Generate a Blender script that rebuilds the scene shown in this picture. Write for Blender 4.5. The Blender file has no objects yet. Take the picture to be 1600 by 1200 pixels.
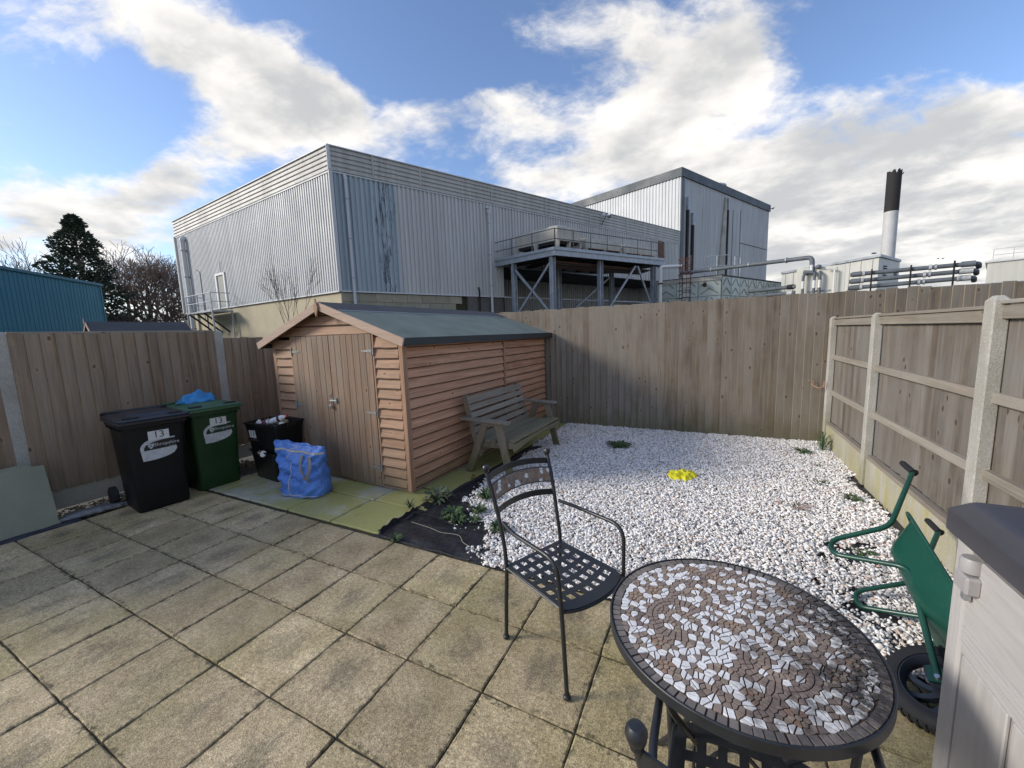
import bpy, math, random
import numpy as np
from mathutils import Vector, Matrix, Quaternion
random.seed(7); RNG = np.random.default_rng(7)
PI = math.pi; R = math.radians
scene = bpy.context.scene
COL = scene.collection
# ------------------------------------------------------------------ camera
cam_d = bpy.data.cameras.new("camera"); cam = bpy.data.objects.new("camera", cam_d); COL.objects.link(cam)
scene.camera = cam
cam_d.sensor_width = 36.0; cam_d.lens = 616.1/1600*36; cam_d.clip_start = 0.03; cam_d.clip_end = 2000
def cam_matrix(yaw, pitch, roll, loc):
    f = Vector((-math.sin(yaw)*math.cos(pitch), math.cos(yaw)*math.cos(pitch), -math.sin(pitch)))
    r = Vector((math.cos(yaw), math.sin(yaw), 0)); u = r.cross(f)
    r2 = r*math.cos(roll) + u*math.sin(roll); u2 = -r*math.sin(roll) + u*math.cos(roll)
    return Matrix(((r2.x, u2.x, -f.x, loc[0]), (r2.y, u2.y, -f.y, loc[1]), (r2.z, u2.z, -f.z, loc[2]), (0, 0, 0, 1)))
cam.matrix_world = cam_matrix(0.4662, 0.1271, -0.0336, (1.3586, -2.2626, 1.6531))
# ------------------------------------------------------------------ colour management
scene.render.engine = 'CYCLES'
scene.view_settings.view_transform = 'Standard'; scene.view_settings.look = 'None'
scene.view_settings.exposure = 0.62; scene.view_settings.gamma = 1.0; scene.view_settings.use_curve_mapping = False
scene.render.resolution_x = 1024; scene.render.resolution_y = 768

# ------------------------------------------------------------------ node helper
class NT:
    def __init__(s, tree): s.t = tree; s.n = tree.nodes; s.l = tree.links
    def put(s, sock, v):
        if isinstance(v, bpy.types.NodeSocket): s.l.new(v, sock)
        elif v is not None:
            if hasattr(sock.default_value, '__len__') and not hasattr(v, '__len__'): v = (v, v, v, 1)[:len(sock.default_value)]
            if hasattr(v, '__len__') and len(v) == 3 and len(sock.default_value) == 4: v = (*v, 1)
            sock.default_value = v
    def add(s, typ, ins=None, **props):
        nd = s.n.new(typ)
        for k, v in props.items(): setattr(nd, k, v)
        for k, v in (ins or {}).items(): s.put(nd.inputs[k], v)
        return nd
    def math(s, op, a, b=None, c=None, clamp=False):
        nd = s.add('ShaderNodeMath', operation=op, use_clamp=clamp); s.put(nd.inputs[0], a)
        if b is not None: s.put(nd.inputs[1], b)
        if c is not None: s.put(nd.inputs[2], c)
        return nd.outputs[0]
    def vm(s, op, a, b=None, scale=None):
        nd = s.add('ShaderNodeVectorMath', operation=op); s.put(nd.inputs[0], a)
        if b is not None: s.put(nd.inputs[1], b)
        if scale is not None: s.put(nd.inputs[3], scale)
        return nd.outputs[1] if op in ('DOT_PRODUCT', 'LENGTH', 'DISTANCE') else nd.outputs[0]
    def mix(s, f, a, b, mode='MIX'):
        nd = s.add('ShaderNodeMix', data_type='RGBA', blend_type=mode)
        s.put(nd.inputs[0], f); s.put(nd.inputs[6], a); s.put(nd.inputs[7], b); return nd.outputs[2]
    def noise(s, vec, scale, detail=3, rough=0.55, dist=0.0):
        return s.add('ShaderNodeTexNoise', {'Vector': vec, 'Scale': scale, 'Detail': detail, 'Roughness': rough, 'Distortion': dist}).outputs[0]
    def vor(s, vec, scale, feature='F1', rnd=1.0, out=0):
        return s.add('ShaderNodeTexVoronoi', {'Vector': vec, 'Scale': scale, 'Randomness': rnd}, feature=feature).outputs[out]
    def mr(s, v, a, b, c=0.0, d=1.0, smooth=False):
        nd = s.add('ShaderNodeMapRange', {0: v, 1: a, 2: b, 3: c, 4: d}, interpolation_type='SMOOTHSTEP' if smooth else 'LINEAR'); return nd.outputs[0]
    def sep(s, v):
        nd = s.add('ShaderNodeSeparateXYZ', {0: v}); return nd.outputs[0], nd.outputs[1], nd.outputs[2]
    def comb(s, x, y, z): return s.add('ShaderNodeCombineXYZ', {0: x, 1: y, 2: z}).outputs[0]
    def obj(s): return s.add('ShaderNodeTexCoord').outputs['Object']
    def pos(s): return s.add('ShaderNodeNewGeometry').outputs['Position']
    def rnd(s): return s.add('ShaderNodeObjectInfo').outputs['Random']
    def objr(s, k=37.0):
        r = s.math('MULTIPLY', s.rnd(), k); return s.vm('ADD', s.obj(), s.comb(r, s.math('MULTIPLY', r, 1.7), s.math('MULTIPLY', r, 0.6)))
    def bright(s, col, f): return s.mix(1.0, col, s.comb_c(f), 'MULTIPLY')
    def comb_c(s, f): return s.add('ShaderNodeCombineColor', {0: f, 1: f, 2: f}).outputs[0]

MATS = {}
def mat(name, col=(.5, .5, .5), rough=.7, metal=0.0, fn=None, bump=None, spec=None, **kw):
    if name in MATS: return MATS[name]
    m = bpy.data.materials.new(name); m.use_nodes = True; MATS[name] = m
    t = NT(m.node_tree); b = m.node_tree.nodes['Principled BSDF']
    b.inputs['Roughness'].default_value = rough; b.inputs['Metallic'].default_value = metal
    if spec is not None: b.inputs['Specular IOR Level'].default_value = spec
    b.inputs['Base Color'].default_value = (*col, 1)
    for k, v in kw.items(): b.inputs[k].default_value = v
    if fn:
        r = fn(t)      # returns dict(col, rough, height, bdist)
        if 'col' in r: t.put(b.inputs['Base Color'], r['col'])
        if 'rough' in r: t.put(b.inputs['Roughness'], r['rough'])
        if 'height' in r:
            bp = t.add('ShaderNodeBump', {'Strength': r.get('bstr', .6), 'Distance': r.get('bdist', .003), 'Height': r['height']})
            t.put(b.inputs['Normal'], bp.outputs[0])
    return m
def plain(name, col, rough=.6, metal=0.0, var=.12, scale=6.0, spec=None, **kw):
    """a painted or moulded surface with soft dirt and tone variation"""
    def fn(t):
        o = t.objr(); n = t.noise(o, scale, 4); n2 = t.noise(o, scale*14, 2)
        f = t.math('ADD', t.mr(n, .3, .7, 1-var, 1+var), t.mr(n2, .3, .7, -var*.35, var*.35))
        return dict(col=t.bright(col, f), rough=t.mr(n, .3, .7, max(rough-.08, .05), min(rough+.1, 1)), height=n2, bstr=.15, bdist=.001)
    return mat(name, col, rough, metal, fn, spec=spec, **kw)

# ------------------------------------------------------------------ mesh helper
class MB:
    def __init__(s): s.v = []; s.f = []; s.mi = []; s.cur = 0
    def quad(s, *ix): s.f.append(tuple(ix)); s.mi.append(s.cur)
    def addv(s, *pts):
        b = len(s.v); s.v += [tuple(p) for p in pts]; return b
    def box(s, x0, y0, z0, x1, y1, z1, M=None, c=0.0):
        if c <= 0:
            P = [(x, y, z) for x in (x0, x1) for y in (y0, y1) for z in (z0, z1)]
            F = [(0, 1, 3, 2), (4, 6, 7, 5), (0, 4, 5, 1), (2, 3, 7, 6), (0, 2, 6, 4), (1, 5, 7, 3)]
        else:
            P = []; F = []
            idx = {}
            lo = (x0, y0, z0); hi = (x1, y1, z1)
            for sx in (0, 1):
                for sy in (0, 1):
                    for sz in (0, 1):
                        S = (sx, sy, sz)
                        for a in range(3):
                            p = [ (hi[k]-c if S[k] else lo[k]+c) for k in range(3)]
                            p[a] = hi[a] if S[a] else lo[a]
                            idx[S+(a,)] = len(P); P.append(tuple(p))
            for a in range(3):
                b, d = (a+1) % 3, (a+2) % 3
                for s0 in (0, 1):
                    q = []
                    for (i, j) in ((0, 0), (1, 0), (1, 1), (0, 1)):
                        S = [0, 0, 0]; S[a] = s0; S[b] = i; S[d] = j; q.append(idx[tuple(S)+(a,)])
                    F.append(tuple(q if s0 else q[::-1]))
                    for s1 in (0, 1):   # edge between face a(s0) and face b(s1), along d
                        q = []
                        for (ax, j) in ((a, 0), (a, 1), (b, 1), (b, 0)):
                            S = [0, 0, 0]; S[a] = s0; S[b] = s1; S[d] = j; q.append(idx[tuple(S)+(ax,)])
                        F.append(tuple(q if (s0 ^ s1) else q[::-1]))
            for sx in (0, 1):
                for sy in (0, 1):
                    for sz in (0, 1):
                        q = [idx[(sx, sy, sz, a)] for a in range(3)]
                        F.append(tuple(q if (sx+sy+sz) % 2 else q[::-1]))
        if M is not None: P = [tuple(M @ Vector(p)) for p in P]
        b = len(s.v); s.v += P
        for f in F: s.f.append(tuple(b+i for i in f)); s.mi.append(s.cur)
        return s
    def beam(s, a, b, w, h, up=(0, 0, 1), c=0.0):
        a = Vector(a); b = Vector(b); d = b-a; L = d.length; d.normalize(); up = Vector(up)
        x = d.cross(up)
        if x.length < 1e-4: x = d.cross(Vector((1, 0, 0)))
        x.normalize(); z = x.cross(d)
        M = Matrix(((x.x, d.x, z.x, a.x), (x.y, d.y, z.y, a.y), (x.z, d.z, z.z, a.z), (0, 0, 0, 1)))
        return s.box(-w/2, 0, -h/2, w/2, L, h/2, M, c)
    def tube(s, pts, r, n=8, cap=True, closed=False):
        pts = [Vector(p) for p in pts]; m = len(pts)
        rr = r if hasattr(r, '__len__') else [r]*m
        T = []
        for i in range(m):
            a = pts[(i-1) % m] if (closed or i) else pts[i]; b = pts[(i+1) % m] if (closed or i < m-1) else pts[i]
            t = (b-a); t.normalize() if t.length > 1e-9 else None; T.append(t)
        up = Vector((0, 0, 1)) if abs(T[0].z) < .9 else Vector((1, 0, 0))
        x = T[0].cross(up).normalized(); rings = []
        for i in range(m):
            x = (x - T[i]*x.dot(T[i]))
            if x.length < 1e-6: x = T[i].cross(Vector((.3, .5, .8)))
            x.normalize(); y = T[i].cross(x)
            b = len(s.v)
            for k in range(n):
                a = 2*PI*k/n; s.v.append(tuple(pts[i]+(x*math.cos(a)+y*math.sin(a))*rr[i]))
            rings.append(b)
        for i in range(m if closed else m-1):
            p, q = rings[i], rings[(i+1) % m]
            for k in range(n): s.quad(p+k, p+(k+1) % n, q+(k+1) % n, q+k)
        if cap and not closed:
            s.f.append(tuple(rings[0]+k for k in reversed(range(n)))); s.mi.append(s.cur)
            s.f.append(tuple(rings[-1]+k for k in range(n))); s.mi.append(s.cur)
        return s
    def lathe(s, prof, n=20, M=None, cap=True):
        """prof: (r, z) list about local z"""
        M = M or Matrix(); rings = []
        for r, z in prof:
            b = len(s.v)
            for k in range(n):
                a = 2*PI*k/n; s.v.append(tuple(M @ Vector((r*math.cos(a), r*math.sin(a), z))))
            rings.append(b)
        for p, q in zip(rings, rings[1:]):
            for k in range(n): s.quad(p+k, p+(k+1) % n, q+(k+1) % n, q+k)
        if cap:
            s.f.append(tuple(rings[0]+k for k in reversed(range(n)))); s.mi.append(s.cur)
            s.f.append(tuple(rings[-1]+k for k in range(n))); s.mi.append(s.cur)
        return s
    def loft(s, rings, cap0=True, cap1=True, closed=True):
        bs = []
        for rg in rings: bs.append(s.addv(*rg))
        n = len(rings[0])
        for p, q in zip(bs, bs[1:]):
            for k in range(n if closed else n-1): s.quad(p+k, p+(k+1) % n, q+(k+1) % n, q+k)
        if cap0: s.f.append(tuple(bs[0]+k for k in reversed(range(n)))); s.mi.append(s.cur)
        if cap1: s.f.append(tuple(bs[-1]+k for k in range(n))); s.mi.append(s.cur)
        return s
    def prism(s, poly, a, b, M=None):
        """poly in local xy, extruded z=a..b, M maps to place"""
        M = M or Matrix(); n = len(poly)
        p = s.addv(*[tuple(M @ Vector((x, y, a))) for x, y in poly]); q = s.addv(*[tuple(M @ Vector((x, y, b))) for x, y in poly])
        s.f.append(tuple(p+k for k in reversed(range(n)))); s.mi.append(s.cur)
        s.f.append(tuple(q+k for k in range(n))); s.mi.append(s.cur)
        for k in range(n): s.quad(p+k, p+(k+1) % n, q+(k+1) % n, q+k)
        return s
    def mesh(s, name, mats, smooth=False):
        me = bpy.data.meshes.new(name); me.from_pydata(s.v, [], s.f)
        for m in (mats if isinstance(mats, (list, tuple)) else [mats]): me.materials.append(m)
        if any(s.mi): me.polygons.foreach_set('material_index', s.mi)
        if smooth:
            me.polygons.foreach_set('use_smooth', [True]*len(me.polygons))
        me.update()
        if smooth == 'auto' or smooth is True:
            me.set_sharp_from_angle(angle=R(38))
        return me
    def build(s, name, mats, parent=None, loc=(0, 0, 0), smooth=False, **props):
        return link(name, s.mesh(name, mats, smooth), parent, loc, **props)
def link(name, me, parent=None, loc=(0, 0, 0), rot=None, **props):
    o = bpy.data.objects.new(name, me); COL.objects.link(o); o.location = loc
    if rot: o.rotation_euler = rot
    if parent: o.parent = parent
    for k, v in props.items(): o[k] = v
    return o
def thing(name, label, cat, loc=(0, 0, 0), rotz=0.0, group=None, rot=None):
    o = bpy.data.objects.new(name, None); COL.objects.link(o); o.location = loc
    o.empty_display_size = .1
    o.rotation_euler = rot or (0, 0, rotz); o['label'] = label; o['category'] = cat
    if group: o['group'] = group
    return o
def tag(o, label, cat, group=None, kind=None):
    o['label'] = label; o['category'] = cat
    if group: o['group'] = group
    if kind: o['kind'] = kind
    return o
def rrect(hx, hy, r, n=4, cx=0, cy=0, z=0):
    out = []
    for (sx, sy, a0) in ((1, 1, 0), (-1, 1, 90), (-1, -1, 180), (1, -1, 270)):
        for k in range(n+1):
            a = R(a0+90*k/n); out.append((cx+sx*(hx-r)+r*math.cos(a), cy+sy*(hy-r)+r*math.sin(a), z))
    return out
def smooth_path(pts, k=6, closed=False):
    """Catmull-Rom through points"""
    P = [Vector(p) for p in pts]; out = []; n = len(P)
    rng = range(n) if closed else range(n-1)
    for i in rng:
        p1, p2 = P[i], P[(i+1) % n]
        p0 = P[i-1] if (closed or i) else p1*2-p2
        p3 = P[(i+2) % n] if (closed or i+2 < n) else p2*2-p1
        for j in range(k):
            t = j/k; out.append(.5*((2*p1)+(p2-p0)*t+(2*p0-5*p1+4*p2-p3)*t*t+(3*p1-p0-3*p2+p3)*t**3))
    if not closed: out.append(P[-1])
    return out
def fillet(pts, r, k=5):
    """round the corners of a polyline"""
    P = [Vector(p) for p in pts]; out = [P[0]]
    for i in range(1, len(P)-1):
        a, b, c = P[i-1], P[i], P[i+1]; d1 = (a-b); d2 = (c-b); rr = min(r, d1.length*.49, d2.length*.49)
        p = b+d1.normalized()*rr; q = b+d2.normalized()*rr
        for j in range(k+1):
            t = j/k; out.append(p*(1-t)**2+b*2*t*(1-t)+q*t*t)
    out.append(P[-1]); return out
def text_mb(txt, size, M, depth=.0006, bold=0.0):
    c = bpy.data.curves.new('lettering', 'FONT'); c.body = txt; c.size = size; c.align_x = 'CENTER'; c.align_y = 'CENTER'; c.extrude = depth; c.offset = bold; c.resolution_u = 3
    o = bpy.data.objects.new('lettering_tmp', c); COL.objects.link(o)
    dg = bpy.context.evaluated_depsgraph_get(); me = bpy.data.meshes.new_from_object(o.evaluated_get(dg))
    COL.objects.unlink(o); bpy.data.objects.remove(o); me.transform(M); me.name = 'lettering'; return me
def lettering(txt, size, M, material, parent, name='lettering', **kw):
    me = text_mb(txt, size, M, **kw); me.materials.clear(); me.materials.append(material); return link(name, me, parent)
def copy_tree(root, loc=None, rotz=None, label=None):
    r = root.copy(); COL.objects.link(r)
    if loc is not None: r.location = loc
    if rotz is not None: r.rotation_euler = (0, 0, rotz)
    if label: r['label'] = label
    for ch in list(root.children):
        c = ch.copy(); COL.objects.link(c); c.parent = r
        for g in list(ch.children):
            d = g.copy(); COL.objects.link(d); d.parent = c
    return r
# ------------------------------------------------------------------ world: Nishita sky with clouds
SUN_DIR = Vector((-.78, -.46, .40)).normalized()      # towards the sun: behind the left fence, low
elev = math.asin(SUN_DIR.z); azim = math.atan2(SUN_DIR.x, SUN_DIR.y)
w = bpy.data.worlds.new("World"); scene.world = w; w.use_nodes = True
t = NT(w.node_tree); bg = w.node_tree.nodes['Background']
sky = t.add('ShaderNodeTexSky', sky_type='NISHITA'); sky.sun_disc = False
sky.sun_elevation = elev; sky.sun_rotation = azim; sky.altitude = 60; sky.air_density = 1.0; sky.dust_density = .6; sky.ozone_density = 2.0
gen = t.add('ShaderNodeTexCoord').outputs['Generated']
d = t.vm('NORMALIZE', gen)
dx, dy, dz = t.sep(d)
zz = t.math('MAXIMUM', dz, .035)
# cloud layer plane coordinates
pc = t.comb(t.math('DIVIDE', dx, t.math('ADD', zz, .16)), t.math('DIVIDE', dy, t.math('ADD', zz, .16)), 0.0)
# sky frame: forward / right / up axes of the sky quarter north-west of the yard
F0 = Vector((-.446, .886, -.127)).normalized()
Rt = Vector((.893, .449, 0)).normalized(); Rt = (Rt+Vector((0, 0, -.0336))).normalized(); Up = Rt.cross(F0).normalized()
df = t.math('MAXIMUM', t.vm('DOT_PRODUCT', d, tuple(F0)), .12)
u = t.math('DIVIDE', t.vm('DOT_PRODUCT', d, tuple(Rt)), df)
v = t.math('DIVIDE', t.vm('DOT_PRODUCT', d, tuple(Up)), df)
uv = t.comb(u, v, 0.0)
warp = t.add('ShaderNodeTexNoise', {'Vector': uv, 'Scale': 3.2, 'Detail': 4, 'Roughness': .6}).outputs[1]
warp = t.vm('SCALE', t.vm('SUBTRACT', warp, (.5, .5, .5)), scale=.20)
uvw = t.vm('ADD', uv, warp)
# banks of cloud (and the blue gaps between them): cx, cy, rx, ry, angle, weight in the sky frame
BL = [(-1.02, 0.94, 0.32, 0.10, -15, 1), (-0.76, 0.88, 0.34, 0.11, -25, 1.1), (-0.57, 0.78, 0.26, 0.11, -20, 1.1), (-0.42, 0.71, 0.15, 0.09, -15, 1), (-0.60, 0.65, 0.19, 0.10, -10, 0.9), (-0.76, 0.59, 0.21, 0.10, 20, 0.9), (-0.91, 0.50, 0.32, 0.08, 5, 0.9), (-1.20, 0.49, 0.19, 0.06, 0, 0.6), (-1.27, 0.39, 0.32, 0.06, 0, 0.8), (-0.97, 0.41, 0.19, 0.08, 0, 0.7), (-1.27, 0.84, 0.06, 0.08, 60, 0.45), (-1.28, 0.67, 0.05, 0.10, 0, 0.35), (-0.26, 0.64, 0.10, 0.07, 20, 0.8), (-0.06, 0.67, 0.15, 0.06, 0, 0.7), (0.06, 0.67, 0.13, 0.09, 10, 0.8), (-0.51, 0.93, 0.06, 0.05, 0, 0.35), (0.26, 0.90, 0.26, 0.11, -10, 0.95), (0.57, 0.93, 0.24, 0.12, 10, 0.9), (0.36, 0.73, 0.21, 0.13, 15, 1), (0.49, 0.63, 0.29, 0.18, 10, 1.1), (0.26, 0.57, 0.19, 0.10, 0, 0.7), (0.58, 0.81, 0.16, 0.10, 30, 0.6), (0.08, 0.51, 0.13, 0.07, 0, 0.9), (-0.16, 0.49, 0.19, 0.10, 0, 0.4), (0.80, 0.62, 0.18, 0.10, 30, 0.65), (0.94, 0.71, 0.18, 0.06, 25, 0.5), (1.12, 0.58, 0.28, 0.13, 25, 1.1), (1.24, 0.71, 0.18, 0.08, 28, 0.9), (0.89, 0.45, 0.49, 0.16, 0, 1.1), (1.23, 0.42, 0.32, 0.21, 0, 1.1), (0.73, 0.41, 0.32, 0.16, 0, 0.9), (-1.01, 0.67, 0.28, 0.10, -14, -0.6), (-0.19, 0.86, 0.31, 0.10, 0, -0.8), (0.34, 0.80, 0.13, 0.03, 25, -0.3), (0.80, 0.78, 0.13, 0.11, 20, -0.6), (1.04, 0.89, 0.34, 0.08, -5, -0.9), (-0.24, 0.75, 0.13, 0.05, 0, -0.4), (0.10, 0.59, 0.10, 0.04, 0, -0.4), (-1.17, 0.58, 0.24, 0.05, 0, -0.35)]
acc = None
for cx, cy, rx, ry, an, wt in BL:
    q = t.add('ShaderNodeMapping', {'Vector': uvw, 'Location': (cx, cy, 0), 'Rotation': (0, 0, R(an)), 'Scale': (rx, ry, 1)}, vector_type='TEXTURE').outputs[0]
    g = t.math('MULTIPLY', t.mr(t.vm('LENGTH', q), 0.0, 1.75, 1, 0, True), wt)
    acc = g if acc is None else t.math('ADD', acc, g)
big = t.noise(pc, 1.3, 3, .5); fine = t.math('ADD', t.math('MULTIPLY', t.noise(t.vm('ADD', pc, warp), 3.4, 8, .62), .6), t.math('MULTIPLY', t.noise(t.add('ShaderNodeMapping', {'Vector': uvw, 'Rotation': (0, 0, R(-24)), 'Scale': (4.0, 9.5, 1)}).outputs[0], 1.0, 8, .64), .5))
infront = t.mr(t.vm('DOT_PRODUCT', d, tuple(F0)), .12, .40, 0, 1, True)
away = t.mr(big, .38, .62, .15, .75, True)
cover = t.math('ADD', t.math('MULTIPLY', acc, infront), t.math('MULTIPLY', away, t.math('SUBTRACT', 1.0, infront)))
dens = t.math('ADD', t.math('MULTIPLY', cover, .52), t.mr(fine, .36, .74, -.36, .52))
lowhaze = t.mr(dz, .0, .30, .60, 0, True)
dens = t.math('ADD', dens, lowhaze)
mask = t.mr(dens, .20, .86, 0, 1, True)
shade = t.noise(t.vm('ADD', pc, (5, 3, 0)), 2.1, 5, .55)
shade = t.math('ADD', t.math('ADD', t.mr(shade, .34, .62, .0, .82), t.mr(fine, .42, .66, .22, -.22)), t.mr(dens, .60, 1.2, 0, .30))
ccol = t.mix(t.mr(shade, .15, 1.05, 0, 1, True), (8.8, 8.45, 7.95), (4.75, 4.8, 4.85))
skyc = t.mix(1.0, sky.outputs[0], (1.50, 1.52, 1.70), 'MULTIPLY')
final = t.mix(t.math('MULTIPLY', mask, .97), skyc, ccol)
t.put(bg.inputs[0], final); bg.inputs[1].default_value = 0.085
w.cycles.sampling_method = 'MANUAL'; w.cycles.sample_map_resolution = 512
# ------------------------------------------------------------------ sun through thin cloud
sd = bpy.data.lights.new("sun", 'SUN'); sd.energy = 2.3; sd.angle = R(15); sd.color = (1.0, .93, .82)
sun = bpy.data.objects.new("sun", sd); COL.objects.link(sun); sun.rotation_euler = SUN_DIR.to_track_quat('Z', 'Y').to_euler(); sun.location = (-20, -12, 12)
# ------------------------------------------------------------------ materials
def wood_fn(c_lo, c_hi, grey=(.22, .2, .17), greyf=.5, axis=2, knots=1.0, grain=1.0, green=0.0, rough=.85, dark=.35, var=.13):
    """sawn timber, grain along the given local axis; knots, per-board tone and grey weathering"""
    def fn(t):
        o = t.objr(23.0); r = t.rnd()
        s = [26*grain]*3; s[axis] = 1.1
        g = t.vm('MULTIPLY', o, tuple(s))
        g1 = t.noise(g, 1.0, 5, .6, .6)
        s2 = [110]*3; s2[axis] = 3.5
        g2 = t.noise(t.vm('MULTIPLY', o, tuple(s2)), 1.0, 2, .5)
        big = t.noise(o, 2.2, 3)
        base = t.mix(t.mr(g1, .3, .7), c_lo, c_hi)
        gf = t.math('MULTIPLY', t.mr(t.math('ADD', big, t.math('MULTIPLY', r, .25)), .38, .80, 0, 1), greyf)
        base = t.mix(gf, base, grey)
        tone = t.math('ADD', t.mr(r, 0, 1, 1-var, 1+var*.8), t.mr(g2, .3, .7, -.1, .1))
        base = t.bright(base, tone)
        h = t.math('ADD', t.math('MULTIPLY', g1, .6), t.math('MULTIPLY', g2, .4))
        if knots:
            k = [9.0]*3; k[axis] = 5.6
            kv = t.vm('ADD', t.vm('MULTIPLY', o, tuple(k)), t.vm('SCALE', t.add('ShaderNodeTexNoise', {'Vector': o, 'Scale': 14}).outputs[1], scale=.22))
            vd = t.vor(kv, 1.0, rnd=.9); col = t.vor(kv, 1.0, rnd=.9, out=1)
            on = t.math('GREATER_THAN', t.sep(col)[0], 1-.50*knots)
            kd = t.math('MULTIPLY', on, t.mr(vd, .07, .17, 1, 0, True)); ring = t.math('MULTIPLY', on, t.mr(vd, .14, .42, 1, 0, True))
            base = t.mix(t.math('MULTIPLY', ring, .35), base, c_hi); base = t.mix(t.math('MULTIPLY', kd, .8), base, (c_lo[0]*dark, c_lo[1]*dark, c_lo[2]*dark))
            h = t.math('SUBTRACT', h, t.math('MULTIPLY', kd, .4))
        if green:
            z = t.sep(t.pos())[2]
            gz = t.math('MULTIPLY', t.mr(t.math('ADD', z, t.mr(big, .3, .7, -.15, .15)), .0, .42, 1, 0, True), green)
            base = t.mix(gz, base, (.115, .12, .045))
        return dict(col=base, rough=t.mr(g1, .3, .7, rough-.1, min(1, rough+.08)), height=h, bstr=.55, bdist=.0025)
    return fn
M_FENCER = mat('weathered_grey_fence_timber', fn=wood_fn((.075, .058, .042), (.19, .155, .115), (.175, .165, .145), .9, 2, 1.5, green=.25, var=.16))
M_FENCE = mat('weathered_fence_timber', fn=wood_fn((.175, .115, .070), (.38, .27, .17), (.285, .235, .18), .55, 2, .8, green=.35))
M_FENCEB = mat('weathered_fence_timber_back', fn=wood_fn((.105, .079, .054), (.27, .215, .155), (.25, .222, .182), .8, 2, 1.35, green=.45, var=.08))
M_RAIL = mat('weathered_rail_timber', fn=wood_fn((.19, .16, .12), (.32, .275, .215), (.28, .26, .22), .7, 1, .6))
M_CLAD = mat('shed_cladding_timber', fn=wood_fn((.32, .14, .072), (.64, .355, .22), (.40, .26, .175), .4, 1, 1.25, green=.55, rough=.8, var=.16))
M_CLADX = mat('shed_cladding_timber_front', fn=wood_fn((.26, .13, .070), (.48, .29, .18), (.31, .22, .15), .5, 0, 1.2, green=.4, rough=.75))
M_DOOR = mat('shed_door_timber', fn=wood_fn((.15, .088, .054), (.33, .21, .135), (.22, .175, .13), .8, 2, 1.0, green=.25, rough=.75))
M_BARGE = mat('shed_barge_timber', fn=wood_fn((.36, .24, .17), (.50, .37, .28), (.36, .28, .22), .3, 0, .9, rough=.75))
M_TRIM = mat('shed_trim_timber', fn=wood_fn((.26, .14, .078), (.42, .25, .15), (.3, .2, .14), .3, 2, .3, rough=.75))
M_BENCH = mat('bench_timber', fn=wood_fn((.155, .128, .09), (.31, .27, .205), (.27, .255, .22), .75, 1, .4))
M_BENCHG = mat('bench_timber_mossy', fn=wood_fn((.12, .10, .06), (.26, .225, .15), (.20, .19, .11), .8, 1, .4))
M_BENCHX = mat('bench_frame_timber', fn=wood_fn((.155, .118, .075), (.28, .22, .155), (.22, .19, .14), .6, 2, .4, green=.8))
def fn_concrete(t):
    o = t.objr(11); n = t.noise(o, 3, 4); f = t.noise(o, 90, 2); v = t.vor(o, 120)
    z = t.sep(t.pos())[2]
    c = t.mix(t.mr(n, .3, .7), (.30, .285, .24), (.46, .44, .39))
    c = t.mix(t.mr(v, .0, .35, .55, 0), c, (.16, .15, .13))
    g = t.mr(t.math('ADD', z, t.mr(n, .3, .7, -.2, .2)), .0, .5, .55, 0)
    c = t.mix(g, c, (.25, .23, .10))
    return dict(col=t.bright(c, t.mr(f, .3, .7, .85, 1.15)), height=t.math('ADD', f, v), bstr=.5, bdist=.0022)
M_CONC = mat('cast_concrete_post', fn=fn_concrete, rough=.9)
def fn_gboard(yel):
    def fn(t):
        o = t.objr(11); n = t.noise(o, 2.2, 5); f = t.noise(o, 80, 2); st = t.noise(t.vm('MULTIPLY', o, (9, 9, .9)), 1.5, 4)
        c = t.mix(t.mr(n, .3, .7), (.34, .32, .26), (.44, .42, .35)); c = t.mix(t.mr(st, .4, .7, .0, yel), c, (.36, .32, .10))
        return dict(col=t.bright(c, t.mr(f, .3, .7, .88, 1.1)), height=f, bstr=.5, bdist=.003)
    return fn
M_GB_Y = mat('concrete_gravel_board_algae', fn=fn_gboard(.85), rough=.9); M_GB = mat('concrete_gravel_board', fn=fn_gboard(.2), rough=.9)
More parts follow.
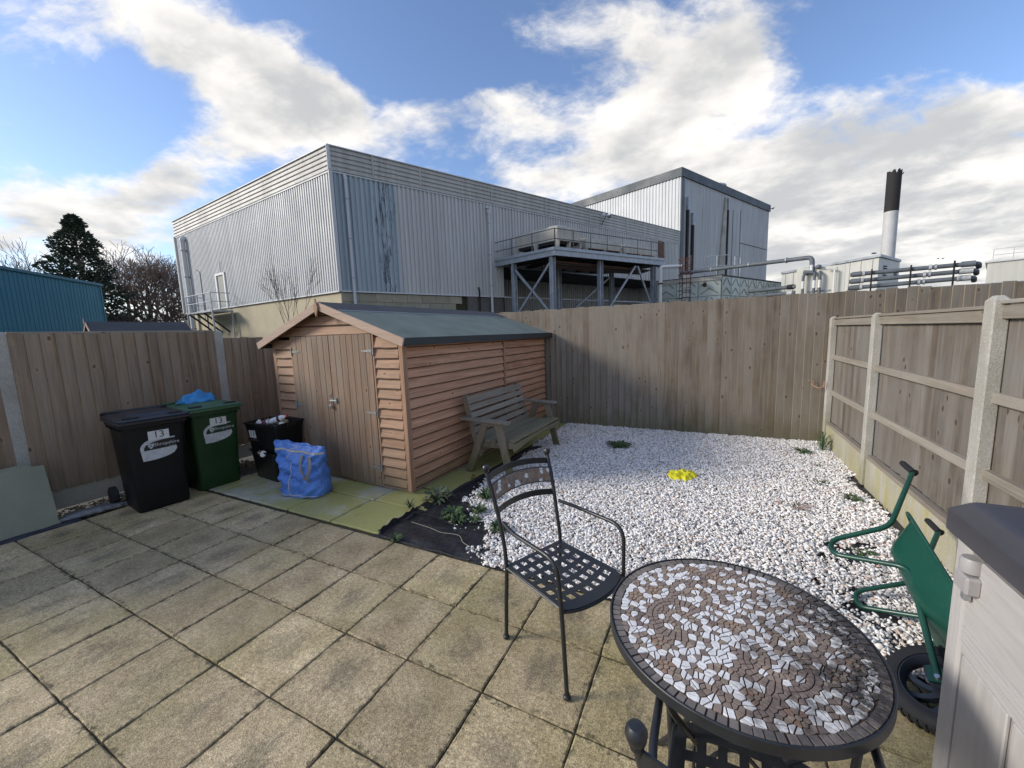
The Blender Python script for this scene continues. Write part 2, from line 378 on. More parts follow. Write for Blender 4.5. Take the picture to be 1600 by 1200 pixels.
def fn_slab(t):
    o = t.obj(); r = t.rnd(); ro = t.objr(29); p = t.pos(); x, y, z = t.sep(o)
    n = t.noise(ro, 5, 5, .6); f = t.noise(p, 170, 3, .7); v = t.vor(p, 210); v2 = t.vor(p, 90)
    c = t.mix(t.mr(n, .3, .7), (.37, .285, .155), (.58, .465, .285))
    c = t.mix(t.mr(t.noise(p, 1.3, 5), .45, .66, 0, .5), c, (.25, .225, .075))       # algae
    # worn grey-black lichen drift in the middle of many slabs
    dn = t.noise(t.vm('ADD', t.vm('MULTIPLY', ro, (11, 5.0, 1)), (0, 0, 0)), 1.0, 9, .82)
    rad = t.math('SQRT', t.math('ADD', t.math('POWER', t.math('MULTIPLY', x, 1.2), 2), t.math('POWER', y, 2)))
    drift = t.math('MULTIPLY', t.mr(t.math('ADD', dn, t.mr(rad, .0, .24, .15, -.17)), .44, .66, 0, 1, True), t.mr(t.noise(t.vm('SCALE', ro, scale=.01), 3.0, 1), .35, .62, .10, .58))
    c = t.mix(drift, c, (.10, .088, .062))
    e = t.math('MAXIMUM', t.math('ABSOLUTE', x), t.math('MULTIPLY', t.math('ABSOLUTE', y), 1.027))
    ed = t.mr(t.math('ADD', e, t.mr(t.noise(p, 26, 5, .7), .3, .7, -.036, .036)), .203, .230, 0, 1, True)
    c = t.mix(t.math('MULTIPLY', ed, t.mr(t.noise(ro, 3, 2), .35, .65, .25, .9)), c, (.070, .062, .034))
    c = t.bright(c, t.mr(r, 0, 1, .80, 1.16)); c = t.bright(c, t.mr(f, .3, .7, .40, 1.55)); c = t.bright(c, t.mr(t.noise(p, 45, 5, .75), .36, .64, .72, 1.25))
    c = t.mix(t.mr(v, .08, .2, .5, 0), c, (.42, .37, .27)); c = t.mix(t.mr(v2, .03, .10, .45, 0), c, (.06, .05, .04))
    return dict(col=c, rough=.9, height=t.math('ADD', t.math('MULTIPLY', f, 1.0), t.math('MULTIPLY', v, .6)), bstr=.8, bdist=.0022)
M_SLAB = mat('exposed_aggregate_slab', fn=fn_slab, rough=.9)
def fn_pale(t):
    o = t.obj(); p = t.pos(); ro = t.objr(29); n = t.noise(ro, 4, 5, .6); x, y, z = t.sep(o); f = t.noise(p, 140, 3)
    c = t.mix(t.mr(n, .25, .75), (.36, .35, .27), (.50, .49, .40))
    a = t.noise(t.vm('ADD', p, (3, 1, 0)), 2.0, 5, .6)
    px = t.sep(p)[0]
    a = t.math('ADD', a, t.mr(px, -3.4, -1.6, -.07, .10))
    c = t.mix(t.mr(a, .36, .58, 0, .88, True), c, (.33, .32, .085))
    c = t.mix(t.mr(t.noise(ro, 6, 6, .7), .60, .72, 0, .5, True), c, (.12, .115, .05))
    e = t.math('MAXIMUM', t.math('ABSOLUTE', x), t.math('ABSOLUTE', y))
    return dict(col=t.bright(c, t.mr(f, .3, .7, .86, 1.14)), height=t.math('ADD', n, t.math('MULTIPLY', f, .4)), bstr=.6, bdist=.004)
M_PALE = mat('riven_pale_slab', fn=fn_pale, rough=.8)
def fn_joint(t):
    p = t.pos(); n = t.noise(p, 60, 4); return dict(col=t.mix(n, (.022, .019, .010), (.075, .068, .032)), height=n, bstr=1, bdist=.006)
M_JOINT = mat('mossy_sand_joint', fn=fn_joint, rough=.95)
def fn_earth(t):
    p = t.pos(); n = t.noise(p, 4, 6, .7); return dict(col=t.mix(n, (.05, .05, .035), (.13, .12, .09)), height=n, bstr=1, bdist=.02)
M_EARTH = mat('ground_cover', fn=fn_earth, rough=.95)
def fn_fabric(t):
    p = t.pos(); n = t.noise(p, 7, 5, .6); n2 = t.noise(p, 30, 4)
    return dict(col=t.mix(t.mr(n2, .35, .75), (.010, .011, .013), (.035, .036, .040)), rough=t.mr(n, .3, .7, .38, .6), height=t.math('ADD', n, t.math('MULTIPLY', n2, .3)), bstr=.5, bdist=.015)
M_MEMB = mat('black_weed_membrane', fn=fn_fabric, rough=.5)
def fn_pebble(t):
    r = t.add('ShaderNodeObjectInfo').outputs['Random']
    nd = t.add('ShaderNodeValToRGB', {0: r}); cr = nd.color_ramp; cr.interpolation = 'CONSTANT'
    pal = [(0, (.90, .865, .81)), (.22, (.95, .925, .885)), (.44, (.80, .765, .72)), (.56, (.55, .545, .53)), (.64, (.90, .87, .83)), (.78, (.66, .56, .47)), (.84, (.34, .36, .38)), (.885, (.80, .765, .72)), (.96, (.60, .44, .34))]
    cr.elements[0].position = 0; cr.elements[0].color = (*pal[0][1], 1); cr.elements[1].position = pal[1][0]; cr.elements[1].color = (*pal[1][1], 1)
    for q, c in pal[2:]: e = cr.elements.new(q); e.color = (*c, 1)
    n = t.noise(t.pos(), 55, 4, .7)
    return dict(col=t.bright(nd.outputs[0], t.mr(n, .3, .7, .82, 1.08)), height=n, bstr=.3, bdist=.003)
M_PEB = mat('white_and_grey_pebble', fn=fn_pebble, rough=.72)
M_PEBB = mat('brown_pea_gravel', fn=lambda t: dict(col=t.bright(t.mix(t.rnd(), (.10, .075, .04), (.32, .26, .17)), 1.0)), rough=.8)
M_BLACKP = plain('black_moulded_plastic', (.006, .006, .007), .45, var=.2, scale=4, spec=.3)
M_BLACKLID = plain('dark_grey_lid_plastic', (.028, .028, .034), .4, var=.2, scale=4)
M_GREENP = plain('green_moulded_plastic', (.014, .045, .013), .45, var=.15, scale=4, spec=.35)
M_GREENLID = plain('faded_green_lid_plastic', (.055, .125, .060), .5, var=.2, scale=5)
M_TUBBLK = plain('black_tub_plastic', (.008, .008, .009), .4, var=.2)
M_STICK = plain('white_sticker', (.62, .63, .62), .5, var=.1, scale=20)
M_STICKG = plain('grey_white_sticker', (.48, .51, .52), .55, var=.15, scale=25)
M_INK = mat('black_print', (.015, .015, .015), .6)
M_INKW = mat('white_print', (.5, .5, .5), .6)
M_INKG = mat('dark_green_print', (.012, .03, .014), .6)
M_IRON = plain('black_painted_iron', (.016, .018, .021), .42, metal=.0, var=.3, scale=12, spec=.6)
M_GREENST = plain('green_powder_coat', (.007, .058, .036), .33, var=.15, scale=5, spec=.6)
M_GREENPAN = plain('green_barrow_pan', (.005, .062, .040), .38, var=.2, scale=3, spec=.5)
M_RUBBER = plain('black_rubber', (.012, .013, .015), .75, var=.25, scale=10)
M_HUBP = plain('dark_wheel_plastic', (.022, .028, .040), .45, var=.2)
M_STEEL = plain('zinc_plated_steel', (.55, .57, .58), .35, metal=1.0, var=.15)
M_GALV = plain('galvanised_steel', (.34, .37, .40), .5, metal=.25, var=.25, scale=3)
M_RUST = plain('rusty_steel', (.13, .06, .04), .8, var=.4, scale=6)
M_HINGE = plain('weathered_hinge', (.26, .27, .26), .55, metal=.5, var=.3, scale=30)
M_BOXW = None
def fn_boxwall(t):
    o = t.obj(); g = t.noise(t.vm('MULTIPLY', o, (60, 5, 60)), 1, 5, .6, 1.6)
    gz = t.noise(t.vm('MULTIPLY', o, (30, 30, 2.5)), 1, 4, .6, 1.2)
    return dict(col=t.mix(t.mr(gz, .3, .7), (.385, .365, .345), (.47, .45, .425)), rough=.55, height=gz, bstr=.35, bdist=.004)
M_BOXW = mat('taupe_woodgrain_plastic', fn=fn_boxwall, rough=.55)
def fn_boxband(t):
    o = t.obj(); g = t.noise(t.vm('MULTIPLY', o, (30, 2.5, 30)), 1, 4, .6, 1.2)
    return dict(col=t.mix(t.mr(g, .3, .7), (.385, .365, .345), (.47, .45, .425)), rough=.55, height=g, bstr=.4, bdist=.004)
M_BOXB = mat('taupe_woodgrain_plastic_band', fn=fn_boxband, rough=.55)
M_BOXLID = plain('charcoal_lid_plastic', (.052, .050, .056), .5, var=.12, scale=7)
M_BOXCAP = plain('taupe_plain_plastic', (.33, .31, .30), .5, var=.08)
def fn_felt(base):
    def fn(t):
        p = t.obj(); n = t.noise(p, 3, 4); f = t.noise(p, 260, 2, .8)
        return dict(col=t.bright(base, t.math('MULTIPLY', t.mr(n, .3, .7, .85, 1.12), t.mr(f, .3, .7, .7, 1.3))), height=f, bstr=.6, bdist=.002)
    return fn
M_FELT = mat('green_mineral_felt', fn=fn_felt((.19, .215, .185)), rough=.95, spec=.15)
M_FELTD = mat('dark_felt', fn=fn_felt((.045, .048, .055)), rough=.8)
M_FELTE = mat('black_bitumen_edge', fn=fn_felt((.022, .026, .026)), rough=.6)
def fn_bag(t):
    o = t.obj(); n = t.noise(o, 6, 5, .6, .8); n2 = t.noise(o, 22, 3, .6, 1.0)
    return dict(col=t.mix(t.mr(n, .3, .7), (.055, .16, .50), (.12, .28, .74)), rough=t.mr(n2, .3, .7, .32, .5), height=t.math('ADD', n, t.math('MULTIPLY', n2, .5)), bstr=.9, bdist=.03)
M_BAG = mat('blue_woven_plastic', fn=fn_bag, rough=.4)
M_STRAP = plain('grey_webbing', (.22, .20, .17), .85, var=.2, scale=40)
M_CREAM = plain('cream_stitching', (.55, .5, .38), .8)
M_SACK = mat('bright_blue_sack', fn=lambda t: dict(col=t.mix(t.noise(t.obj(), 12, 4), (.02, .15, .42), (.04, .32, .66)), height=t.noise(t.obj(), 18, 4), bstr=.6, bdist=.02, rough=.4))
M_YEL = plain('yellow_cloth', (.86, .78, .03), .8, var=.08, scale=20)
M_SHEET = plain('fibre_board', (.235, .235, .175), .85, var=.1, scale=2.5)
M_PLASG = plain('grey_polythene', (.16, .17, .185), .35, var=.25, scale=8)
M_PLASD = plain('dark_blue_polythene', (.02, .025, .04), .5, var=.25, scale=8)
def fn_leaf(a, b):
    return lambda t: dict(col=t.mix(t.noise(t.obj(), 30, 3), a, b), rough=.6)
M_WEED = mat('weed_leaf', fn=fn_leaf((.03, .065, .02), (.085, .14, .05)), rough=.6)
M_WEEDG = mat('grey_weed_leaf', fn=fn_leaf((.05, .075, .04), (.11, .14, .08)), rough=.6)
M_CONIF = mat('conifer_leaf', fn=fn_leaf((.014, .028, .016), (.045, .068, .036)), rough=.7)
M_BARK = plain('twig_bark', (.26, .19, .15), .9, var=.3, scale=1.0)
M_BARKD = plain('dark_twig_bark', (.14, .10, .08), .9, var=.3, scale=1.0)
M_BARKG = plain('grey_twig_bark', (.12, .11, .09), .9, var=.3, scale=1.0)
M_LAP = mat('lap_shadow_edge', fn=wood_fn((.050, .026, .015), (.12, .062, .036), (.08, .055, .035), .4, 1, 0, rough=.9))  # lower board edge coloured dark to stand in for the shadow at each lap
# ------------------------------------------------------------------ ground, patio, gravel bed
def structure(o): o['kind'] = 'structure'; return o
m = MB(); n = 12
gx = [-400, -120, -50, -20, -8, 0, 8, 20, 50, 120, 400]
b = m.addv(*[(x, y, -.06) for y in gx for x in gx])
for j in range(10):
    for i in range(10): m.quad(b+j*11+i, b+j*11+i+1, b+(j+1)*11+i+1, b+(j+1)*11+i)
structure(m.build('ground', M_EARTH))
S = .45; SY = .4384
m = MB(); m.box(-4.12, -3.1, -.055, 2.85, .03, -.011); patio = structure(m.build('patio', M_JOINT))
def slab_mesh(name, hx, hy, th, seed, mt, jit=.0018, bev=.005, seg=7):
    rr = random.Random(seed); ring = []
    cs = [(-hx, -hy), (hx, -hy), (hx, hy), (-hx, hy)]
    for k in range(4):
        (x0, y0), (x1, y1) = cs[k], cs[(k+1) % 4]
        for i in range(seg):
            t_ = i/seg; x = x0+(x1-x0)*t_; y = y0+(y1-y0)*t_
            j = rr.gauss(0, jit); j = max(-jit*1.6, min(jit*1.6, j))
            if k % 2 == 0: y += j
            else: x += j
            if i == 0: x *= .994; y *= .994
            ring.append((x, y))
    mb = MB()
    lo = [(x, y, -th) for x, y in ring]; mid = [(x, y, -bev) for x, y in ring]; top = [(x*(1-bev*1.1/hx), y*(1-bev*1.1/hy), rr.uniform(-.0012, 0)) for x, y in ring]
    mb.loft([lo, mid, top], cap0=False, cap1=False)
    c = mb.addv((0, 0, 0)); L = len(ring); b0 = 2*L
    for k in range(L): mb.f.append((b0+k, b0+(k+1) % L, c)); mb.mi.append(0)
    me = mb.mesh(name, mt); return me
slabs = [slab_mesh('paving_slab', S/2-.003, SY/2-.003, .03, k, M_SLAB) for k in range(8)]
for j in range(-9, 7):
    for i in range(1, 8):
        if j == 6 and i > 3: pass
        x = (j+.5)*S; y = -(i-.5)*SY
        if j == 6 and x+S/2 > 2.86: continue
        o = link('paving_slab', slabs[random.randrange(8)], patio, (x, y, random.uniform(-.0025, .0015)), (random.gauss(0, .0035), random.gauss(0, .0035), random.choice((0, PI))+random.gauss(0, .003)))
# pale slabs round the shed
path = structure(MB().box(-3.82, .035, -.055, -1.10, 1.0, -.012).build('path', M_JOINT))
def pale(x0, y0, x1, y1, rz=0, seed=0, z=0):
    me = slab_mesh('paving_slab', (x1-x0)/2-.0065, (y1-y0)/2-.0065, .03, seed, M_PALE, jit=.003, bev=.009, seg=9)
    link('paving_slab', me, path, ((x0+x1)/2, (y0+y1)/2, z+.004), (random.gauss(0, .003), random.gauss(0, .003), rz))
xs = [-3.82, -3.56, -2.95, -2.34, -1.72, -1.12]
for k in range(5): pale(xs[k], .035, xs[k+1], .545, seed=20+k)
for k in range(5): pale(xs[k]+.03, .545, xs[k+1]+(.03 if k < 4 else .10), 1.0, seed=40+k)
m = MB(); m.box(-.45, .17, -.055, .36, 3.6, -.012)
P2 = Vector((-1.43, .83, 0)); AS = -R(2.2)
path2 = structure(m.build('path', M_JOINT, None, P2)); path2.rotation_euler = (0, 0, AS)
for k in range(6):
    y0 = .19+k*.58; me = slab_mesh('paving_slab', .17, .286, .04, 60+k, M_PALE, jit=.003, bev=.009, seg=9)
    link('paving_slab', me, path2, (.185, y0+.29, .004+random.uniform(-.003, .003)), (0, 0, random.gauss(0, .006)))
    me = slab_mesh('paving_slab', .17, .286, .04, 80+k, M_PALE, jit=.003, bev=.009, seg=9)
    link('paving_slab', me, path2, (-.165, y0+.29, .003), (0, 0, random.gauss(0, .006)))
# membrane sheet under the pebbles, wrinkled where it lies bare
m = MB(); nx, ny = 70, 74
X0, X1, Y0, Y1 = -1.16, 2.80, .006, 4.42
def memb_h(x, y):
    h = -.006 + .007*math.sin(x*17+3*math.sin(y*9))*math.sin(y*13+x*5)*.6
    if x < 0 and y < .9:
        h += .010 + .012*math.exp(-((y-.42-.12*x)/.03)**2)+.008*math.sin(x*11+y*30)*math.exp(-((x+.5)/.5)**2)
        if y < .06: h -= .012
    return h
b = m.addv(*[(X0+(X1-X0)*i/nx, Y0+(Y1-Y0)*(j/ny)**1.4, memb_h(X0+(X1-X0)*i/nx, Y0+(Y1-Y0)*(j/ny)**1.4)) for j in range(ny+1) for i in range(nx+1)])
for j in range(ny):
    for i in range(nx): m.quad(b+j*(nx+1)+i, b+j*(nx+1)+i+1, b+(j+1)*(nx+1)+i+1, b+(j+1)*(nx+1)+i)
memb = m.build('weed_membrane', M_MEMB, smooth=True); structure(memb)
# the turned-up edge and the folded seam of the bare membrane corner
m = MB()
def ribbon(mb, pts, w, up, th=.0015):
    P = smooth_path(pts, 5); rings = []
    for i, p in enumerate(P):
        wv = Vector(up)*w*(.75+.25*math.sin(i*1.3)); d_ = (P[min(i+1, len(P)-1)]-P[max(i-1, 0)]).normalized(); nn = d_.cross(Vector(up)).normalized()*th
        rings.append([tuple(p-nn), tuple(p+nn), tuple(p+wv+nn), tuple(p+wv-nn)])
    mb.loft(rings)
ribbon(m, [(-1.10, .045, .0), (-1.13, .2, .004), (-1.09, .33, .012), (-1.10, .45, .02), (-1.085, .5, .012)], .05, (-.05, .05, 1))
ribbon(m, [(-1.09, .45, .01), (-.95, .46, .012), (-.75, .44, .012), (-.6, .40, .012), (-.5, .41, .01)], .022, (.1, -.5, .8))
ribbon(m, [(-1.07, .02, -.006), (-.8, .012, -.004), (-.5, .014, -.005), (-.2, .012, -.004)], .016, (0, .3, 1))
ribbon(m, [(-1.05, .6, .0), (-1.03, 1.1, .003), (-.96, 1.7, .0), (-.9, 2.4, .004), (-.82, 3.2, 0)], .03, (-.4, 0, .9))
m.build('edge_fold', M_MEMB, memb, smooth=True)
m = MB(); P = smooth_path([(-.98, .30, .016), (-.75, .27, .02), (-.62, .25, .016), (-.45, .26, .02), (-.35, .18, .018), (-.2, .14, .014)], 6); m.tube(P, .0014, 4)
tag(m.build('loose_thread', M_CREAM), 'thin pale thread trailing across the bare black membrane', 'thread')
# pebbles: points carrying six stone shapes
def pebble_mesh(seed, mt, sub=1):
    rr = np.random.default_rng(seed)
    import bmesh
    bm = bmesh.new(); bmesh.ops.create_icosphere(bm, subdivisions=2, radius=1.0)
    A = rr.normal(size=(3, 3))*.16
    sc = np.array([1.0, rr.uniform(.62, .85), rr.uniform(.42, .62)])
    planes = [(v/np.linalg.norm(v), rr.uniform(.6, .9)) for v in rr.normal(size=(7, 3))]
    for v in bm.verts:
        p = np.array(v.co)
        for nn, dd in planes:
            k = p@nn
            if k > dd: p = p-nn*(k-dd)*.85
        p = (np.eye(3)+A)@p*sc; v.co = p
    me = bpy.data.meshes.new('pebble'); bm.to_mesh(me); bm.free(); me.materials.append(mt)
    me.polygons.foreach_set('use_smooth', [True]*len(me.polygons)); return me
def scatter(name, pts, scl, mt, seed, nshape=6):
    """one object: a point cloud mesh whose geometry nodes set a stone on each point"""
    src = bpy.data.collections.new(name+'_shapes')
    for k in range(nshape):
        o = bpy.data.objects.new('stone_shape', pebble_mesh(seed*10+k, mt)); src.objects.link(o)
    me = bpy.data.meshes.new(name); me.from_pydata([tuple(p) for p in pts], [], [])
    a = me.attributes.new('scl', 'FLOAT', 'POINT'); a.data.foreach_set('value', np.asarray(scl, dtype=np.float32))
    rr = np.random.default_rng(seed); rot = rr.uniform(-.55, .55, (len(pts), 3)); rot[:, 2] = rr.uniform(0, 6.28, len(pts))
    big = rr.random(len(pts)) < .25; rot[big, 0] = rr.uniform(-1.5, 1.5, big.sum())
    a = me.attributes.new('rot', 'FLOAT_VECTOR', 'POINT'); a.data.foreach_set('vector', rot.astype(np.float32).ravel())
    me.materials.append(mt)
    ob = link(name, me); ng = bpy.data.node_groups.new(name+'_nodes', 'GeometryNodeTree')
    ng.interface.new_socket('Geometry', in_out='INPUT', socket_type='NodeSocketGeometry'); ng.interface.new_socket('Geometry', in_out='OUTPUT', socket_type='NodeSocketGeometry')
    N = ng.nodes; gi = N.new('NodeGroupInput'); go = N.new('NodeGroupOutput'); iop = N.new('GeometryNodeInstanceOnPoints')
    ci = N.new('GeometryNodeCollectionInfo'); ci.inputs[0].default_value = src; ci.inputs[1].default_value = True; ci.inputs[2].default_value = True
    ar = N.new('GeometryNodeInputNamedAttribute'); ar.data_type = 'FLOAT_VECTOR'; ar.inputs[0].default_value = 'rot'
    asx = N.new('GeometryNodeInputNamedAttribute'); asx.data_type = 'FLOAT'; asx.inputs[0].default_value = 'scl'
    L = ng.links; L.new(gi.outputs[0], iop.inputs['Points']); L.new(ci.outputs[0], iop.inputs['Instance']); iop.inputs['Pick Instance'].default_value = True
    L.new(ar.outputs[0], iop.inputs['Rotation']); L.new(asx.outputs[0], iop.inputs['Scale']); L.new(iop.outputs[0], go.inputs[0])
    md = ob.modifiers.new('stones', 'NODES'); md.node_group = ng; return ob
def inpoly(x, y, poly):
    c = np.zeros(len(x), bool); n = len(poly)
    for k in range(n):
        x0, y0 = poly[k]; x1, y1 = poly[(k+1) % n]
        cr = ((y0 > y) != (y1 > y)) & (x < (x1-x0)*(y-y0)/(y1-y0+1e-12)+x0); c ^= cr
    return c
def shed_edge(y): return -1.09 + .02 + (np.maximum(y, 0))*math.tan(R(2.2)) + .02
rg = np.random.default_rng(3); NP = 150000
x = rg.uniform(-1.05, 2.80, NP); y = rg.uniform(.012, 4.40, NP)
from_noise = lambda x, y: .06*np.sin(x*23+np.sin(y*17)*2)+.05*np.sin(y*31+x*9)
jx = x+from_noise(x, y)+rg.normal(0, .02, NP); jy = y+from_noise(y, x)+rg.normal(0, .02, NP)
bare = inpoly(jx, jy, [(-1.3, -.2), (-1.3, 1.0), (-.98, 1.25), (-.80, .95), (-.66, .82), (-.50, .60), (-.36, .52), (-.22, .40), (-.12, .29), (-.17, .12), (-.12, -.2)])
strip = (x < shed_edge(y)+.15+.04*np.sin(y*7)+rg.normal(0, .025, NP)) & (y < 2.9)
thin = inpoly(jx, jy, [(2.08, .98), (2.22, 1.32), (2.50, 1.42), (2.42, 1.0)]) | inpoly(jx, jy, [(2.02, .62), (2.16, .72), (2.30, .50), (2.32, .24), (2.20, .26)])
rs = (x > 2.72-.03*np.sin(y*5)+rg.normal(0, .02, NP)) & (y > 1.4) & (y < 3.0)
keep = ~(bare | strip) & ~(thin & (rg.random(NP) > .12)) & ~rs & (x > shed_edge(y))
loose = (bare & (x > -.75) & (y > .35) & (rg.random(NP) < .035))
keep |= loose
# fewer stones carpet where they would only be buried
x, y = x[keep], y[keep]
z = rg.uniform(-.002, .026, len(x)); z[loose[keep]] = .012
scl = np.clip(rg.lognormal(math.log(.0100), .30, len(x)), .006, .021)
bed = scatter('gravel_bed', np.stack([x, y, z], 1), scl, M_PEB, 5, 8)
tag(bed, 'bed of white and grey pebbles filling the corner between shed and fences', 'gravel', kind='stuff')
NP = 3500; x = rg.uniform(-4.62, -4.06, NP); y = rg.uniform(-2.6, .9, NP); keep = (x < -4.1)
g2 = scatter('fence_foot_gravel', np.stack([x[keep], y[keep], rg.uniform(-.03, -.005, keep.sum())], 1), rg.uniform(.008, .017, keep.sum()), M_PEBB, 8, 4)
tag(g2, 'brown pea gravel strip between the patio and the foot of the left fence', 'gravel', kind='stuff')
# ------------------------------------------------------------------ fences
def board_mesh(h, w=.125, t0=.006, t1=.021, mt=None, top=0.0):
    """feather-edge board: grain up local z, thick edge at +x, face at +y"""
    mb = MB(); P = [(0, 0), (w, 0), (w, t1), (0, t0)]
    mb.v = [(x, y, 0) for x, y in P]+[(x, y, h) for x, y in P]
    mb.f = [(3, 2, 1, 0), (4, 5, 6, 7), (0, 1, 5, 4), (1, 2, 6, 5), (2, 3, 7, 6), (3, 0, 4, 7)]; mb.mi = [0]*6
    return mb.mesh('board', mt)
def post_mesh(h, w=.1, wx=.07):
    mb = MB(); mb.box(-wx/2, -w/2, 0, wx/2, w/2, h-.02, c=.007)
    mb.loft([rrect(wx/2-.007, w/2-.007, .002, 1, z=h-.02), rrect(wx/2-.022, w/2-.022, .002, 1, z=h)], cap0=False)
    return mb.mesh('post', M_CONC)
# left fence (its good face looks into the yard), plane x = -4.65
FL = thing('timber_fence', 'brown close-boarded fence with concrete posts behind the two wheelie bins', 'fence', (-4.65, 0, 0))
bms = [board_mesh(h, mt=M_FENCE) for h in (1.605, 1.61, 1.615)]; bms2 = [board_mesh(h, mt=M_FENCE) for h in (1.52, 1.53, 1.54)]
for (a, b_, z0, set_) in ((-2.95, -1.12, .20, bms), (-1.02, .74, .20, bms), (.86, 2.60, .19, bms2), (2.72, 4.36, .19, bms2)):
    y = a
    while y < b_-.05:
        o = link('board', random.choice(set_), FL, (random.uniform(-.001, .002), y+.122, z0+random.uniform(-.006, .006)), (random.gauss(0, .003), 0, R(-90)+.062))
        o.location.x += .0; y += .1045
    MB().box(-.03, a-.03, 0, .012, b_+.03, z0).build('gravel_board', M_GB, FL)
    MB().box(-.07, a, z0+.1, -.022, b_, z0+.17).build('rail', M_RAIL, FL); MB().box(-.07, a, 1.45, -.022, b_, 1.52).build('rail', M_RAIL, FL)
for a, b_ in ((-2.95, -1.12), (-1.02, .74)):
    MB().beam((-.01, a, 1.815), (-.01, b_, 1.82), .035, .028, c=.003).build('capping_rail', M_RAIL, FL)
pm = post_mesh(1.83, .11)
for y in (-3.0, -1.07, .80, 2.66): link('post', pm, FL, (-.02, y, 0))
# back fence, plane y = 4.42, tall, runs on behind both neighbours
FB = thing('timber_fence', 'tall close-boarded fence across the end of the yard, behind the shed and gravel', 'fence', (0, 4.42, 0))
bb = [board_mesh(h, .122, mt=M_FENCEB) for h in (2.035, 2.04, 2.046, 2.05)]
x = -7.6
while x < 6.4:
    o = link('board', random.choice(bb), FB, (x, random.uniform(-.002, .002), .012+random.uniform(-.006, .006)), (random.gauss(0, .0015), random.gauss(0, .002), PI+.065+random.gauss(0, .008)))
    x += .1005
for z in (.3, 1.1, 1.75): MB().box(-7.7, .03, z, 6.4, .07, z+.07).build('rail', M_RAIL, FB)
# right fence seen from its rail side, plane x = 2.80
FR = thing('timber_fence', 'fence on the right showing its rails, white-grey concrete posts and yellowed gravel boards', 'fence', (2.80, 0, 0))
posts = [4.34, 2.80, 1.00, -.86, -2.7]
pm = post_mesh(1.735, .085); pmb = post_mesh(1.775, .095)
for k, y in enumerate(posts): link('post', pm if k < 2 else pmb, FR, (.012, y, 0))
rb = [board_mesh(h, .125, mt=M_FENCER) for h in (1.36, 1.37)]
for k in range(4):
    y1, y0 = posts[k]-.05, posts[k+1]+.055
    y = y0
    while y < y1-.03:
        link('board', random.choice(rb), FR, (.046+random.uniform(-.001, .002), y+.122, .335+random.uniform(-.004, .004)), (0, random.gauss(0, .002), R(-90)+.065))
        y += .1045
    top = 1.66 if k < 2 else 1.685
    for z, h in ((top, .075), (1.20, .062), (.735, .062)):
        mb = MB(); mb.beam((.035, y0-.01, z+random.uniform(-.006, .006)), (.035, y1+.01, z+random.uniform(-.006, .006)), .045, h, c=.004); mb.build('rail', M_RAIL, FR)
    MB().beam((.035, y0-.03, top+.052), (.035, y1+.03, top+.052), .07, .022, c=.003).build('capping_rail', M_RAIL, FR)
    MB().box(0.0, y0, -.05, .04, y1, .285, c=.004).build('gravel_board', M_GB_Y, FR)
    MB().beam((.028, y0, .306), (.028, y1, .306), .06, .038, c=.004).build('bottom_rail', M_RAIL, FR)
# twine on the corner post and rust bleed on the back fence
m = MB(); c0 = (2.80, 4.28, .82)
m.tube(smooth_path([(2.74, 4.29, .82), (2.70, 4.27, .79), (2.66, 4.3, .80), (2.62, 4.34, .83), (2.645, 4.36, .86), (2.58, 4.38, .885)], 5), .0045, 5)
m.tube([(2.744+.001, 4.283, .80), (2.744, 4.283, .88)], .006, 5)
tag(m.build('twine', plain('orange_twine', (.45, .25, .14), .9)), 'short orange twine tied round the corner concrete post', 'string')
# ------------------------------------------------------------------ our shed
SH = thing('garden_shed', 'orange-brown overlap timber shed with double doors and green felt roof', 'shed', (-1.43, .83, 0), AS)
W, L, EV, AP = 2.19, 3.50, 1.655, 2.035
def clad(h=.112, t0=.006, t1=.017):
    return [(0, 0), (t1, 0), (t0, h)]      # outward offset x, height
def clad_y(y0, y1, z, name='board', parent=SH, h=.112, out=1, x=0.0, mt=M_CLAD, waney=0.0):
    """board along y on the side wall, lower edge proud"""
    mb = MB(); k = 6; rings = []
    for i in range(k+1):
        y = y0+(y1-y0)*i/k; dz = random.gauss(0, .0016)
        rings.append([(x-out*.012, y, z), (x+out*.025, y, z-.004+dz), (x+out*.0235, y, z+.0075+dz), (x+out*.002, y, z+h), (x-out*.012, y, z+h)])
    mb.loft(rings)
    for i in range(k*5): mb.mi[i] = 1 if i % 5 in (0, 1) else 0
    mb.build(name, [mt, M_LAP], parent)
def clad_x(x0, x1, z, parent=SH, h=.112, y=0.0, mt=M_CLADX, x0t=None, x1t=None):
    mb = MB(); x0t = x0 if x0t is None else x0t; x1t = x1 if x1t is None else x1t
    k = 4; rings = []
    for i in range(k+1):
        u_ = i/k; xb = x0+(x1-x0)*u_; xt = x0t+(x1t-x0t)*u_; dz = random.gauss(0, .0016)
        rings.append([(xb, y+.012, z), (xb, y-.023, z-.004+dz), (xb, y-.0215, z+.0075+dz), (xt, y-.002, z+h), (xt, y+.012, z+h)])
    mb.loft(rings)
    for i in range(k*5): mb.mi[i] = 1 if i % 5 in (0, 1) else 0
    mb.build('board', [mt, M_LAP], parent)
nb = 15; hh = (EV-.05)/nb
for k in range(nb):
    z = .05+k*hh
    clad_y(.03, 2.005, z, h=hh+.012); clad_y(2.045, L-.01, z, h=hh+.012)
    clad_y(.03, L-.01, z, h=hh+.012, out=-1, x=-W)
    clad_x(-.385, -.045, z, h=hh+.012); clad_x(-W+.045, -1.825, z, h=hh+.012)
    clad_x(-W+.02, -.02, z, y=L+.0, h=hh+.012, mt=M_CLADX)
MB().box(-.026, -.031, .035, .031, .032, EV, c=.003).build('corner_trim', M_TRIM, SH)
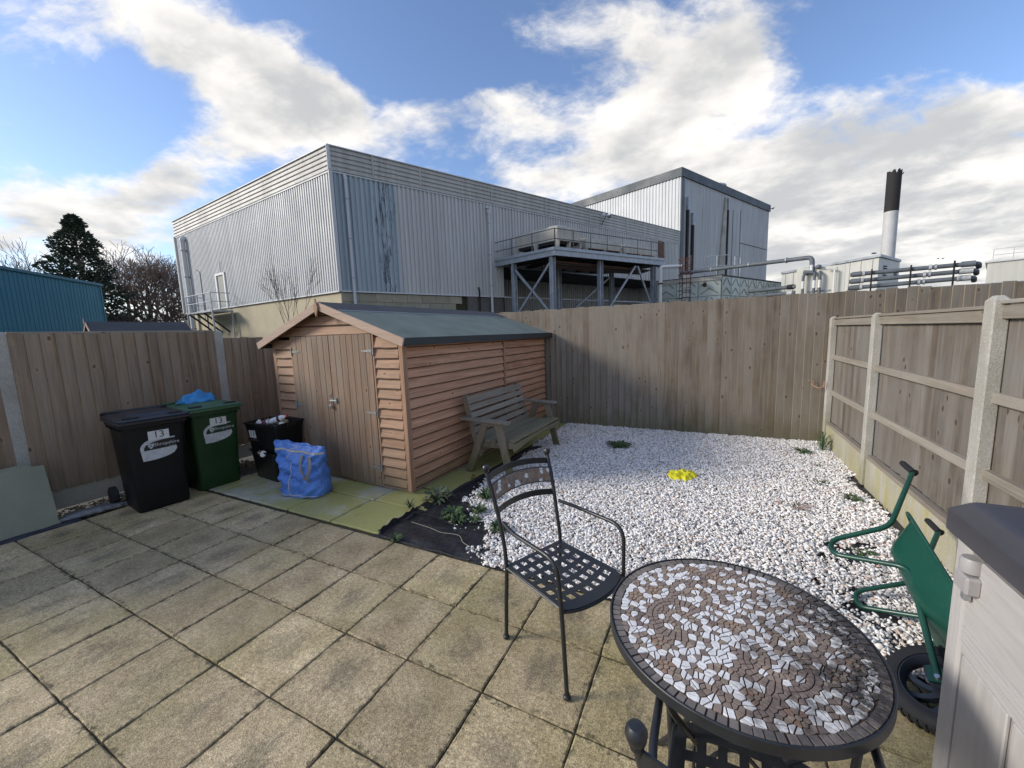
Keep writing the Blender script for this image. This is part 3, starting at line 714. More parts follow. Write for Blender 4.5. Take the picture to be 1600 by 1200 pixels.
MB().box(-W-.024, -.014, .035, -W+.04, .032, EV, c=.003).build('corner_trim', M_TRIM, SH)
MB().box(-.01, 2.012, .04, .032, 2.040, EV, c=.002).build('cover_strip', M_TRIM, SH)
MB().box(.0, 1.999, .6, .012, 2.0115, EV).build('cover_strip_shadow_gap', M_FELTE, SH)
MB().box(-W+.01, .02, 0, -.01, L-.01, .045).build('floor_bearer', M_BARGE, SH)
for sx in (-.404, -1.822): MB().box(sx, -.024, .04, sx+.022, .02, 1.70, c=.002).build('door_frame', M_TRIM, SH)
# gable boards over the door, following the roof line
def roofx(z): # half width available at height z
    return W/2*(AP-z)/(AP-EV)+.0
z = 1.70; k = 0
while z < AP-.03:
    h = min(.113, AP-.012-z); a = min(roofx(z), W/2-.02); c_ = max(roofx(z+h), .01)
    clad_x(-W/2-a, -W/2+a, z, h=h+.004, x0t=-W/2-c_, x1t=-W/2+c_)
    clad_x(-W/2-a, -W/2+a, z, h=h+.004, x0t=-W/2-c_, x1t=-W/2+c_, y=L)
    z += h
# doors
def t_hinge(parent, x, z, s):
    mb = MB(); y = -.030
    mb.prism([(x, z-.045), (x+s*.022, z-.045), (x+s*.022, z+.045), (x, z+.045)][::(1 if s > 0 else -1)], 0, .003, Matrix(((1, 0, 0, 0), (0, 0, -1, y), (0, 1, 0, 0), (0, 0, 0, 1))))
    mb.prism([(x-s*.004, z-.016), (x-s*.15, z-.006), (x-s*.16, z), (x-s*.15, z+.006), (x-s*.004, z+.016)][::(-1 if s > 0 else 1)], 0, .003, Matrix(((1, 0, 0, 0), (0, 0, -1, y), (0, 1, 0, 0), (0, 0, 0, 1))))
    mb.tube([(x, y-.004, z-.045), (x, y-.004, z+.045)], .006, 6)
    for q in (.04, .09, .135): mb.lathe([(.004, 0), (.003, .0015)], 6, Matrix.Translation((x-s*q, y-.003, z)) @ Matrix.Rotation(PI/2, 4, 'X'))
    return mb.build('hinge', M_HINGE, parent)
DX0, DX1 = -1.80, -.405; mid = (DX0+DX1)/2
for side, (a, b_) in enumerate(((DX0+.004, mid-.003), (mid+.003, DX1-.004))):
    D = MB().box(a+.005, -.008, .06, b_-.005, .002, 1.69).build('door', M_TRIM, SH)
    D['label'] = 'left door leaf, greyer' if side == 0 else 'right door leaf with three T hinges'
    k = 7; wv = (b_-a)/k
    for i in range(k):
        mb = MB(); mb.box(a+i*wv+.0015, -.027, .045+random.uniform(-.003, .003), a+(i+1)*wv-.0015, -.008, 1.70, c=.003)
        o = mb.mesh('plank', M_DOOR); cx = a+(i+.5)*wv
        link('plank', o, D)
    if side == 0:
        for z in (1.52, .87, .24): t_hinge(D, a, z, -1)
    else:
        for z in (1.52, .85, .24): t_hinge(D, b_, z, 1)
m = MB(); m.box(mid-.05, -.034, .93, mid+.06, -.028, .965, c=.001); m.tube([(mid-.02, -.045, .95), (mid+.08, -.045, .955)], .006, 6); m.box(mid+.03, -.04, .925, mid+.07, -.028, .985)
m.tube([(mid-.045, -.036, .99), (mid-.045, -.036, 1.02), (mid-.02, -.03, 1.03)], .004, 5); m.build('hasp', M_HINGE, SH)
m = MB(); m.box(mid-.045, -.062, .86, mid-.002, -.040, .905, c=.006); m.tube(smooth_path([(mid-.040, -.051, .90), (mid-.038, -.051, .94), (mid-.022, -.051, .955), (mid-.008, -.051, .94), (mid-.008, -.051, .90)], 4), .004, 6)
m.build('padlock', plain('brushed_padlock', (.5, .48, .42), .35, metal=.8), SH)
# roof
sl = math.atan2(AP-EV, W/2); ov = .13
def roof_plane(s, t0, t1, nm, mt, oy0=-.10, oy1=L+.07, base=0.0, uend=None, ub=0.0):
    ue = (W/2+ov) if uend is None else uend
    mb = MB(); cx = -W/2
    prof = []
    def P(u_, t_): return (cx+s*(u_*1.0), None, AP+.008-(u_)*math.tan(sl)+t_/math.cos(sl))
    k = 24; rings = []
    for i in range(k+1):
        y = oy0+(oy1-oy0)*i/k; sag = .003*math.sin(i*1.1+s)+.0015*math.sin(i*2.7)
        r_ = [P(ub, t0), P(ue, t0), P(ue, t1), P(ub, t1)]
        rings.append([(a, y, c_+(sag if j in (1, 2) else 0)) for j, (a, _, c_) in enumerate(r_)])
    mb.loft(rings); return mb.build(nm, mt, SH)
roof_plane(1, 0, .018, 'roof_deck', M_TRIM); roof_plane(-1, 0, .018, 'roof_deck', M_TRIM)
roof_plane(1, .0185, .023, 'roof_felt', M_FELT, -.105, L+.075); roof_plane(-1, .0185, .023, 'roof_felt', M_FELT, -.105, L+.075)
roof_plane(1, .0235, .029, 'ridge_felt', M_FELTD, -.107, L+.077, uend=.30); roof_plane(-1, .0235, .029, 'ridge_felt', M_FELTD, -.107, L+.077, uend=.28)
# white laitance line along the lap of the ridge felt
m = MB(); u_ = .302; zz_ = AP+.008-u_*math.tan(sl)+.0235/math.cos(sl); P = [(-W/2+u_+.004*math.sin(i*1.9), -.10+i*.12, zz_+.002) for i in range(30)]; m.tube(P, .006, 4); m.build('felt_adhesive_line', plain('pale_adhesive', (.36, .40, .41), .7), SH)
for s in (1, -1):
    xe = -W/2+s*(W/2+ov); ze = AP+.008-(W/2+ov)*math.tan(sl)
    mb = MB(); k = 30; rings = []
    for i in range(k+1):
        y = -.107+(L+.18)*i/k; q = .006*math.sin(i*.9)+(.012 if 17 < i < 21 else 0)
        rings.append([(xe-s*.004, y, ze-.050+q*.3), (xe+s*(.010+q*.4), y, ze-.048+q*.4), (xe+s*.006, y, ze+.030), (xe-s*.004, y, ze+.030)])
    mb.loft(rings); mb.build('felt_eave_edge', M_FELTE, SH, smooth=True)
    MB().box(xe-s*.03 if s > 0 else xe, -.09, ze-.05, xe if s > 0 else xe+.03, L+.06, ze-.006).build('eave_batten', M_FELTE, SH)
    # barge boards
    for yy in (-.125, L+.078):
        mb = MB(); a = Vector((-W/2+s*.012, yy, AP+.022)); b_ = Vector((xe+s*.012, yy, ze+.018))
        mb.beam(a+Vector((0, 0, -.035)), b_+Vector((0, 0, -.035)), .018, .085, up=(0, 0, 1), c=.002); mb.build('barge_board', M_BARGE, SH)
m = MB(); m.prism([(0, -.10), (.036, 0), (0, .10), (-.036, 0)], 0, .016, Matrix(((1, 0, 0, -W/2), (0, 0, -1, -.138), (0, 1, 0, AP-.03), (0, 0, 0, 1)))); m.build('finial', M_TRIM, SH)
# ------------------------------------------------------------------ wheelie bins
def wheelie(name, label, loc, rot, mb_body, m_lid, group, ink, stick=(0, 0)):
    T = thing(name, label, 'wheelie bin', loc, rot, group)
    # local: front face looks to +x, width along y
    def ring(x0, x1, hw, r, z): return rrect((x1-x0)/2, hw, r, 4, cx=(x0+x1)/2, z=z)
    prof = [(-.21, .255, .205, .05, .005), (-.22, .26, .21, .05, .03), (-.25, .270, .216, .05, .30), (-.275, .285, .226, .045, .62), (-.29, .300, .234, .04, .84), (-.29, .302, .236, .04, .868)]
    mb = MB(); mb.loft([ring(*p) for p in prof], cap1=False)
    rim = [(-.32, .325, .262, .04, .868), (-.32, .325, .262, .04, .905), (-.32, .318, .256, .04, .908), (-.33, .29, .235, .03, .905), (-.31, .27, .2, .03, .6)]
    mb.loft([ring(*prof[-1])]+[ring(*p) for p in rim], cap0=False)
    for k in range(9):       # comb ribs below the rim
        y = -.22+k*.055; mb.box(.30, y-.003, .842, .318, y+.003, .868)
    for s in (-1, 1):
        for k in range(6): x = -.25+k*.09; mb.box(x-.003, s*.245-.015, .84, x+.003, s*.245+.015, .868)
    # moulded panel on the front
    mb.build('body', mb_body, T, smooth=True)
    lid = MB()
    lr = [(-.34, .345, .280, .03, .908), (-.34, .352, .287, .035, .912), (-.34, .352, .287, .035, .926), (-.335, .340, .276, .035, .932), (-.335, .345, .280, .035, .945), (-.325, .325, .262, .04, .955), (-.28, .285, .235, .05, .962), (-.25, .20, .19, .05, .964), (-.23, .18, .175, .05, .978), (-.20, .15, .15, .04, .982)]
    lid.loft([ring(*p) for p in lr]); Lo = lid.build('lid', m_lid, T, smooth=True)
    for s in (-1, 1):        # grip recesses
        g = MB(); P = [(.245, s*.17-.055), (.272, s*.17-.062), (.305, s*.17-.05), (.305, s*.17+.05), (.272, s*.17+.062), (.245, s*.17+.055)]
        g.prism(P, .955, .972); g.build('grip_recess', M_TUBBLK, Lo)
    MB().tube([(-.365, -.25, .968), (-.365, .25, .968)], .015, 8).build('handle_bar', m_lid, T, smooth=True)
    for s in (-1, 1): MB().box(-.385, s*.25-.018, .90, -.325, s*.25+.018, .975, c=.008).build('hinge_lug', mb_body, T)
    for s in (-1, 1):
        wb = MB(); M = Matrix.Translation((-.30, s*.275, .10)) @ Matrix.Rotation(PI/2, 4, 'X')
        wb.lathe([(.03, -.03), (.085, -.03), (.10, -.022), (.10, .022), (.085, .03), (.03, .03)], 20, M)
        Wl = wb.build('wheel', M_RUBBER, T, smooth=True)
        h = MB(); h.lathe([(.025, -.034), (.06, -.033), (.065, -.0305)], 16, M @ Matrix.Rotation(PI if s > 0 else 0, 4, 'X')); h.lathe([(.065, .0305), (.06, .033), (.025, .034)], 16, M); h.build('hub', mb_body, Wl, smooth=True)
    MB().tube([(-.30, -.25, .10), (-.30, .25, .10)], .012, 6).build('axle', M_STEEL, T)
    # front-face print, laid on the tapering face just proud of it
    x0, z0_, x1, z1_ = .270, .30, .285, .62
    a = math.atan2(x1-x0, z1_-z0_)
    def FM(y, z, off=.002):
        zz = z; xx = (.285+(z-.62)*(.300-.285)/.22 if z > .62 else .270+(z-.30)*(.285-.270)/.32)+off
        tz = Vector((math.sin(a), 0, math.cos(a))); ty = Vector((0, 1, 0)); nn = ty.cross(tz)
        return Matrix(((ty.x, tz.x, nn.x, xx), (ty.y, tz.y, nn.y, y), (ty.z, tz.z, nn.z, zz), (0, 0, 0, 1)))
    sy, sz = stick
    Mx = FM(.0+sy, .585+sz, .0035)
    def U(px, py): return ((px-590)/765*.285, (-(py+.19*(px-210))+850)/405*.205)
    white = [(245, 975), (210, 740), (222, 690), (255, 640), (330, 575), (450, 515), (600, 480), (780, 462), (950, 430), (955, 452), (800, 486), (650, 520), (520, 560), (400, 610), (330, 650), (290, 705), (282, 765), (970, 628), (976, 680), (940, 735), (900, 775), (820, 820), (700, 868), (580, 905), (450, 940)]
    s = MB(); s.prism([U(*p) for p in white][::-1], 0, .0008, Mx); st = s.build('council_sticker', M_STICKG, T)
    k = MB(); k.prism([U(*p) for p in [(288, 752), (296, 706), (338, 655), (405, 615), (530, 566), (660, 525), (810, 491), (955, 460), (968, 618)]], 0, .0008, Mx); k.build('sticker_field', ink, T)
    sh = MB(); M2 = Mx @ Matrix.Translation((0, 0, .001)); c = U(435, 655)
    sh.prism([(c[0]-.022, c[1]+.022), (c[0]-.022, c[1]), (c[0]-.014, c[1]-.018), (c[0], c[1]-.028), (c[0]+.014, c[1]-.018), (c[0]+.022, c[1]), (c[0]+.022, c[1]+.022)], 0, .0006, M2); sh.build('shield_emblem', M_STICKG, st)
    sk = MB()
    for q in (-1, 1): sk.beam(M2 @ Vector((c[0]-.014*q, c[1]-.014, .001)), M2 @ Vector((c[0]+.010*q, c[1]+.012, .001)), .004, .001, up=Mx.to_3x3() @ Vector((0, 0, 1)))
    sk.build('emblem_bars', ink, st)
    q = U(735, 590)
    lettering('Shropshire', .046, M2 @ Matrix.Translation((q[0]+.012, q[1]+.001, 0)), M_INKW, st, depth=.0004)
    q = U(880, 610); lettering('Council', .018, M2 @ Matrix.Translation((q[0], q[1]-.013, 0)), M_INKW, st, depth=.0004)
    M3 = FM(.010+sy, .765+sz*.3, .006); pl = MB(); pl.box(-.082, -.046, 0, .082, .046, .0015, M3); po = pl.build('number_plate', M_STICK, T)
    lettering('13', .092, M3 @ Matrix.Translation((.002, .004, .0022)), M_INK, po, depth=.0004)
    ln = MB(); ln.box(-.04, -.0375, .0015, .04, -.0362, .0019, M3); ln.build('printed_line', M_INKW, po)
    return T
wheelie('wheelie_bin', 'black wheelie bin numbered 13, nearer the camera of the two against the fence', (-3.872, -.37, 0), R(-7.3), M_BLACKP, M_BLACKLID, None, M_INK)
wheelie('wheelie_bin', 'green wheelie bin numbered 13, with a blue plastic sack lying on its lid', (-3.955, .185, .0), R(-4), M_GREENP, M_GREENLID, None, M_INKG, (.01, .02))
# blue sack crumpled on the green bin
def crumple(name, mt, loc, sx, sy, h, seed, lobes=3, flat=.25, rz=0, n=40, parent=None):
    rr = random.Random(seed); ph = [rr.uniform(0, 6.28) for _ in range(12)]
    mb = MB(); m_ = n//2; rings = []
    for j in range(m_+1):
        v_ = j/m_; rad = math.sin(v_*PI*.5+.0001) if j else .02
        ring = []
        for i in range(n):
            a = 2*PI*i/n
            rr_ = (1-v_)**.0*(math.cos(v_*PI/2)*1.0)
            k_ = 1+.16*math.sin(2*a+ph[0])+.10*math.sin(5*a+ph[1]+v_*3)+.06*math.sin(9*a+ph[2]-v_*5)+.03*math.sin(17*a+ph[6]+4*v_)
            x = sx*k_*math.cos(a)*rr_; y = sy*k_*math.sin(a)*rr_
            z = h*math.sin(v_*PI/2)*(.72+.25*math.sin(x/sx*4+ph[3])+.14*math.sin((x+y)/sy*7+ph[4])+.09*math.sin((x-y)/sy*15+ph[5]))
            ring.append((x, y, max(z, .001)))
        rings.append(ring)
    rings = [[(x*.94, y*.94, 0) for x, y, z in rings[0]]]+rings
    mb.loft(rings); o = mb.build(name, mt, parent, loc, smooth=True); o.rotation_euler = (0, 0, rz); return o
tag(crumple('plastic_sack', M_SACK, (-4.05, .185, .984), .13, .21, .12, 4, rz=.2, n=56), 'crumpled bright blue plastic sack on top of the green wheelie bin', 'plastic sack')
# ------------------------------------------------------------------ recycling boxes
def recbox(label, loc, rz, first=False):
    T = thing('recycling_box', label, 'recycling box', loc, rz, 'black kerbside recycling boxes')
    def ring(hx, hy, r, z): return rrect(hx, hy, r, 4, z=z)
    mb = MB(); mb.loft([ring(.235, .155, .03, 0), ring(.24, .16, .03, .01), ring(.272, .182, .03, .30), ring(.276, .186, .03, .31), ring(.276, .186, .03, .33), ring(.292, .202, .03, .335), ring(.292, .202, .03, .352), ring(.278, .188, .03, .352), ring(.262, .172, .03, .30), ring(.225, .145, .03, .02)], cap1=True)
    mb.build('body', M_TUBBLK, T, smooth=True)
    for s in (-1, 1): MB().box(s*.29-.004, -.06, .30, s*.29+.012, .06, .335, c=.003).build('handle', M_TUBBLK, T)
    return T
B1 = recbox('lower black recycling box standing on the slabs beside the blue bag', (-3.37, .655, .008), R(-6))
B2 = recbox('upper black recycling box numbered 13, heaped with bottles and cans', (-3.39, .66, .345), R(4))
# print on the upper box, near the left end of the face toward the patio
tl = math.atan2(.032, .29)
Mf = Matrix.Translation((-.175, -.1765, .21)) @ Matrix.Rotation(PI/2-tl*-1, 4, 'X')
Mf = Matrix.Translation((-.155, -.1775, .215)) @ Matrix.Rotation(PI/2+tl, 4, 'X')
pm_ = MB(); pm_.box(-.055, -.045, 0, .055, .045, .0015, Mf); po = pm_.build('number_plate', M_STICK, B2)
lettering('13', .085, Mf @ Matrix.Translation((.002, .003, .002)), M_INK, po, depth=.0004)
for txt, s_, dy in (('To recycle', .016, -.058), ('Plastics, glass', .026, -.082), ('and cans', .026, -.108)):
    lettering(txt, s_, Mf @ Matrix.Translation((.02, dy, .0004)), M_INKW, B2, depth=.0004, name='printed_text')
# contents
def bottle(loc, rot, r, h, mt, capm, label, cat='bottle', name='bottle', neck=.35):
    T = thing(name, label, cat, loc, rot=rot)
    MB().lathe([(r*.6, 0), (r*.95, .004), (r, .015), (r, h*.62), (r*.92, h*.70), (r*neck, h*.88), (r*neck, h*.95)], 14).build('body', mt, T, smooth=True)
    MB().lathe([(r*neck+.004, h*.93), (r*neck+.004, h), (r*neck*.6, h+.002)], 12).build('cap', capm, T, smooth=True)
M_WPL = plain('white_plastic', (.72, .72, .70), .4, var=.1); M_RED = plain('red_plastic', (.55, .05, .04), .4); M_MAR = plain('maroon_plastic', (.16, .04, .06), .4)
M_GREYC = plain('aluminium_can', (.5, .5, .52), .35, metal=.8, var=.25, scale=30); M_CARD = plain('cardboard', (.35, .26, .16), .8)
zt = .68
bottle((-3.335, .59, .70), (0, R(72), R(28)), .036, .21, M_WPL, M_RED, 'white bottle with a big red cap poking out of the upper box')
lk = MB(); lk.lathe([(.037, .09), (.037, .12)], 14); lk.build('dark_print_band', M_INK, bpy.data.objects['bottle'])
lk.v = []
o = crumple('carton', M_MAR, (-3.47, .60, .665), .06, .05, .055, 12); tag(o, 'crushed maroon carton beside the white cap in the upper box', 'carton')
o = crumple('crushed_can', M_GREYC, (-3.41, .60, .668), .045, .035, .06, 15); tag(o, 'crushed shiny can in the middle of the upper recycling box', 'can')
o = crumple('crumpled_paper', M_WPL, (-3.55, .575, .668), .045, .03, .045, 18); tag(o, 'small crumpled white wrapper at the left end of the upper box', 'wrapper')
o = crumple('crumpled_paper', M_WPL, (-3.19, .63, .668), .05, .03, .035, 19); tag(o, 'flat white scrap at the right end of the upper box', 'wrapper')
o = crumple('crushed_carton', M_CARD, (-3.40, .72, .655), .12, .08, .05, 22); tag(o, 'brown crushed card lying deep in the upper recycling box', 'carton')
T = thing('tin_lid', 'round white tin lid end showing between the two recycling boxes', 'tin', (-3.33, .462, .335), rot=(R(66), 0, R(15)))
MB().lathe([(.036, 0), (.038, .02), (.034, .024), (.020, .022), (.018, .025)], 20).build('disc', M_WPL, T, smooth=True)
o = crumple('crushed_carton', M_CARD, (-3.42, .47, .335), .04, .025, .03, 29); tag(o, 'small tan scrap beside the tin lid between the boxes', 'carton')
# ------------------------------------------------------------------ blue carrier bag
BG = thing('shopping_bag', 'large blue woven plastic bag with grey handles standing on the pale slabs', 'bag', (-2.55, .41, .01), R(10))
BG.scale = (1.12, 1.1, 1.06)
rr = random.Random(3); n = 72; rings = []
for j in range(30):
    v_ = j/29; z = .54*v_
    hx = .235+.05*v_*v_+.012*math.sin(v_*9); hy = .115*(1-v_**1.6)+.022+.02*math.sin(v_*PI); cx = -.02*v_+.015*math.sin(v_*4)
    ring = []
    for i in range(n):
        a = 2*PI*i/n; ca, sa = math.cos(a), math.sin(a); e = .55
        x = hx*abs(ca)**e*(1 if ca > 0 else -1); y = hy*abs(sa)**e*(1 if sa > 0 else -1)
        w_ = .016*math.sin(x*26+v_*7+.8*math.sin(v_*19))*math.sin(v_*PI)**.6+.009*math.sin(x*55-v_*31)+.011*math.sin(v_*24+x*14)*math.sin(v_*PI)
        w_ += .006*abs(math.sin(v_*40+x*37))*math.sin(v_*PI)
        y += (w_ if sa < 0 else -w_); x += .012*math.sin(v_*17+y*8)*math.sin(v_*PI)
        zz = z-(.055*((x+.28)/.56)*v_**3)+.008*math.sin(x*30)*v_**4+ (0 if j else 0)
        ring.append((x+cx, y, max(zz, 0)))
    rings.append(ring)
mb = MB(); mb.loft(rings, cap1=False)
inner = [[(x*.985, y*.7, z-.01) for x, y, z in rings[-1]], [(x*.8, y*.3, z-.08) for x, y, z in rings[-1]]]
mb.loft([rings[-1]]+inner, cap0=False); mb.build('body', M_BAG, BG, smooth=True)
def bagpt(x, v_, off=.004):
    j = min(29, max(0, round(v_*29))); rg_ = [p for p in rings[j] if p[1] < .0]; p = min(rg_, key=lambda q: abs(q[0]-x)); return Vector((p[0], p[1]-off, p[2]))
mb = MB(); P = [bagpt(-.30+.6*i/24, .87, .002) for i in range(25)]
mb.loft([[tuple(p+Vector((0, 0, -.009))), tuple(p+Vector((0, -.002, -.009))), tuple(p+Vector((0, -.002, .009))), tuple(p+Vector((0, 0, .009)))] for p in P]); mb.build('cream_band', M_CREAM, BG)
mb = MB(); mb.tube([bagpt(-.06, .02+.94*i/26, .001) for i in range(27)], .0035, 5); mb.tube([bagpt(-.28+.56*i/20, .045, .001) for i in range(21)], .0035, 5); mb.build('seam_piping', M_CREAM, BG)
def strap(pts, w_, name='handle'):
    P = smooth_path(pts, 6); mb = MB(); rg_ = []
    for i, p in enumerate(P):
        d_ = (P[min(i+1, len(P)-1)]-P[max(0, i-1)]).normalized(); sd_ = d_.cross(Vector((0, -1, .0))).normalized()*w_/2; q = Vector((0, -.003, 0))
        rg_.append([tuple(p-sd_), tuple(p-sd_+q), tuple(p+sd_+q), tuple(p+sd_)])
    mb.loft(rg_); mb.build(name, M_STRAP, BG, smooth=True)
q0 = bagpt(.03, .80); q1 = bagpt(.19, .78)
strap([q0, q0+Vector((.012, -.045, -.07)), q0+Vector((.045, -.065, -.18)), q0+Vector((.10, -.07, -.24)), q1+Vector((-.01, -.07, -.17)), q1+Vector((.012, -.05, -.07)), q1+Vector((-.02, -.015, -.005)), q1+Vector((-.045, -.01, -.03))], .028)
# small stone by the bag
tag(crumple('flat_stone', M_CONC, (-2.86, .44, .01), .06, .035, .022, 41), 'flat grey stone lying left of the blue bag', 'stone')
# ------------------------------------------------------------------ sheets and polythene at the left fence
T = thing('fibre_sheet', 'pale green-grey board sheet leaning on the fence at the left edge, the front one', 'board', (0, 0, 0))
def lean_sheet(parent, y0, y1, h, xb, xt, th, notch=None):
    mb = MB(); P = [(y0, 0), (y1, 0), (y1-.01, .06), (y1-.0, .12), (y1+.02, h), (y1-.06, h+.005), (y1-.065, h+.015), (y0, h-.02)] if notch is None else notch
    k = math.atan2(xb-xt, h); L_ = math.hypot(xb-xt, h)
    M = Matrix(((0, -math.sin(k), math.cos(k), xb), (1, 0, 0, 0), (0, math.cos(k), math.sin(k), .002), (0, 0, 0, 1)))
    mb.prism(P, 0, th, M); return mb.build('sheet', M_SHEET, parent)
lean_sheet(T, -2.3, -1.02, .60, -4.12, -4.42, .012)
T = thing('fibre_sheet', 'second board sheet just behind the first at the left fence, its cut edge showing', 'board', (0, 0, 0))
lean_sheet(T, -2.3, -1.10, .62, -4.145, -4.445, .012, [(-2.3, 0), (-1.10, 0), (-1.09, .625), (-1.16, .635), (-2.3, .61)])
tag(MB().loft([[(x, y, z) for x, z in ((-4.14+dx, .0), (-4.02+dx, .0), (-4.03+dx, .012+.006*math.sin(y*23)), (-4.12+dx, .014))] for y, dx in [(-2.2+.05*i, .01*math.sin(i*.8)-.001*i) for i in range(27)]]).build('polythene_strip', M_PLASD, smooth=True), 'dark blue polythene strip under the leaning boards', 'polythene')
rings = []
for i in range(30):
    u_ = i/29; y = -1.06+.56*u_; w_ = .05*(math.sin(min(u_*1.15, 1)*PI)**.4+.08)+.006*math.sin(i*1.7); hz = .030*(math.sin(u_*PI)**.5)+.003
    ring = []
    for k in range(14):
        a = 2*PI*k/14; ring.append((-4.17+.12*u_+w_*math.cos(a)*(1+.1*math.sin(i*.9+k)), y+.004*math.sin(k*2), max(.001, hz+hz*math.sin(a)*(1+.12*math.sin(i*1.3+2*k)))))
    rings.append(ring)
o = MB().loft(rings).build('rolled_polythene', M_PLASG, smooth=True); tag(o, 'rolled grey polythene sack lying on gravel between boards and black bin', 'polythene roll')
MB().loft([[(-4.34, -.95+.04*i, .012+.004*math.sin(i)), (-4.20, -.95+.04*i, .014+.008*math.sin(i*1.7)), (-4.20, -.95+.04*i, .018+.008*math.sin(i*1.7)), (-4.34, -.95+.04*i, .016+.004*math.sin(i))] for i in range(9)]).build('loose_flap', M_PLASG, o, smooth=True)
# ------------------------------------------------------------------ wooden bench
BN = thing('garden_bench', 'weathered slatted wooden bench with A-frame legs beside the shed', 'bench', (-.87, 2.33, 0), R(-2))
def wb(name, a, b_, w_, h, mt, up=(0, 0, 1), parent=BN): return MB().beam(a, b_, w_, h, up, c=.004).build(name, mt, parent)
y0, y1 = -.70, .71
for y in (y0, y1):
    wb('leg', (.24, y, .0), (.10, y, .615), .045, .085, M_BENCHX, (1, 0, 0)); wb('leg', (-.33, y, .0), (-.08, y, .615), .045, .085, M_BENCHX, (1, 0, 0))
    wb('armrest', (-.40, y, .66), (.24, y, .645), .085, .032, M_BENCH)
    wb('arm_support', (-.14, y, .625), (.16, y, .615), .042, .045, M_BENCHX)
    s = 1 if y < 0 else -1; yi = y+s*.05
    wb('seat_bearer', (-.25, yi, .345), (.28, yi, .375), .04, .075, M_BENCHX)
    wb('back_post', (-.20, yi, .20), (-.385, yi, .93), .04, .07, M_BENCHX, (1, 0, 0))
ys0, ys1 = y0+.0, y1+.0
for k in range(6):
    x = -.165+k*.084; wb('seat_slat', (x, ys0+.03, .395+.006*k), (x, ys1-.03, .395+.006*k), .070, .022, M_BENCHG)
for k in range(6):
    u_ = .14+k*.155; bx = -.20+(-.385+.20)*((.20+u_*.80-.2)/.73); z = .43+k*.088
    bx = -.20-.185*((z-.20)/.73)+.045; nn = Vector((.97, 0, .25))
    wb('back_slat', (bx, ys0+.02, z), (bx, ys1-.02, z), .068 if k < 5 else .085, .020, M_BENCH, tuple(nn))
# front apron with a shallow arch
mb = MB(); P = [(ys0+.02, .40), (ys1-.02, .40), (ys1-.02, .31)]+[(ys1-.10-(ys1-ys0-.2)*i/16, .315+.05*math.sin(PI*i/16)) for i in range(17)]+[(ys0+.02, .31)]
mb.prism(P, 0, .024, Matrix(((0, 0, 1, .275), (1, 0, 0, 0), (0, 1, 0, 0), (0, 0, 0, 1)))); mb.build('front_apron', M_BENCHG, BN)
wb('stretcher', (-.19, y0, .27), (-.19, y1, .27), .03, .07, M_BENCHX)
# ------------------------------------------------------------------ yellow cloth
mb = MB(); rings = []
for j in range(20):
    v_ = j/19; ring = []
    for i in range(60):
        a = 2*PI*i/60; k_ = 1+.18*math.sin(2*a+1)+.09*math.sin(5*a)+.05*math.sin(11*a+2)
        r_ = (1-v_)*k_; x = .13*r_*math.cos(a); y = .17*r_*math.sin(a)
        z = .038+.045*(v_**.7)+.010*math.sin(x*70+y*25+2*math.sin(y*40))+.007*math.sin(y*80-x*50)+.004*math.sin(x*170+y*90)
        ring.append((x, y, z-.02*(j == 0)))
    rings.append(ring)
tag(mb.loft(rings).build('yellow_cloth', M_YEL, None, (1.12, 2.33, -.004), smooth=True), 'crumpled bright yellow cloth lying on the white gravel', 'cloth')
# ------------------------------------------------------------------ weeds
def weed(loc, r_, n, h, seed, label, mt=M_WEED, wide=.22, name='weed'):
    rr = random.Random(seed); T = thing(name, label, 'weed', loc, rr.uniform(0, 6)); 
    for g in range(3):
        mb = MB()
        for i in range(n//3):
            a = rr.uniform(0, 6.28); L_ = r_*rr.uniform(.5, 1.1); up_ = rr.uniform(.25, 1.2)*h; w_ = L_*wide*rr.uniform(.6, 1.2)
            d_ = Vector((math.cos(a), math.sin(a), 0)); s_ = Vector((-d_.y, d_.x, 0)); b0 = d_*rr.uniform(0, r_*.25)
            P = [b0, b0+d_*L_*.35+Vector((0, 0, up_*.75)), b0+d_*L_*.75+Vector((0, 0, up_)), b0+d_*L_+Vector((0, 0, up_*.7))]; W_ = [.15, 1, .8, .05]
            i0 = len(mb.v)
            for p, q in zip(P, W_): mb.v += [tuple(p-s_*w_*q/2), tuple(p+s_*w_*q/2+Vector((0, 0, .003)))]
            for k in range(3): mb.quad(i0+2*k, i0+2*k+1, i0+2*k+3, i0+2*k+2)
        mb.build('leaf_cluster', mt, T)
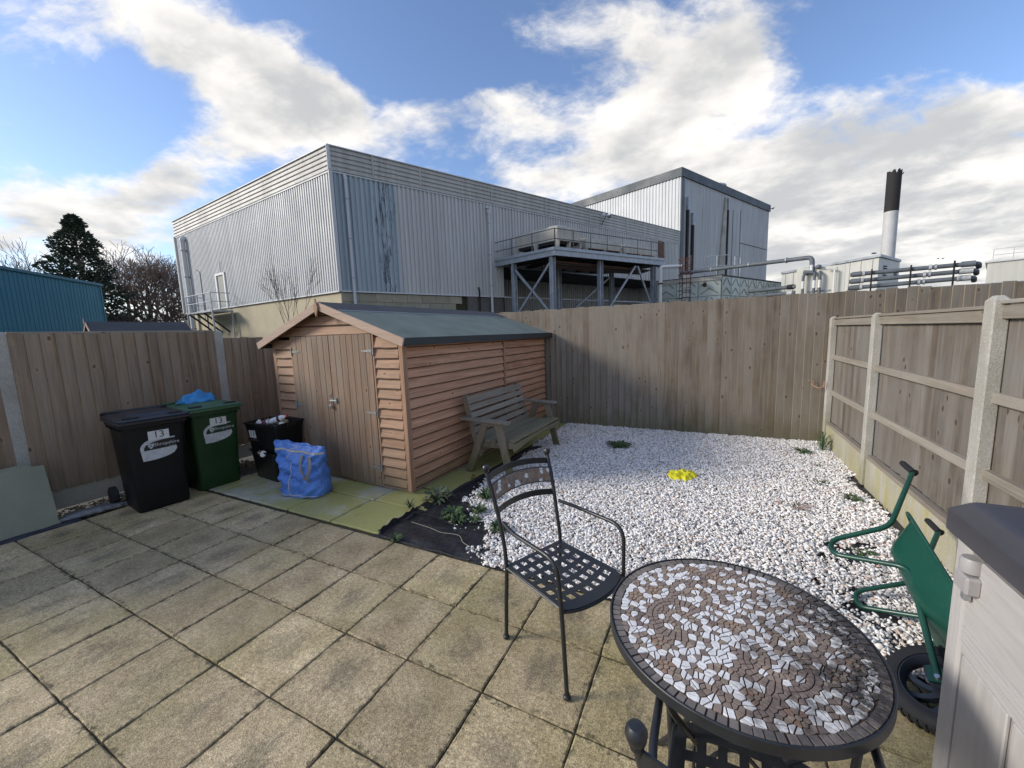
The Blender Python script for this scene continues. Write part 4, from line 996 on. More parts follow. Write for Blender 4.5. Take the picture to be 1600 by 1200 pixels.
WD = [((-1.075, .79, .01), .15, 60, .09, 'big spiky grey-green weed at the slab edge nearest the shed corner', M_WEEDG, .20), ((-1.20, .535, .008), .07, 26, .07, 'small thin weed growing out of the pale slab joint', M_WEEDG, .18),
      ((-.71, .56, .01), .115, 70, .05, 'low round weed in the middle of the bare membrane', M_WEED, .3), ((-.60, .47, .01), .08, 42, .04, 'weed with white stones in it beside the membrane fold', M_WEED, .3), ((-.52, .70, .02), .09, 46, .05, 'yellowish weed where stones meet the bare membrane', M_WEED, .3),
      ((-.61, .99, .02), .10, 80, .07, 'bushy green weed in the gravel behind the iron chair', M_WEED, .25), ((-.18, .46, .02), .085, 66, .06, 'round green weed just left of the iron chair back', M_WEED, .28), ((-.915, .02, .0), .06, 40, .035, 'tiny weed in the patio joint at the membrane edge', M_WEED, .3), ((-.47, .53, .012), .06, 36, .035, 'small weed at the ragged tip of the bare membrane', M_WEED, .3),
      ((.23, 3.25, .02), .17, 80, .05, 'low dark weed spreading in gravel right of the bench', M_WEED, .2), ((2.44, 3.76, .02), .11, 44, .04, 'low weed in gravel near the far right corner', M_WEED, .2), ((2.70, 3.94, .02), .12, 60, .20, 'tall grassy tuft against the yellowed gravel board', M_WEED, .09),
      ((2.41, 2.61, .02), .08, 21, .018, 'flat weed in gravel level with the second post', M_WEEDG, .2), ((2.58, 2.27, .02), .09, 30, .03, 'pale green weed near the nearer right gravel edge', M_WEED, .25), ((2.52, 3.22, .02), .06, 15, .015, 'very small flat weed in the right-hand gravel', M_WEEDG, .2),
      ((2.38, 1.22, .0), .08, 30, .03, 'weed in the bare patch under the upper barrow leg', M_WEED, .25), ((2.56, 1.08, .02), .07, 24, .03, 'weed behind the barrow leg close to the tray', M_WEED, .25), ((2.1, 1.86, .02), .10, 30, .03, 'dry brownish sprig in the gravel left of the barrow', M_BARK, .08)]
for k, (l, r_, n, h, lb, mt, wd) in enumerate(WD): weed(l, r_, n, h, 100+k, lb, mt, wd)

# loose pebbles and leaves
M_WST = plain('white_loose_stone', (.80, .79, .76), .7, var=.1, scale=30); M_LEAF = plain('dry_leaf', (.28, .15, .06), .8, var=.3, scale=30)
for k, (x, y, r_, lb) in enumerate(((1.93, -.58, .024, 'white pebble on the patio beside the right rim of the table'), (.75, -.03, .012, 'small white pebble strayed onto the patio edge behind the chair'), (-.03, -.10, .009, 'tiny white pebble on the slab below the bare membrane corner'), (1.05, -.06, .013, 'white pebble on the patio between chair and table'))):
    o = link('pebble', pebble_mesh(900+k, M_WST), None, (x, y, r_*.45)); o.scale = (r_, r_, r_); tag(o, lb, 'pebble')
for k, (x, y, lb) in enumerate(((-1.08, 1.50, 'curled orange-brown leaf on the mossy slab beside the shed'), (-1.03, 1.43, 'smaller dry leaf next to the curled one beside the shed'))):
    mb = MB(); P = []
    for i in range(7): u_ = i/6; w_ = .018*math.sin(PI*u_)**.7+.001; z = .012+.012*math.sin(u_*PI); mb.addv((-w_, (u_-.5)*.08, z+.008), (0, (u_-.5)*.08, z-.004), (w_, (u_-.5)*.08, z+.006))
    for i in range(6):
        for j in range(2): mb.quad(3*i+j, 3*i+j+1, 3*i+4+j, 3*i+3+j)
    o = mb.build('dry_leaf', M_LEAF, None, (x, y, .004), smooth=True); o.rotation_euler = (0, 0, k*2+.5); tag(o, lb, 'leaf')
# ------------------------------------------------------------------ mosaic helpers
def clip_cell(p, nbrs, box, fr=None):
    poly = box
    for qi, q in enumerate(nbrs):
        f_ = .5 if fr is None else fr[qi]; mx, my = p[0]+(q[0]-p[0])*f_, p[1]+(q[1]-p[1])*f_; nx_, ny_ = q[0]-p[0], q[1]-p[1]; out = []
        for k in range(len(poly)):
            a, b_ = poly[k], poly[(k+1) % len(poly)]
            da = (a[0]-mx)*nx_+(a[1]-my)*ny_; db = (b_[0]-mx)*nx_+(b_[1]-my)*ny_
            if da <= 0: out.append(a)
            if (da < 0) != (db < 0) and da != db:
                t_ = da/(da-db); out.append((a[0]+(b_[0]-a[0])*t_, a[1]+(b_[1]-a[1])*t_))
        poly = out
        if len(poly) < 3: return []
    return poly
def inset(poly, g):
    n = len(poly); out = []; A = sum(poly[k][0]*poly[(k+1) % n][1]-poly[(k+1) % n][0]*poly[k][1] for k in range(n))/2
    if A < 0: poly = poly[::-1]
    # drop very short edges
    P = [poly[k] for k in range(n) if math.dist(poly[k], poly[k-1]) > g*1.1]
    if len(P) < 3: return []
    for k in range(len(P)):
        c = P[k]; e = []
        a, b_ = P[k-1], P[(k+1) % len(P)]
        d1 = (c[0]-a[0], c[1]-a[1]); d2 = (b_[0]-c[0], b_[1]-c[1]); l1 = math.hypot(*d1); l2 = math.hypot(*d2)
        n1 = (-d1[1]/l1, d1[0]/l1); n2 = (-d2[1]/l2, d2[0]/l2); s_ = 1+n1[0]*n2[0]+n1[1]*n2[1]
        if s_ < .25: s_ = .25
        out.append((c[0]+(n1[0]+n2[0])*g/s_, c[1]+(n1[1]+n2[1])*g/s_))
    A2 = sum(out[k][0]*out[(k+1) % len(out)][1]-out[(k+1) % len(out)][0]*out[k][1] for k in range(len(out)))/2
    return out if A2 > 0 and A2 < abs(A) else []
def area(P): return abs(sum(P[k][0]*P[(k+1) % len(P)][1]-P[(k+1) % len(P)][0]*P[k][1] for k in range(len(P)))/2)
def fn_tile(a, b_):
    def fn(t):
        o = t.objr(13); n = t.noise(o, 60, 4, .7); p = t.pos(); r = t.rnd(); dirt = t.noise(p, 7, 4); d2 = t.noise(p, 45, 5, .75)
        c = t.mix(r, a, b_); c = t.bright(c, t.mr(n, .3, .7, .8, 1.1))
        x, y, z = t.sep(p)
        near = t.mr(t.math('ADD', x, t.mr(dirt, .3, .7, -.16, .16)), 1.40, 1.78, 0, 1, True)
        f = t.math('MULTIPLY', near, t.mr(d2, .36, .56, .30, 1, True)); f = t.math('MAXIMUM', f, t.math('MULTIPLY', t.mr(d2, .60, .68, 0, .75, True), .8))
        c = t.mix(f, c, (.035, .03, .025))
        return dict(col=c, rough=.5, height=n, bstr=.15, bdist=.001)
    return fn
M_TW = mat('white_marble_chip', fn=fn_tile((.72, .71, .69), (.84, .83, .81)), rough=.4)
M_TB = mat('brown_stone_tessera', fn=fn_tile((.165, .122, .100), (.31, .235, .19)), rough=.5)
M_TP = mat('buff_stone_tessera', fn=fn_tile((.24, .18, .135), (.36, .28, .21)), rough=.5)
M_TG = mat('grey_rim_tessera', fn=fn_tile((.12, .105, .09), (.22, .19, .165)), rough=.5)
M_TO = mat('orange_stone_tessera', fn=fn_tile((.26, .15, .09), (.34, .21, .14)), rough=.5)
M_GROUT = mat('brown_grout', fn=lambda t: dict(col=t.mix(t.noise(t.pos(), 14, 5, .7), (.040, .020, .014), (.075, .042, .03)), height=t.noise(t.pos(), 200, 2), bstr=.4, bdist=.001), rough=.85)
def tile_prism(mb, P, z0, z1, mapf=None):
    n = len(P); cx = sum(p[0] for p in P)/n; cy = sum(p[1] for p in P)/n
    lo = [(x, y, z0) for x, y in P]; hi = [(x, y, z1-.0004) for x, y in P]; tp = [(cx+(x-cx)*.95, cy+(y-cy)*.95, z1) for x, y in P]
    if mapf: lo, hi, tp = [[mapf(*p) for p in q] for q in (lo, hi, tp)]
    mb.loft([lo, hi, tp], cap0=False)
# ------------------------------------------------------------------ mosaic bistro table
TC = (1.447, -.948); TR = .375; TZ = .715
TB = thing('mosaic_table', 'round bistro table with brown and white mosaic top and black iron frame', 'table', (TC[0], TC[1], 0))
MB().lathe([(TR-.014, TZ-.030), (TR, TZ-.028), (TR, TZ+.001), (TR-.002, TZ+.003), (TR-.006, TZ+.003), (TR-.007, TZ-.002), (TR-.0071, TZ-.03)], 96, cap=False).build('rim_band', M_IRON, TB, smooth=True)
MB().lathe([(TR-.0075, TZ-.022), (TR-.0075, TZ-.003), (.001, TZ-.003)], 96, cap=True).build('grout_bed', M_GROUT, TB)
rr = random.Random(11); seeds = []   # x, y, kind, spacing
def add_seed(x, y, kind, s):
    if math.hypot(x, y) > TR-.041: return
    for q in seeds:
        if math.hypot(x-q[0], y-q[1]) < min(s, q[3])*.80: return
    seeds.append((x, y, kind, s))
def ribbon_row(pts, kinds, s, gap):
    P = smooth_path([(x, y, 0) for x, y in pts], 24); acc_ = 0; last = P[0]
    for i in range(1, len(P)):
        acc_ += (P[i]-P[i-1]).length
        if acc_ >= s:
            acc_ = 0; d_ = (P[i]-P[i-1]).normalized(); nn = Vector((-d_.y, d_.x, 0))
            for k in range(len(kinds)): q = P[i]+nn*((k-(len(kinds)-1)/2)*gap); add_seed(q.x, q.y, kinds[k], s)
def arc(cx, cy, r_, a0, a1, n=9): return [(cx+r_*math.cos(R(a0+(a1-a0)*k/(n-1))), cy+r_*math.sin(R(a0+(a1-a0)*k/(n-1)))) for k in range(n)]
# six commas swirling round the centre and a ring joining them
for k in (0, 2, 3, 5):
    a = k*60+12; c_ = (.155*math.cos(R(a)), .155*math.sin(R(a)))
    ribbon_row(arc(c_[0], c_[1], .083, a-150, a+95), 'bb' if k % 2 else 'b', .0155, .0165)
    ribbon_row(arc(c_[0], c_[1], .038, a-200, a+60), 'p', .0135, .014)
ribbon_row(arc(0, 0, .262, 0, 359, 40), 'bb', .0165, .0170) if False else None
for k in (1, 4):
    a = k*60+35; ribbon_row(arc(.24*math.cos(R(a)), .24*math.sin(R(a)), .066, a-60, a+200), 'b', .0155, .015)
def flower(cx, cy):
    add_seed(cx, cy, 'p', .015)
    for k in range(7): a = k*2*PI/7; add_seed(cx+.0165*math.cos(a), cy+.0165*math.sin(a), 'o' if k % 2 else 'p', .0145)
for k in range(6):
    a = R(k*60+40); flower(.255*math.cos(a), .255*math.sin(a)); a = R(k*60-5); flower(.30*math.cos(a), .30*math.sin(a)); 
flower(0, 0)
for _ in range(16000):
    a = rr.uniform(0, 6.283); r_ = math.sqrt(rr.random())*(TR-.04); ww = _ < 7000; x_, y_ = r_*math.cos(a), r_*math.sin(a)
    if ww and any(math.hypot(x_-q[0], y_-q[1]) < (.0265 if q[2] == 'w' else .0172) for q in seeds): continue
    if not ww and any(q[2] == 'w' and math.hypot(x_-q[0], y_-q[1]) < .0185 for q in seeds): continue
    add_seed(x_, y_, 'w' if ww else ('b' if rr.random() < .75 else 'p'), .015)
tiles = []
# two rim rows
nr = 92
for k in range(nr):
    a0, a1 = 2*PI*k/nr+.006+rr.gauss(0, .003), 2*PI*(k+1)/nr-.006+rr.gauss(0, .003); r0, r1 = TR-.034+rr.gauss(0, .0006), TR-.0095
    tiles.append(([(r0*math.cos(a0), r0*math.sin(a0)), (r1*math.cos(a0), r1*math.sin(a0)), (r1*math.cos(a1), r1*math.sin(a1)), (r0*math.cos(a1), r0*math.sin(a1))], 'g'))
ring_seeds = [((TR-.034+.010)*math.cos(2*PI*k/140), (TR-.034+.010)*math.sin(2*PI*k/140)) for k in range(140)]
allp = [(q[0], q[1]) for q in seeds]+ring_seeds; arr = np.array(allp)
for i, (x, y, kd, s) in enumerate(seeds):
    dd = np.hypot(arr[:, 0]-x, arr[:, 1]-y); idx = np.argsort(dd)[1:20]; h = .06
    isw = lambda j: j < len(seeds) and seeds[j][2] == 'w'
    P = clip_cell((x, y), [allp[j] for j in idx], [(x-h, y-h), (x+h, y-h), (x+h, y+h), (x-h, y+h)], [.5 if (kd == 'w') == isw(j) else (.59 if kd == 'w' else .41) for j in idx])
    if len(P) < 3: continue
    P = [p for p in P]
    if max(math.hypot(*p) for p in P) > TR-.030: P = [((TR-.0365)/max(math.hypot(*p), TR-.0365)*p[0], (TR-.0365)/max(math.hypot(*p), TR-.0365)*p[1]) for p in P]
    parts = [P]
    if kd == 'w':
        for rep in range(2):
            nxt = []
            for Q in parts:
                if area(Q) < (4.2e-4 if rep == 0 else 6.0e-4): nxt.append(Q); continue
                cx = sum(p[0] for p in Q)/len(Q)+rr.gauss(0, .003); cy = sum(p[1] for p in Q)/len(Q)+rr.gauss(0, .003); an = rr.uniform(0, 6.28); nn_ = (math.cos(an)*.001, math.sin(an)*.001)
                nxt.append(clip_cell((cx-nn_[0], cy-nn_[1]), [(cx+nn_[0], cy+nn_[1])], Q)); nxt.append(clip_cell((cx+nn_[0], cy+nn_[1]), [(cx-nn_[0], cy-nn_[1])], Q))
            parts = nxt
    for Q in parts:
        Q = inset(Q, .0014 if kd != 'w' else .0017) if len(Q) > 2 else []
        if len(Q) >= 3 and area(Q) > 2.5e-5: tiles.append((Q, kd))
MK = {'w': M_TW, 'b': M_TB, 'p': M_TP, 'g': M_TG, 'o': M_TO}
tiles.sort(key=lambda q: -area(q[0]))
for P, kd in tiles[:300]:
    cx = sum(p[0] for p in P)/len(P); cy = sum(p[1] for p in P)/len(P); mb = MB(); dz = rr.uniform(-.0003, .0003)
    tile_prism(mb, [(x-cx, y-cy) for x, y in P], TZ-.0035, TZ+.0006+dz); mb.build('tile', MK[kd], TB, (cx, cy, 0))
mb = MB(); ks = 'wbpgo'; 
for P, kd in tiles[300:]:
    mb.cur = ks.index(kd); tile_prism(mb, P, TZ-.0035, TZ+.0006+rr.uniform(-.0003, .0003))
o = mb.build('small_tiles', [MK[k] for k in ks], TB, kind='stuff')
# frame: four legs that pinch toward the middle, hoops between them
for k in range(4):
    a = R(45+90*k+8); d_ = Vector((math.cos(a), math.sin(a), 0)); s_ = Vector((-d_.y, d_.x, 0))
    MB().tube(smooth_path([d_*.30+Vector((0, 0, TZ-.03)), d_*.27+Vector((0, 0, .56)), d_*.165+Vector((0, 0, .40)), d_*.13+Vector((0, 0, .32)), d_*.17+Vector((0, 0, .2)), d_*.27+Vector((0, 0, .02)), d_*.285+Vector((0, 0, .0))], 6), .0105, 8).build('leg', M_IRON, TB, smooth=True)
    b_ = R(45+90*(k+1)+8); e_ = Vector((math.cos(b_), math.sin(b_), 0)); P = []
    for i in range(13): u_ = i/12; q = d_*(1-u_)+e_*u_; P.append(q*(.255)+Vector((0, 0, .62-.13*math.sin(PI*u_))))
    MB().tube(P, .0075, 7).build('hoop', M_IRON, TB, smooth=True)
    P = []
    for i in range(13): u_ = i/12; q = d_*(1-u_)+e_*u_; P.append(q*.14+Vector((0, 0, .28+.10*math.sin(PI*u_))))
    MB().tube(P, .0065, 7).build('hoop', M_IRON, TB, smooth=True)
    MB().tube([d_*.285+Vector((0, 0, TZ-.035)), d_*.285+Vector((0, 0, TZ-.035))+s_*.001, e_*.285+Vector((0, 0, TZ-.035))], .008, 6).build('top_rail', M_IRON, TB)
MB().lathe([(.02, .30), (.03, .32), (.02, .34)], 12).build('centre_boss', M_IRON, TB)
for s in (0, 1): MB().box(-.33 if s == 0 else -.012, -.012 if s == 0 else -.33, TZ-.031-.004*s, .33 if s == 0 else .012, .012 if s == 0 else .33, TZ-.026-.004*s).build('cross_bar', M_IRON, TB)
# ------------------------------------------------------------------ iron chairs with mosaic back panel
def make_chair(label, tie=True):
    """local: +x is forward, y across; origin on the ground midway between the back feet"""
    T = thing('iron_chair', label, 'chair', (0, 0, 0), 0, 'black iron garden armchairs')
    hw, hf, dp, sz = .200, .208, .455, .435
    def tube(nm, pts, r, n=10, parent=T, k=6): return MB().tube(smooth_path(pts, k), r, n).build(nm, M_IRON, parent, smooth=True)
    for s in (-1, 1):
        bl = [(-.0, s*hw, .012), (.012, s*hw, .22), (.025, s*hw, .43), (.0, s*hw, .60), (-.045, s*(hw+.012), .78), (-.095, s*(hw+.022), .925)]
        B = tube('back_leg', bl, .0108)
        kn = MB(); M = Matrix.Translation((-.098, s*(hw+.0225), .93))
        kn.lathe([(.011, -.016), (.0125, -.012), (.0115, -.006), (.017, .0), (.0205, .012), (.020, .022), (.014, .031), (.006, .033)], 10, M); kn.build('finial', M_IRON, B, smooth=True)
        fl = fillet([(.015, s*(hw+.004), .675), (.12, s*(hw+.028), .668), (dp-.01, s*(hf+.028), .668), (dp, s*(hf+.012), .40), (dp+.01, s*hf, .012)], .085, 7)
        F = MB().tube(fl, .0103, 10).build('front_leg_and_arm', M_IRON, T, smooth=True)
        for (x, y, pr) in ((0, s*hw, B), (dp+.01, s*hf, F)): MB().lathe([(.0115, .03), (.0125, .02), (.017, .016), (.018, .006), (.013, 0)], 12, Matrix.Translation((x, y, 0))).build('foot', M_IRON, pr, smooth=True)
        MB().tube([(.022, s*hw, sz-.008), (dp*.5, s*(hw+.006), sz-.010), (dp, s*hf, sz-.008)], .007, 6).build('seat_rail', M_IRON, T, smooth=True)
    # back rails: arched flat bars
    def leanx(z): return 0.0 if z < .5 else -.045*((z-.60)/.18) if z < .78 else -.045-.05*((z-.78)/.145)
    def rail(nm, zc, h, th, bow, arch, n=20):
        mb = MB(); rings = []
        for i in range(n+1):
            u_ = i/n*2-1; y = u_*(hw+.018*(zc-.55)/.35); zz = zc+arch*(1-u_*u_); x = leanx(zc)-bow*(1-u_*u_)
            sl_ = -.38; rings.append([(x-sl_*-h/2-th/2, y, zz-h/2), (x-sl_*-h/2+th/2, y, zz-h/2), (x+sl_*h/2+th/2, y, zz+h/2), (x+sl_*h/2-th/2, y, zz+h/2)])
        mb.loft(rings); return mb.build(nm, M_IRON, T)
    rail('top_rail', .890, .034, .006, .045, .018); rail('lower_rail', .715, .034, .006, .04, .016)
    PN = MB()
    for zc in (.855, .775): 
        P = [(leanx(zc)-.043*(1-u_*u_), u_*(hw+.012), zc+.017*(1-u_*u_)) for u_ in [i/10-1 for i in range(21)]]; PN.tube(P, .0035, 6)
    po = PN.build('mosaic_frame', M_IRON, T, smooth=True)
    # mosaic strip
    rr2 = random.Random(5); sd_ = []
    for _ in range(2500):
        p = (rr2.uniform(-.20, .20), rr2.uniform(.004, .076))
        if all(math.dist(p, q) > .0155 for q in sd_): sd_.append(p)
    border = [(-.21+.014*i, -.006) for i in range(31)]+[(-.21+.014*i, .086) for i in range(31)]+[(-.215, z) for z in (.01, .03, .05, .07)]+[(.215, z) for z in (.01, .03, .05, .07)]
    ap = sd_+border
    def mp(x, y, z): 
        u_ = x/(hw+.01); zc = .775+y; return (leanx(zc)-.043*(1-u_*u_)+z, -x, zc+.017*(1-u_*u_))
    mb = MB()
    for i, p in enumerate(sd_):
        nb_ = sorted(range(len(ap)), key=lambda j: math.dist(ap[j], p))[1:16]; h = .03
        P = clip_cell(p, [ap[j] for j in nb_], [(p[0]-h, max(p[1]-h, .002)), (p[0]+h, max(p[1]-h, .002)), (p[0]+h, min(p[1]+h, .078)), (p[0]-h, min(p[1]+h, .078))]); P = inset(P, .0011) if len(P) > 2 else []
        if len(P) > 2: mb.cur = rr2.choice((0, 0, 1, 2, 2, 3)); tile_prism(mb, P, -.003, .003, mp)
    mb.build('mosaic_tiles', [M_TB, M_TW, M_TP, M_TO], T, kind='stuff')
    g = MB(); rings = []
    for i in range(21):
        u_ = i/20*2-1; x = u_*.2; rings.append([mp(x, .001, -.0025), mp(x, .001, .0015), mp(x, .079, .0015), mp(x, .079, -.0025)])
    g.loft(rings); g.build('grout_bed', M_TG, T)
    # seat: pressed lattice plate with a bowed front
    xs_ = [0, .022]; ys_ = [0, .026]
    nx_, ny_ = 6, 7
    px_ = (dp-.02-.022-.02)/nx_; py_ = (1-.026*2)/ny_
    gx_ = [0.0]; 
    for i in range(nx_): gx_ += [.024+i*px_, .024+i*px_+px_*.56]
    gx_ += [dp-.014]
    gy_ = [0.0]
    for i in range(ny_): gy_ += [.045+i*(.935/ny_), .045+i*(.935/ny_)+.935/ny_*.55]
    gy_ += [1.0]
    def smap(x, y, z):
        w_ = (hw-.006)+(.012)*(x/dp); v_ = y*2-1
        xf = x+ .045*(1-v_*v_)*(x/dp)**2-.012*(abs(v_)**6)*(x/dp)**2
        edge = max(0, (x/dp-.86)/.14); zz = sz+z-.010*edge**2-.010*(1-v_*v_)*math.sin(PI*min(1, x/dp))
        return (.02+xf, v_*w_, zz)
    mb = MB(); I, J = len(gx_), len(gy_); th = .0035
    T0 = {}; 
    for i in range(I):
        for j in range(J): T0[(i, j, 0)] = mb.addv(smap(gx_[i], gy_[j], 0)); T0[(i, j, 1)] = mb.addv(smap(gx_[i], gy_[j], -th))
    solid = lambda i, j: 0 <= i < I-1 and 0 <= j < J-1 and not (i % 2 == 1 and j % 2 == 1 and i < I-1 and j < J-1)
    for i in range(I-1):
        for j in range(J-1):
            if not solid(i, j): continue
            q = [(i, j), (i+1, j), (i+1, j+1), (i, j+1)]
            mb.quad(*[T0[(a, b2, 0)] for a, b2 in q]); mb.quad(*[T0[(a, b2, 1)] for a, b2 in q[::-1]])
            for (a, b2), (di, dj) in zip(((0, 1), (1, 2), (2, 3), (3, 0)), ((0, -1), (1, 0), (0, 1), (-1, 0))):
                if not solid(i+di, j+dj): mb.quad(T0[(*q[a], 1)], T0[(*q[b2], 1)], T0[(*q[b2], 0)], T0[(*q[a], 0)])
    mb.build('seat', M_IRON, T)
    P = [smap(dp-.012, y, -.010) for y in [i/16 for i in range(17)]]; MB().tube([(.02, -hw, sz-.01)]+[smap(x, 0, -.008) for x in (.1, .25, .4)]+P+[smap(x, 1, -.008) for x in (.4, .25, .1)]+[(.02, hw, sz-.01)], .0075, 6).build('seat_edge', M_IRON, T, smooth=True)
    if tie:
        c0_ = Vector((-.075, hw+.015, .80)); Pp = [c0_+Vector((.012, -.01, .045)), c0_+Vector((-.03, -.03, .03)), c0_+Vector((-.028, -.035, -.03)), c0_+Vector((.0, -.02, -.07)), c0_+Vector((-.02, -.045, -.12)), c0_+Vector((-.015, -.065, -.18))]
        mb = MB(); rg_ = []
        PP = smooth_path(Pp, 6)
        for i, p in enumerate(PP): w_ = Vector((.002, .011*(1-i/len(PP)*.7), 0)); q = Vector((.002, 0, 0)); rg_.append([tuple(p-w_), tuple(p-w_+q), tuple(p+w_+q), tuple(p+w_)])
        mb.loft(rg_); o = mb.build('ribbon_tie', plain('faded_ribbon', (.42, .40, .34), .8), None, smooth=True); return T, o
    return T, None
CH, tie = make_chair('black iron armchair with mosaic back panel standing by the gravel edge')
ang = math.atan2(-.43, .903); CHL = (.492, -.360, 0)
CH.location = CHL; CH.rotation_euler = (0, 0, ang)
tie.location = CHL; tie.rotation_euler = (0, 0, ang); tag(tie, 'pale ribbon knotted round the left back post of the iron chair', 'ribbon')
# mirrored to the post on the left as seen
for v_ in tie.data.vertices: v_.co.y = -v_.co.y+.0
C2 = copy_tree(CH, (1.485, -1.525, -.012), R(88), 'nearest iron chair, only its knob and back rail in view below the table')
# ------------------------------------------------------------------ plastic storage box
BX = thing('storage_box', 'tall taupe plastic garden storage box with a charcoal lid at the right edge', 'storage box', (2.05, -.70, .02), R(-.8))
bw, bl_ = .74, 1.45; Hb = 1.0     # width along x, length along -y
MB().box(.0, -bl_, 0, bw, 0, Hb-.02).build('inner_shell', M_BOXCAP, BX)
MB().box(-.016, -.055, 0, .03, .012, Hb, c=.008).build('corner_post', M_BOXW, BX); MB().box(-.016, -bl_-.012, 0, .03, -bl_+.055, Hb, c=.008).build('corner_post', M_BOXW, BX)
MB().box(bw-.04, -.045, 0, bw+.012, .012, Hb, c=.008).build('corner_post', M_BOXW, BX)
npn = 6; pw = (bl_-.115)/npn
for k in range(npn):
    y1_ = -.06-k*pw; MB().box(-.010, y1_-pw+.016, .0, .0, y1_-.006, Hb-.335, c=.003).build('plank', M_BOXW, BX)
mb = MB(); mb.box(-.012, -bl_+.055, Hb-.33, .0, -.056, Hb-.03, c=.004); mb.build('upper_panel', M_BOXB, BX)
for k in range(4): MB().box(-.0145, -bl_+.06, Hb-.30+k*.016, -.0115, -.058, Hb-.294+k*.016, c=.001).build('moulded_ridge', M_BOXB, BX)
for k in range(3): MB().box(.04+k*.22, .0, .0, .24+k*.22, .009, Hb-.03, c=.003).build('plank', M_BOXW, BX)
# lid with a chamfered edge
x0_, x1_, y0_, y1_ = -.035, bw+.03, -bl_-.03, .055
def lring(i_, z): return [(x0_+i_, y0_+i_, z), (x1_-i_, y0_+i_, z), (x1_-i_, y1_-i_, z), (x0_+i_, y1_-i_, z)]
def lring2(i_, z, r_=.03): return rrect((x1_-x0_)/2-i_, (y1_-y0_)/2-i_, r_, 4, cx=(x0_+x1_)/2, cy=(y0_+y1_)/2, z=z)
MB().loft([lring2(.012, 1.0), lring2(0, 1.005), lring2(.0, 1.062), lring2(.004, 1.068), lring2(.030, 1.096), lring2(.034, 1.099), lring2(.06, 1.1)]).build('lid', M_BOXLID, BX, smooth=True)
Ml = Matrix.Translation((.092, -.155, 1.1002)) @ Matrix.Rotation(R(-90), 4, 'Z')
lp = MB(); P = [Ml @ Vector((.085*math.copysign(abs(math.cos(a))**.45, math.cos(a)), .030*math.copysign(abs(math.sin(a))**.55, math.sin(a)), 0)) for a in [2*PI*k/40 for k in range(40)]]
lp.tube(P, .0014, 5, closed=True); lo = lp.build('embossed_frame', plain('embossed_lid_mark', (.022, .022, .026), .5), BX)
lettering('KETER', .040, Ml, MATS['embossed_lid_mark'], BX, name='embossed_lettering', depth=.001)
# corner latch
mb = MB(); mb.lathe([(.024, .93), (.026, .932), (.026, .965), (.022, .972)], 18, Matrix.Translation((-.018, -.082, 0))); mb.build('latch_cap', M_BOXCAP, BX, smooth=True)
MB().box(-.042, -.118, .872, -.008, -.052, .925, c=.006).build('latch_bracket', M_BOXCAP, BX)
MB().box(-.032, -.092, .845, -.016, -.072, .872, c=.002).build('latch_pin', M_STEEL, BX)
# ------------------------------------------------------------------ wheelbarrow tipped on its side
WR = Matrix(((0.1565867, -0.4062965, 0.9002243), (0.9381103, -0.2239011, -0.2642296), (0.3089168, 0.8858846, 0.3460910)))
WBW = thing('wheelbarrow', 'green wheelbarrow lying tipped on its side with its tray facing the right fence', 'wheelbarrow', (2.275, -.156, .112))
WBW.rotation_mode = 'QUATERNION'; WBW.rotation_quaternion = WR.to_quaternion()
for s, hub, knee, leg, bend, grip in ((1, (0, .064, 0), (.503, .165, .005), (.621, .19, -.326), (.776, .193, -.03), (1.247, .224, .14)), (-1, (0, -.064, 0), (.503, -.165, .005), (.621, -.19, -.326), (.776, -.193, -.02), (1.247, -.224, .14))):
    hub = (-.0, s*.064, 0)
    loop = [Vector((hub[0], hub[1], hub[2])), Vector(knee), Vector((leg[0]-.055, leg[1], leg[2]+.02)), Vector((leg[0]+.055, leg[1], leg[2]+.02)), Vector(bend), Vector((grip[0]-.03, grip[1], grip[2]-.01)), Vector((grip[0]+.05, grip[1], grip[2]-.005))]
    P = fillet(loop[:-1], .055, 7); MB().tube(P, .0135, 10).build('frame_tube', M_GREENST, WBW, smooth=True)
    g0 = Vector(loop[-2]); g1 = g0+Vector((.11, s*.0, -.035)); mb = MB(); mb.tube([g0-Vector((.012, 0, -.004)), g0, g0+(g1-g0)*.9, g1], [.024, .018, .0175, .014], 12); mb.build('grip', M_RUBBER, WBW, smooth=True)
    MB().box(-.02, s*.064-.004-.0*s, -.03, .05, s*.064+.004, .02).build('axle_plate', M_GREENST, WBW)
    MB().lathe([(.012, 0), (.012, .006), (.009, .010)], 8, Matrix.Translation((0, s*.069, 0)) @ Matrix.Rotation(-s*PI/2, 4, 'X')).build('axle_nut', M_STEEL, WBW, smooth=True)
for u_, hh_ in ((.52, .02), (.74, .0)): MB().tube([(u_, -.17, hh_), (u_, .17, hh_)], .010, 8).build('cross_stay', M_GREENST, WBW, smooth=True)
for s in (-1, 1): MB().beam((.60, s*.165, .0), (.70, s*.16, -.0), .006, .03).build('tray_bracket', M_GREENST, WBW)
Wm = Matrix.Rotation(PI/2, 4, 'X'); mb = MB(); pr = []
for k in range(13): a = R(-110+220*k/12); pr.append((.150+.045*math.cos(a), .040*math.sin(a)))
mb.lathe(pr, 44, Wm, cap=False)
for k in range(44):      # tread blocks
    a = 2*PI*k/44; M = Wm @ Matrix.Rotation(a, 4, 'Z') @ Matrix.Translation((.1925, 0, 0)); mb.box(-.004, -.006, -.022, .005, .006, .022, M)
WL = mb.build('wheel', M_RUBBER, WBW, smooth=True)
mb = MB(); mb.lathe([(.128, -.034), (.138, -.032), (.138, -.024), (.126, -.02), (.120, .0), (.126, .02), (.138, .024), (.138, .032), (.128, .034), (.118, .018), (.115, 0), (.118, -.018), (.128, -.034)], 40, Wm, cap=False); mb.build('rim', M_HUBP, WL, smooth=True)
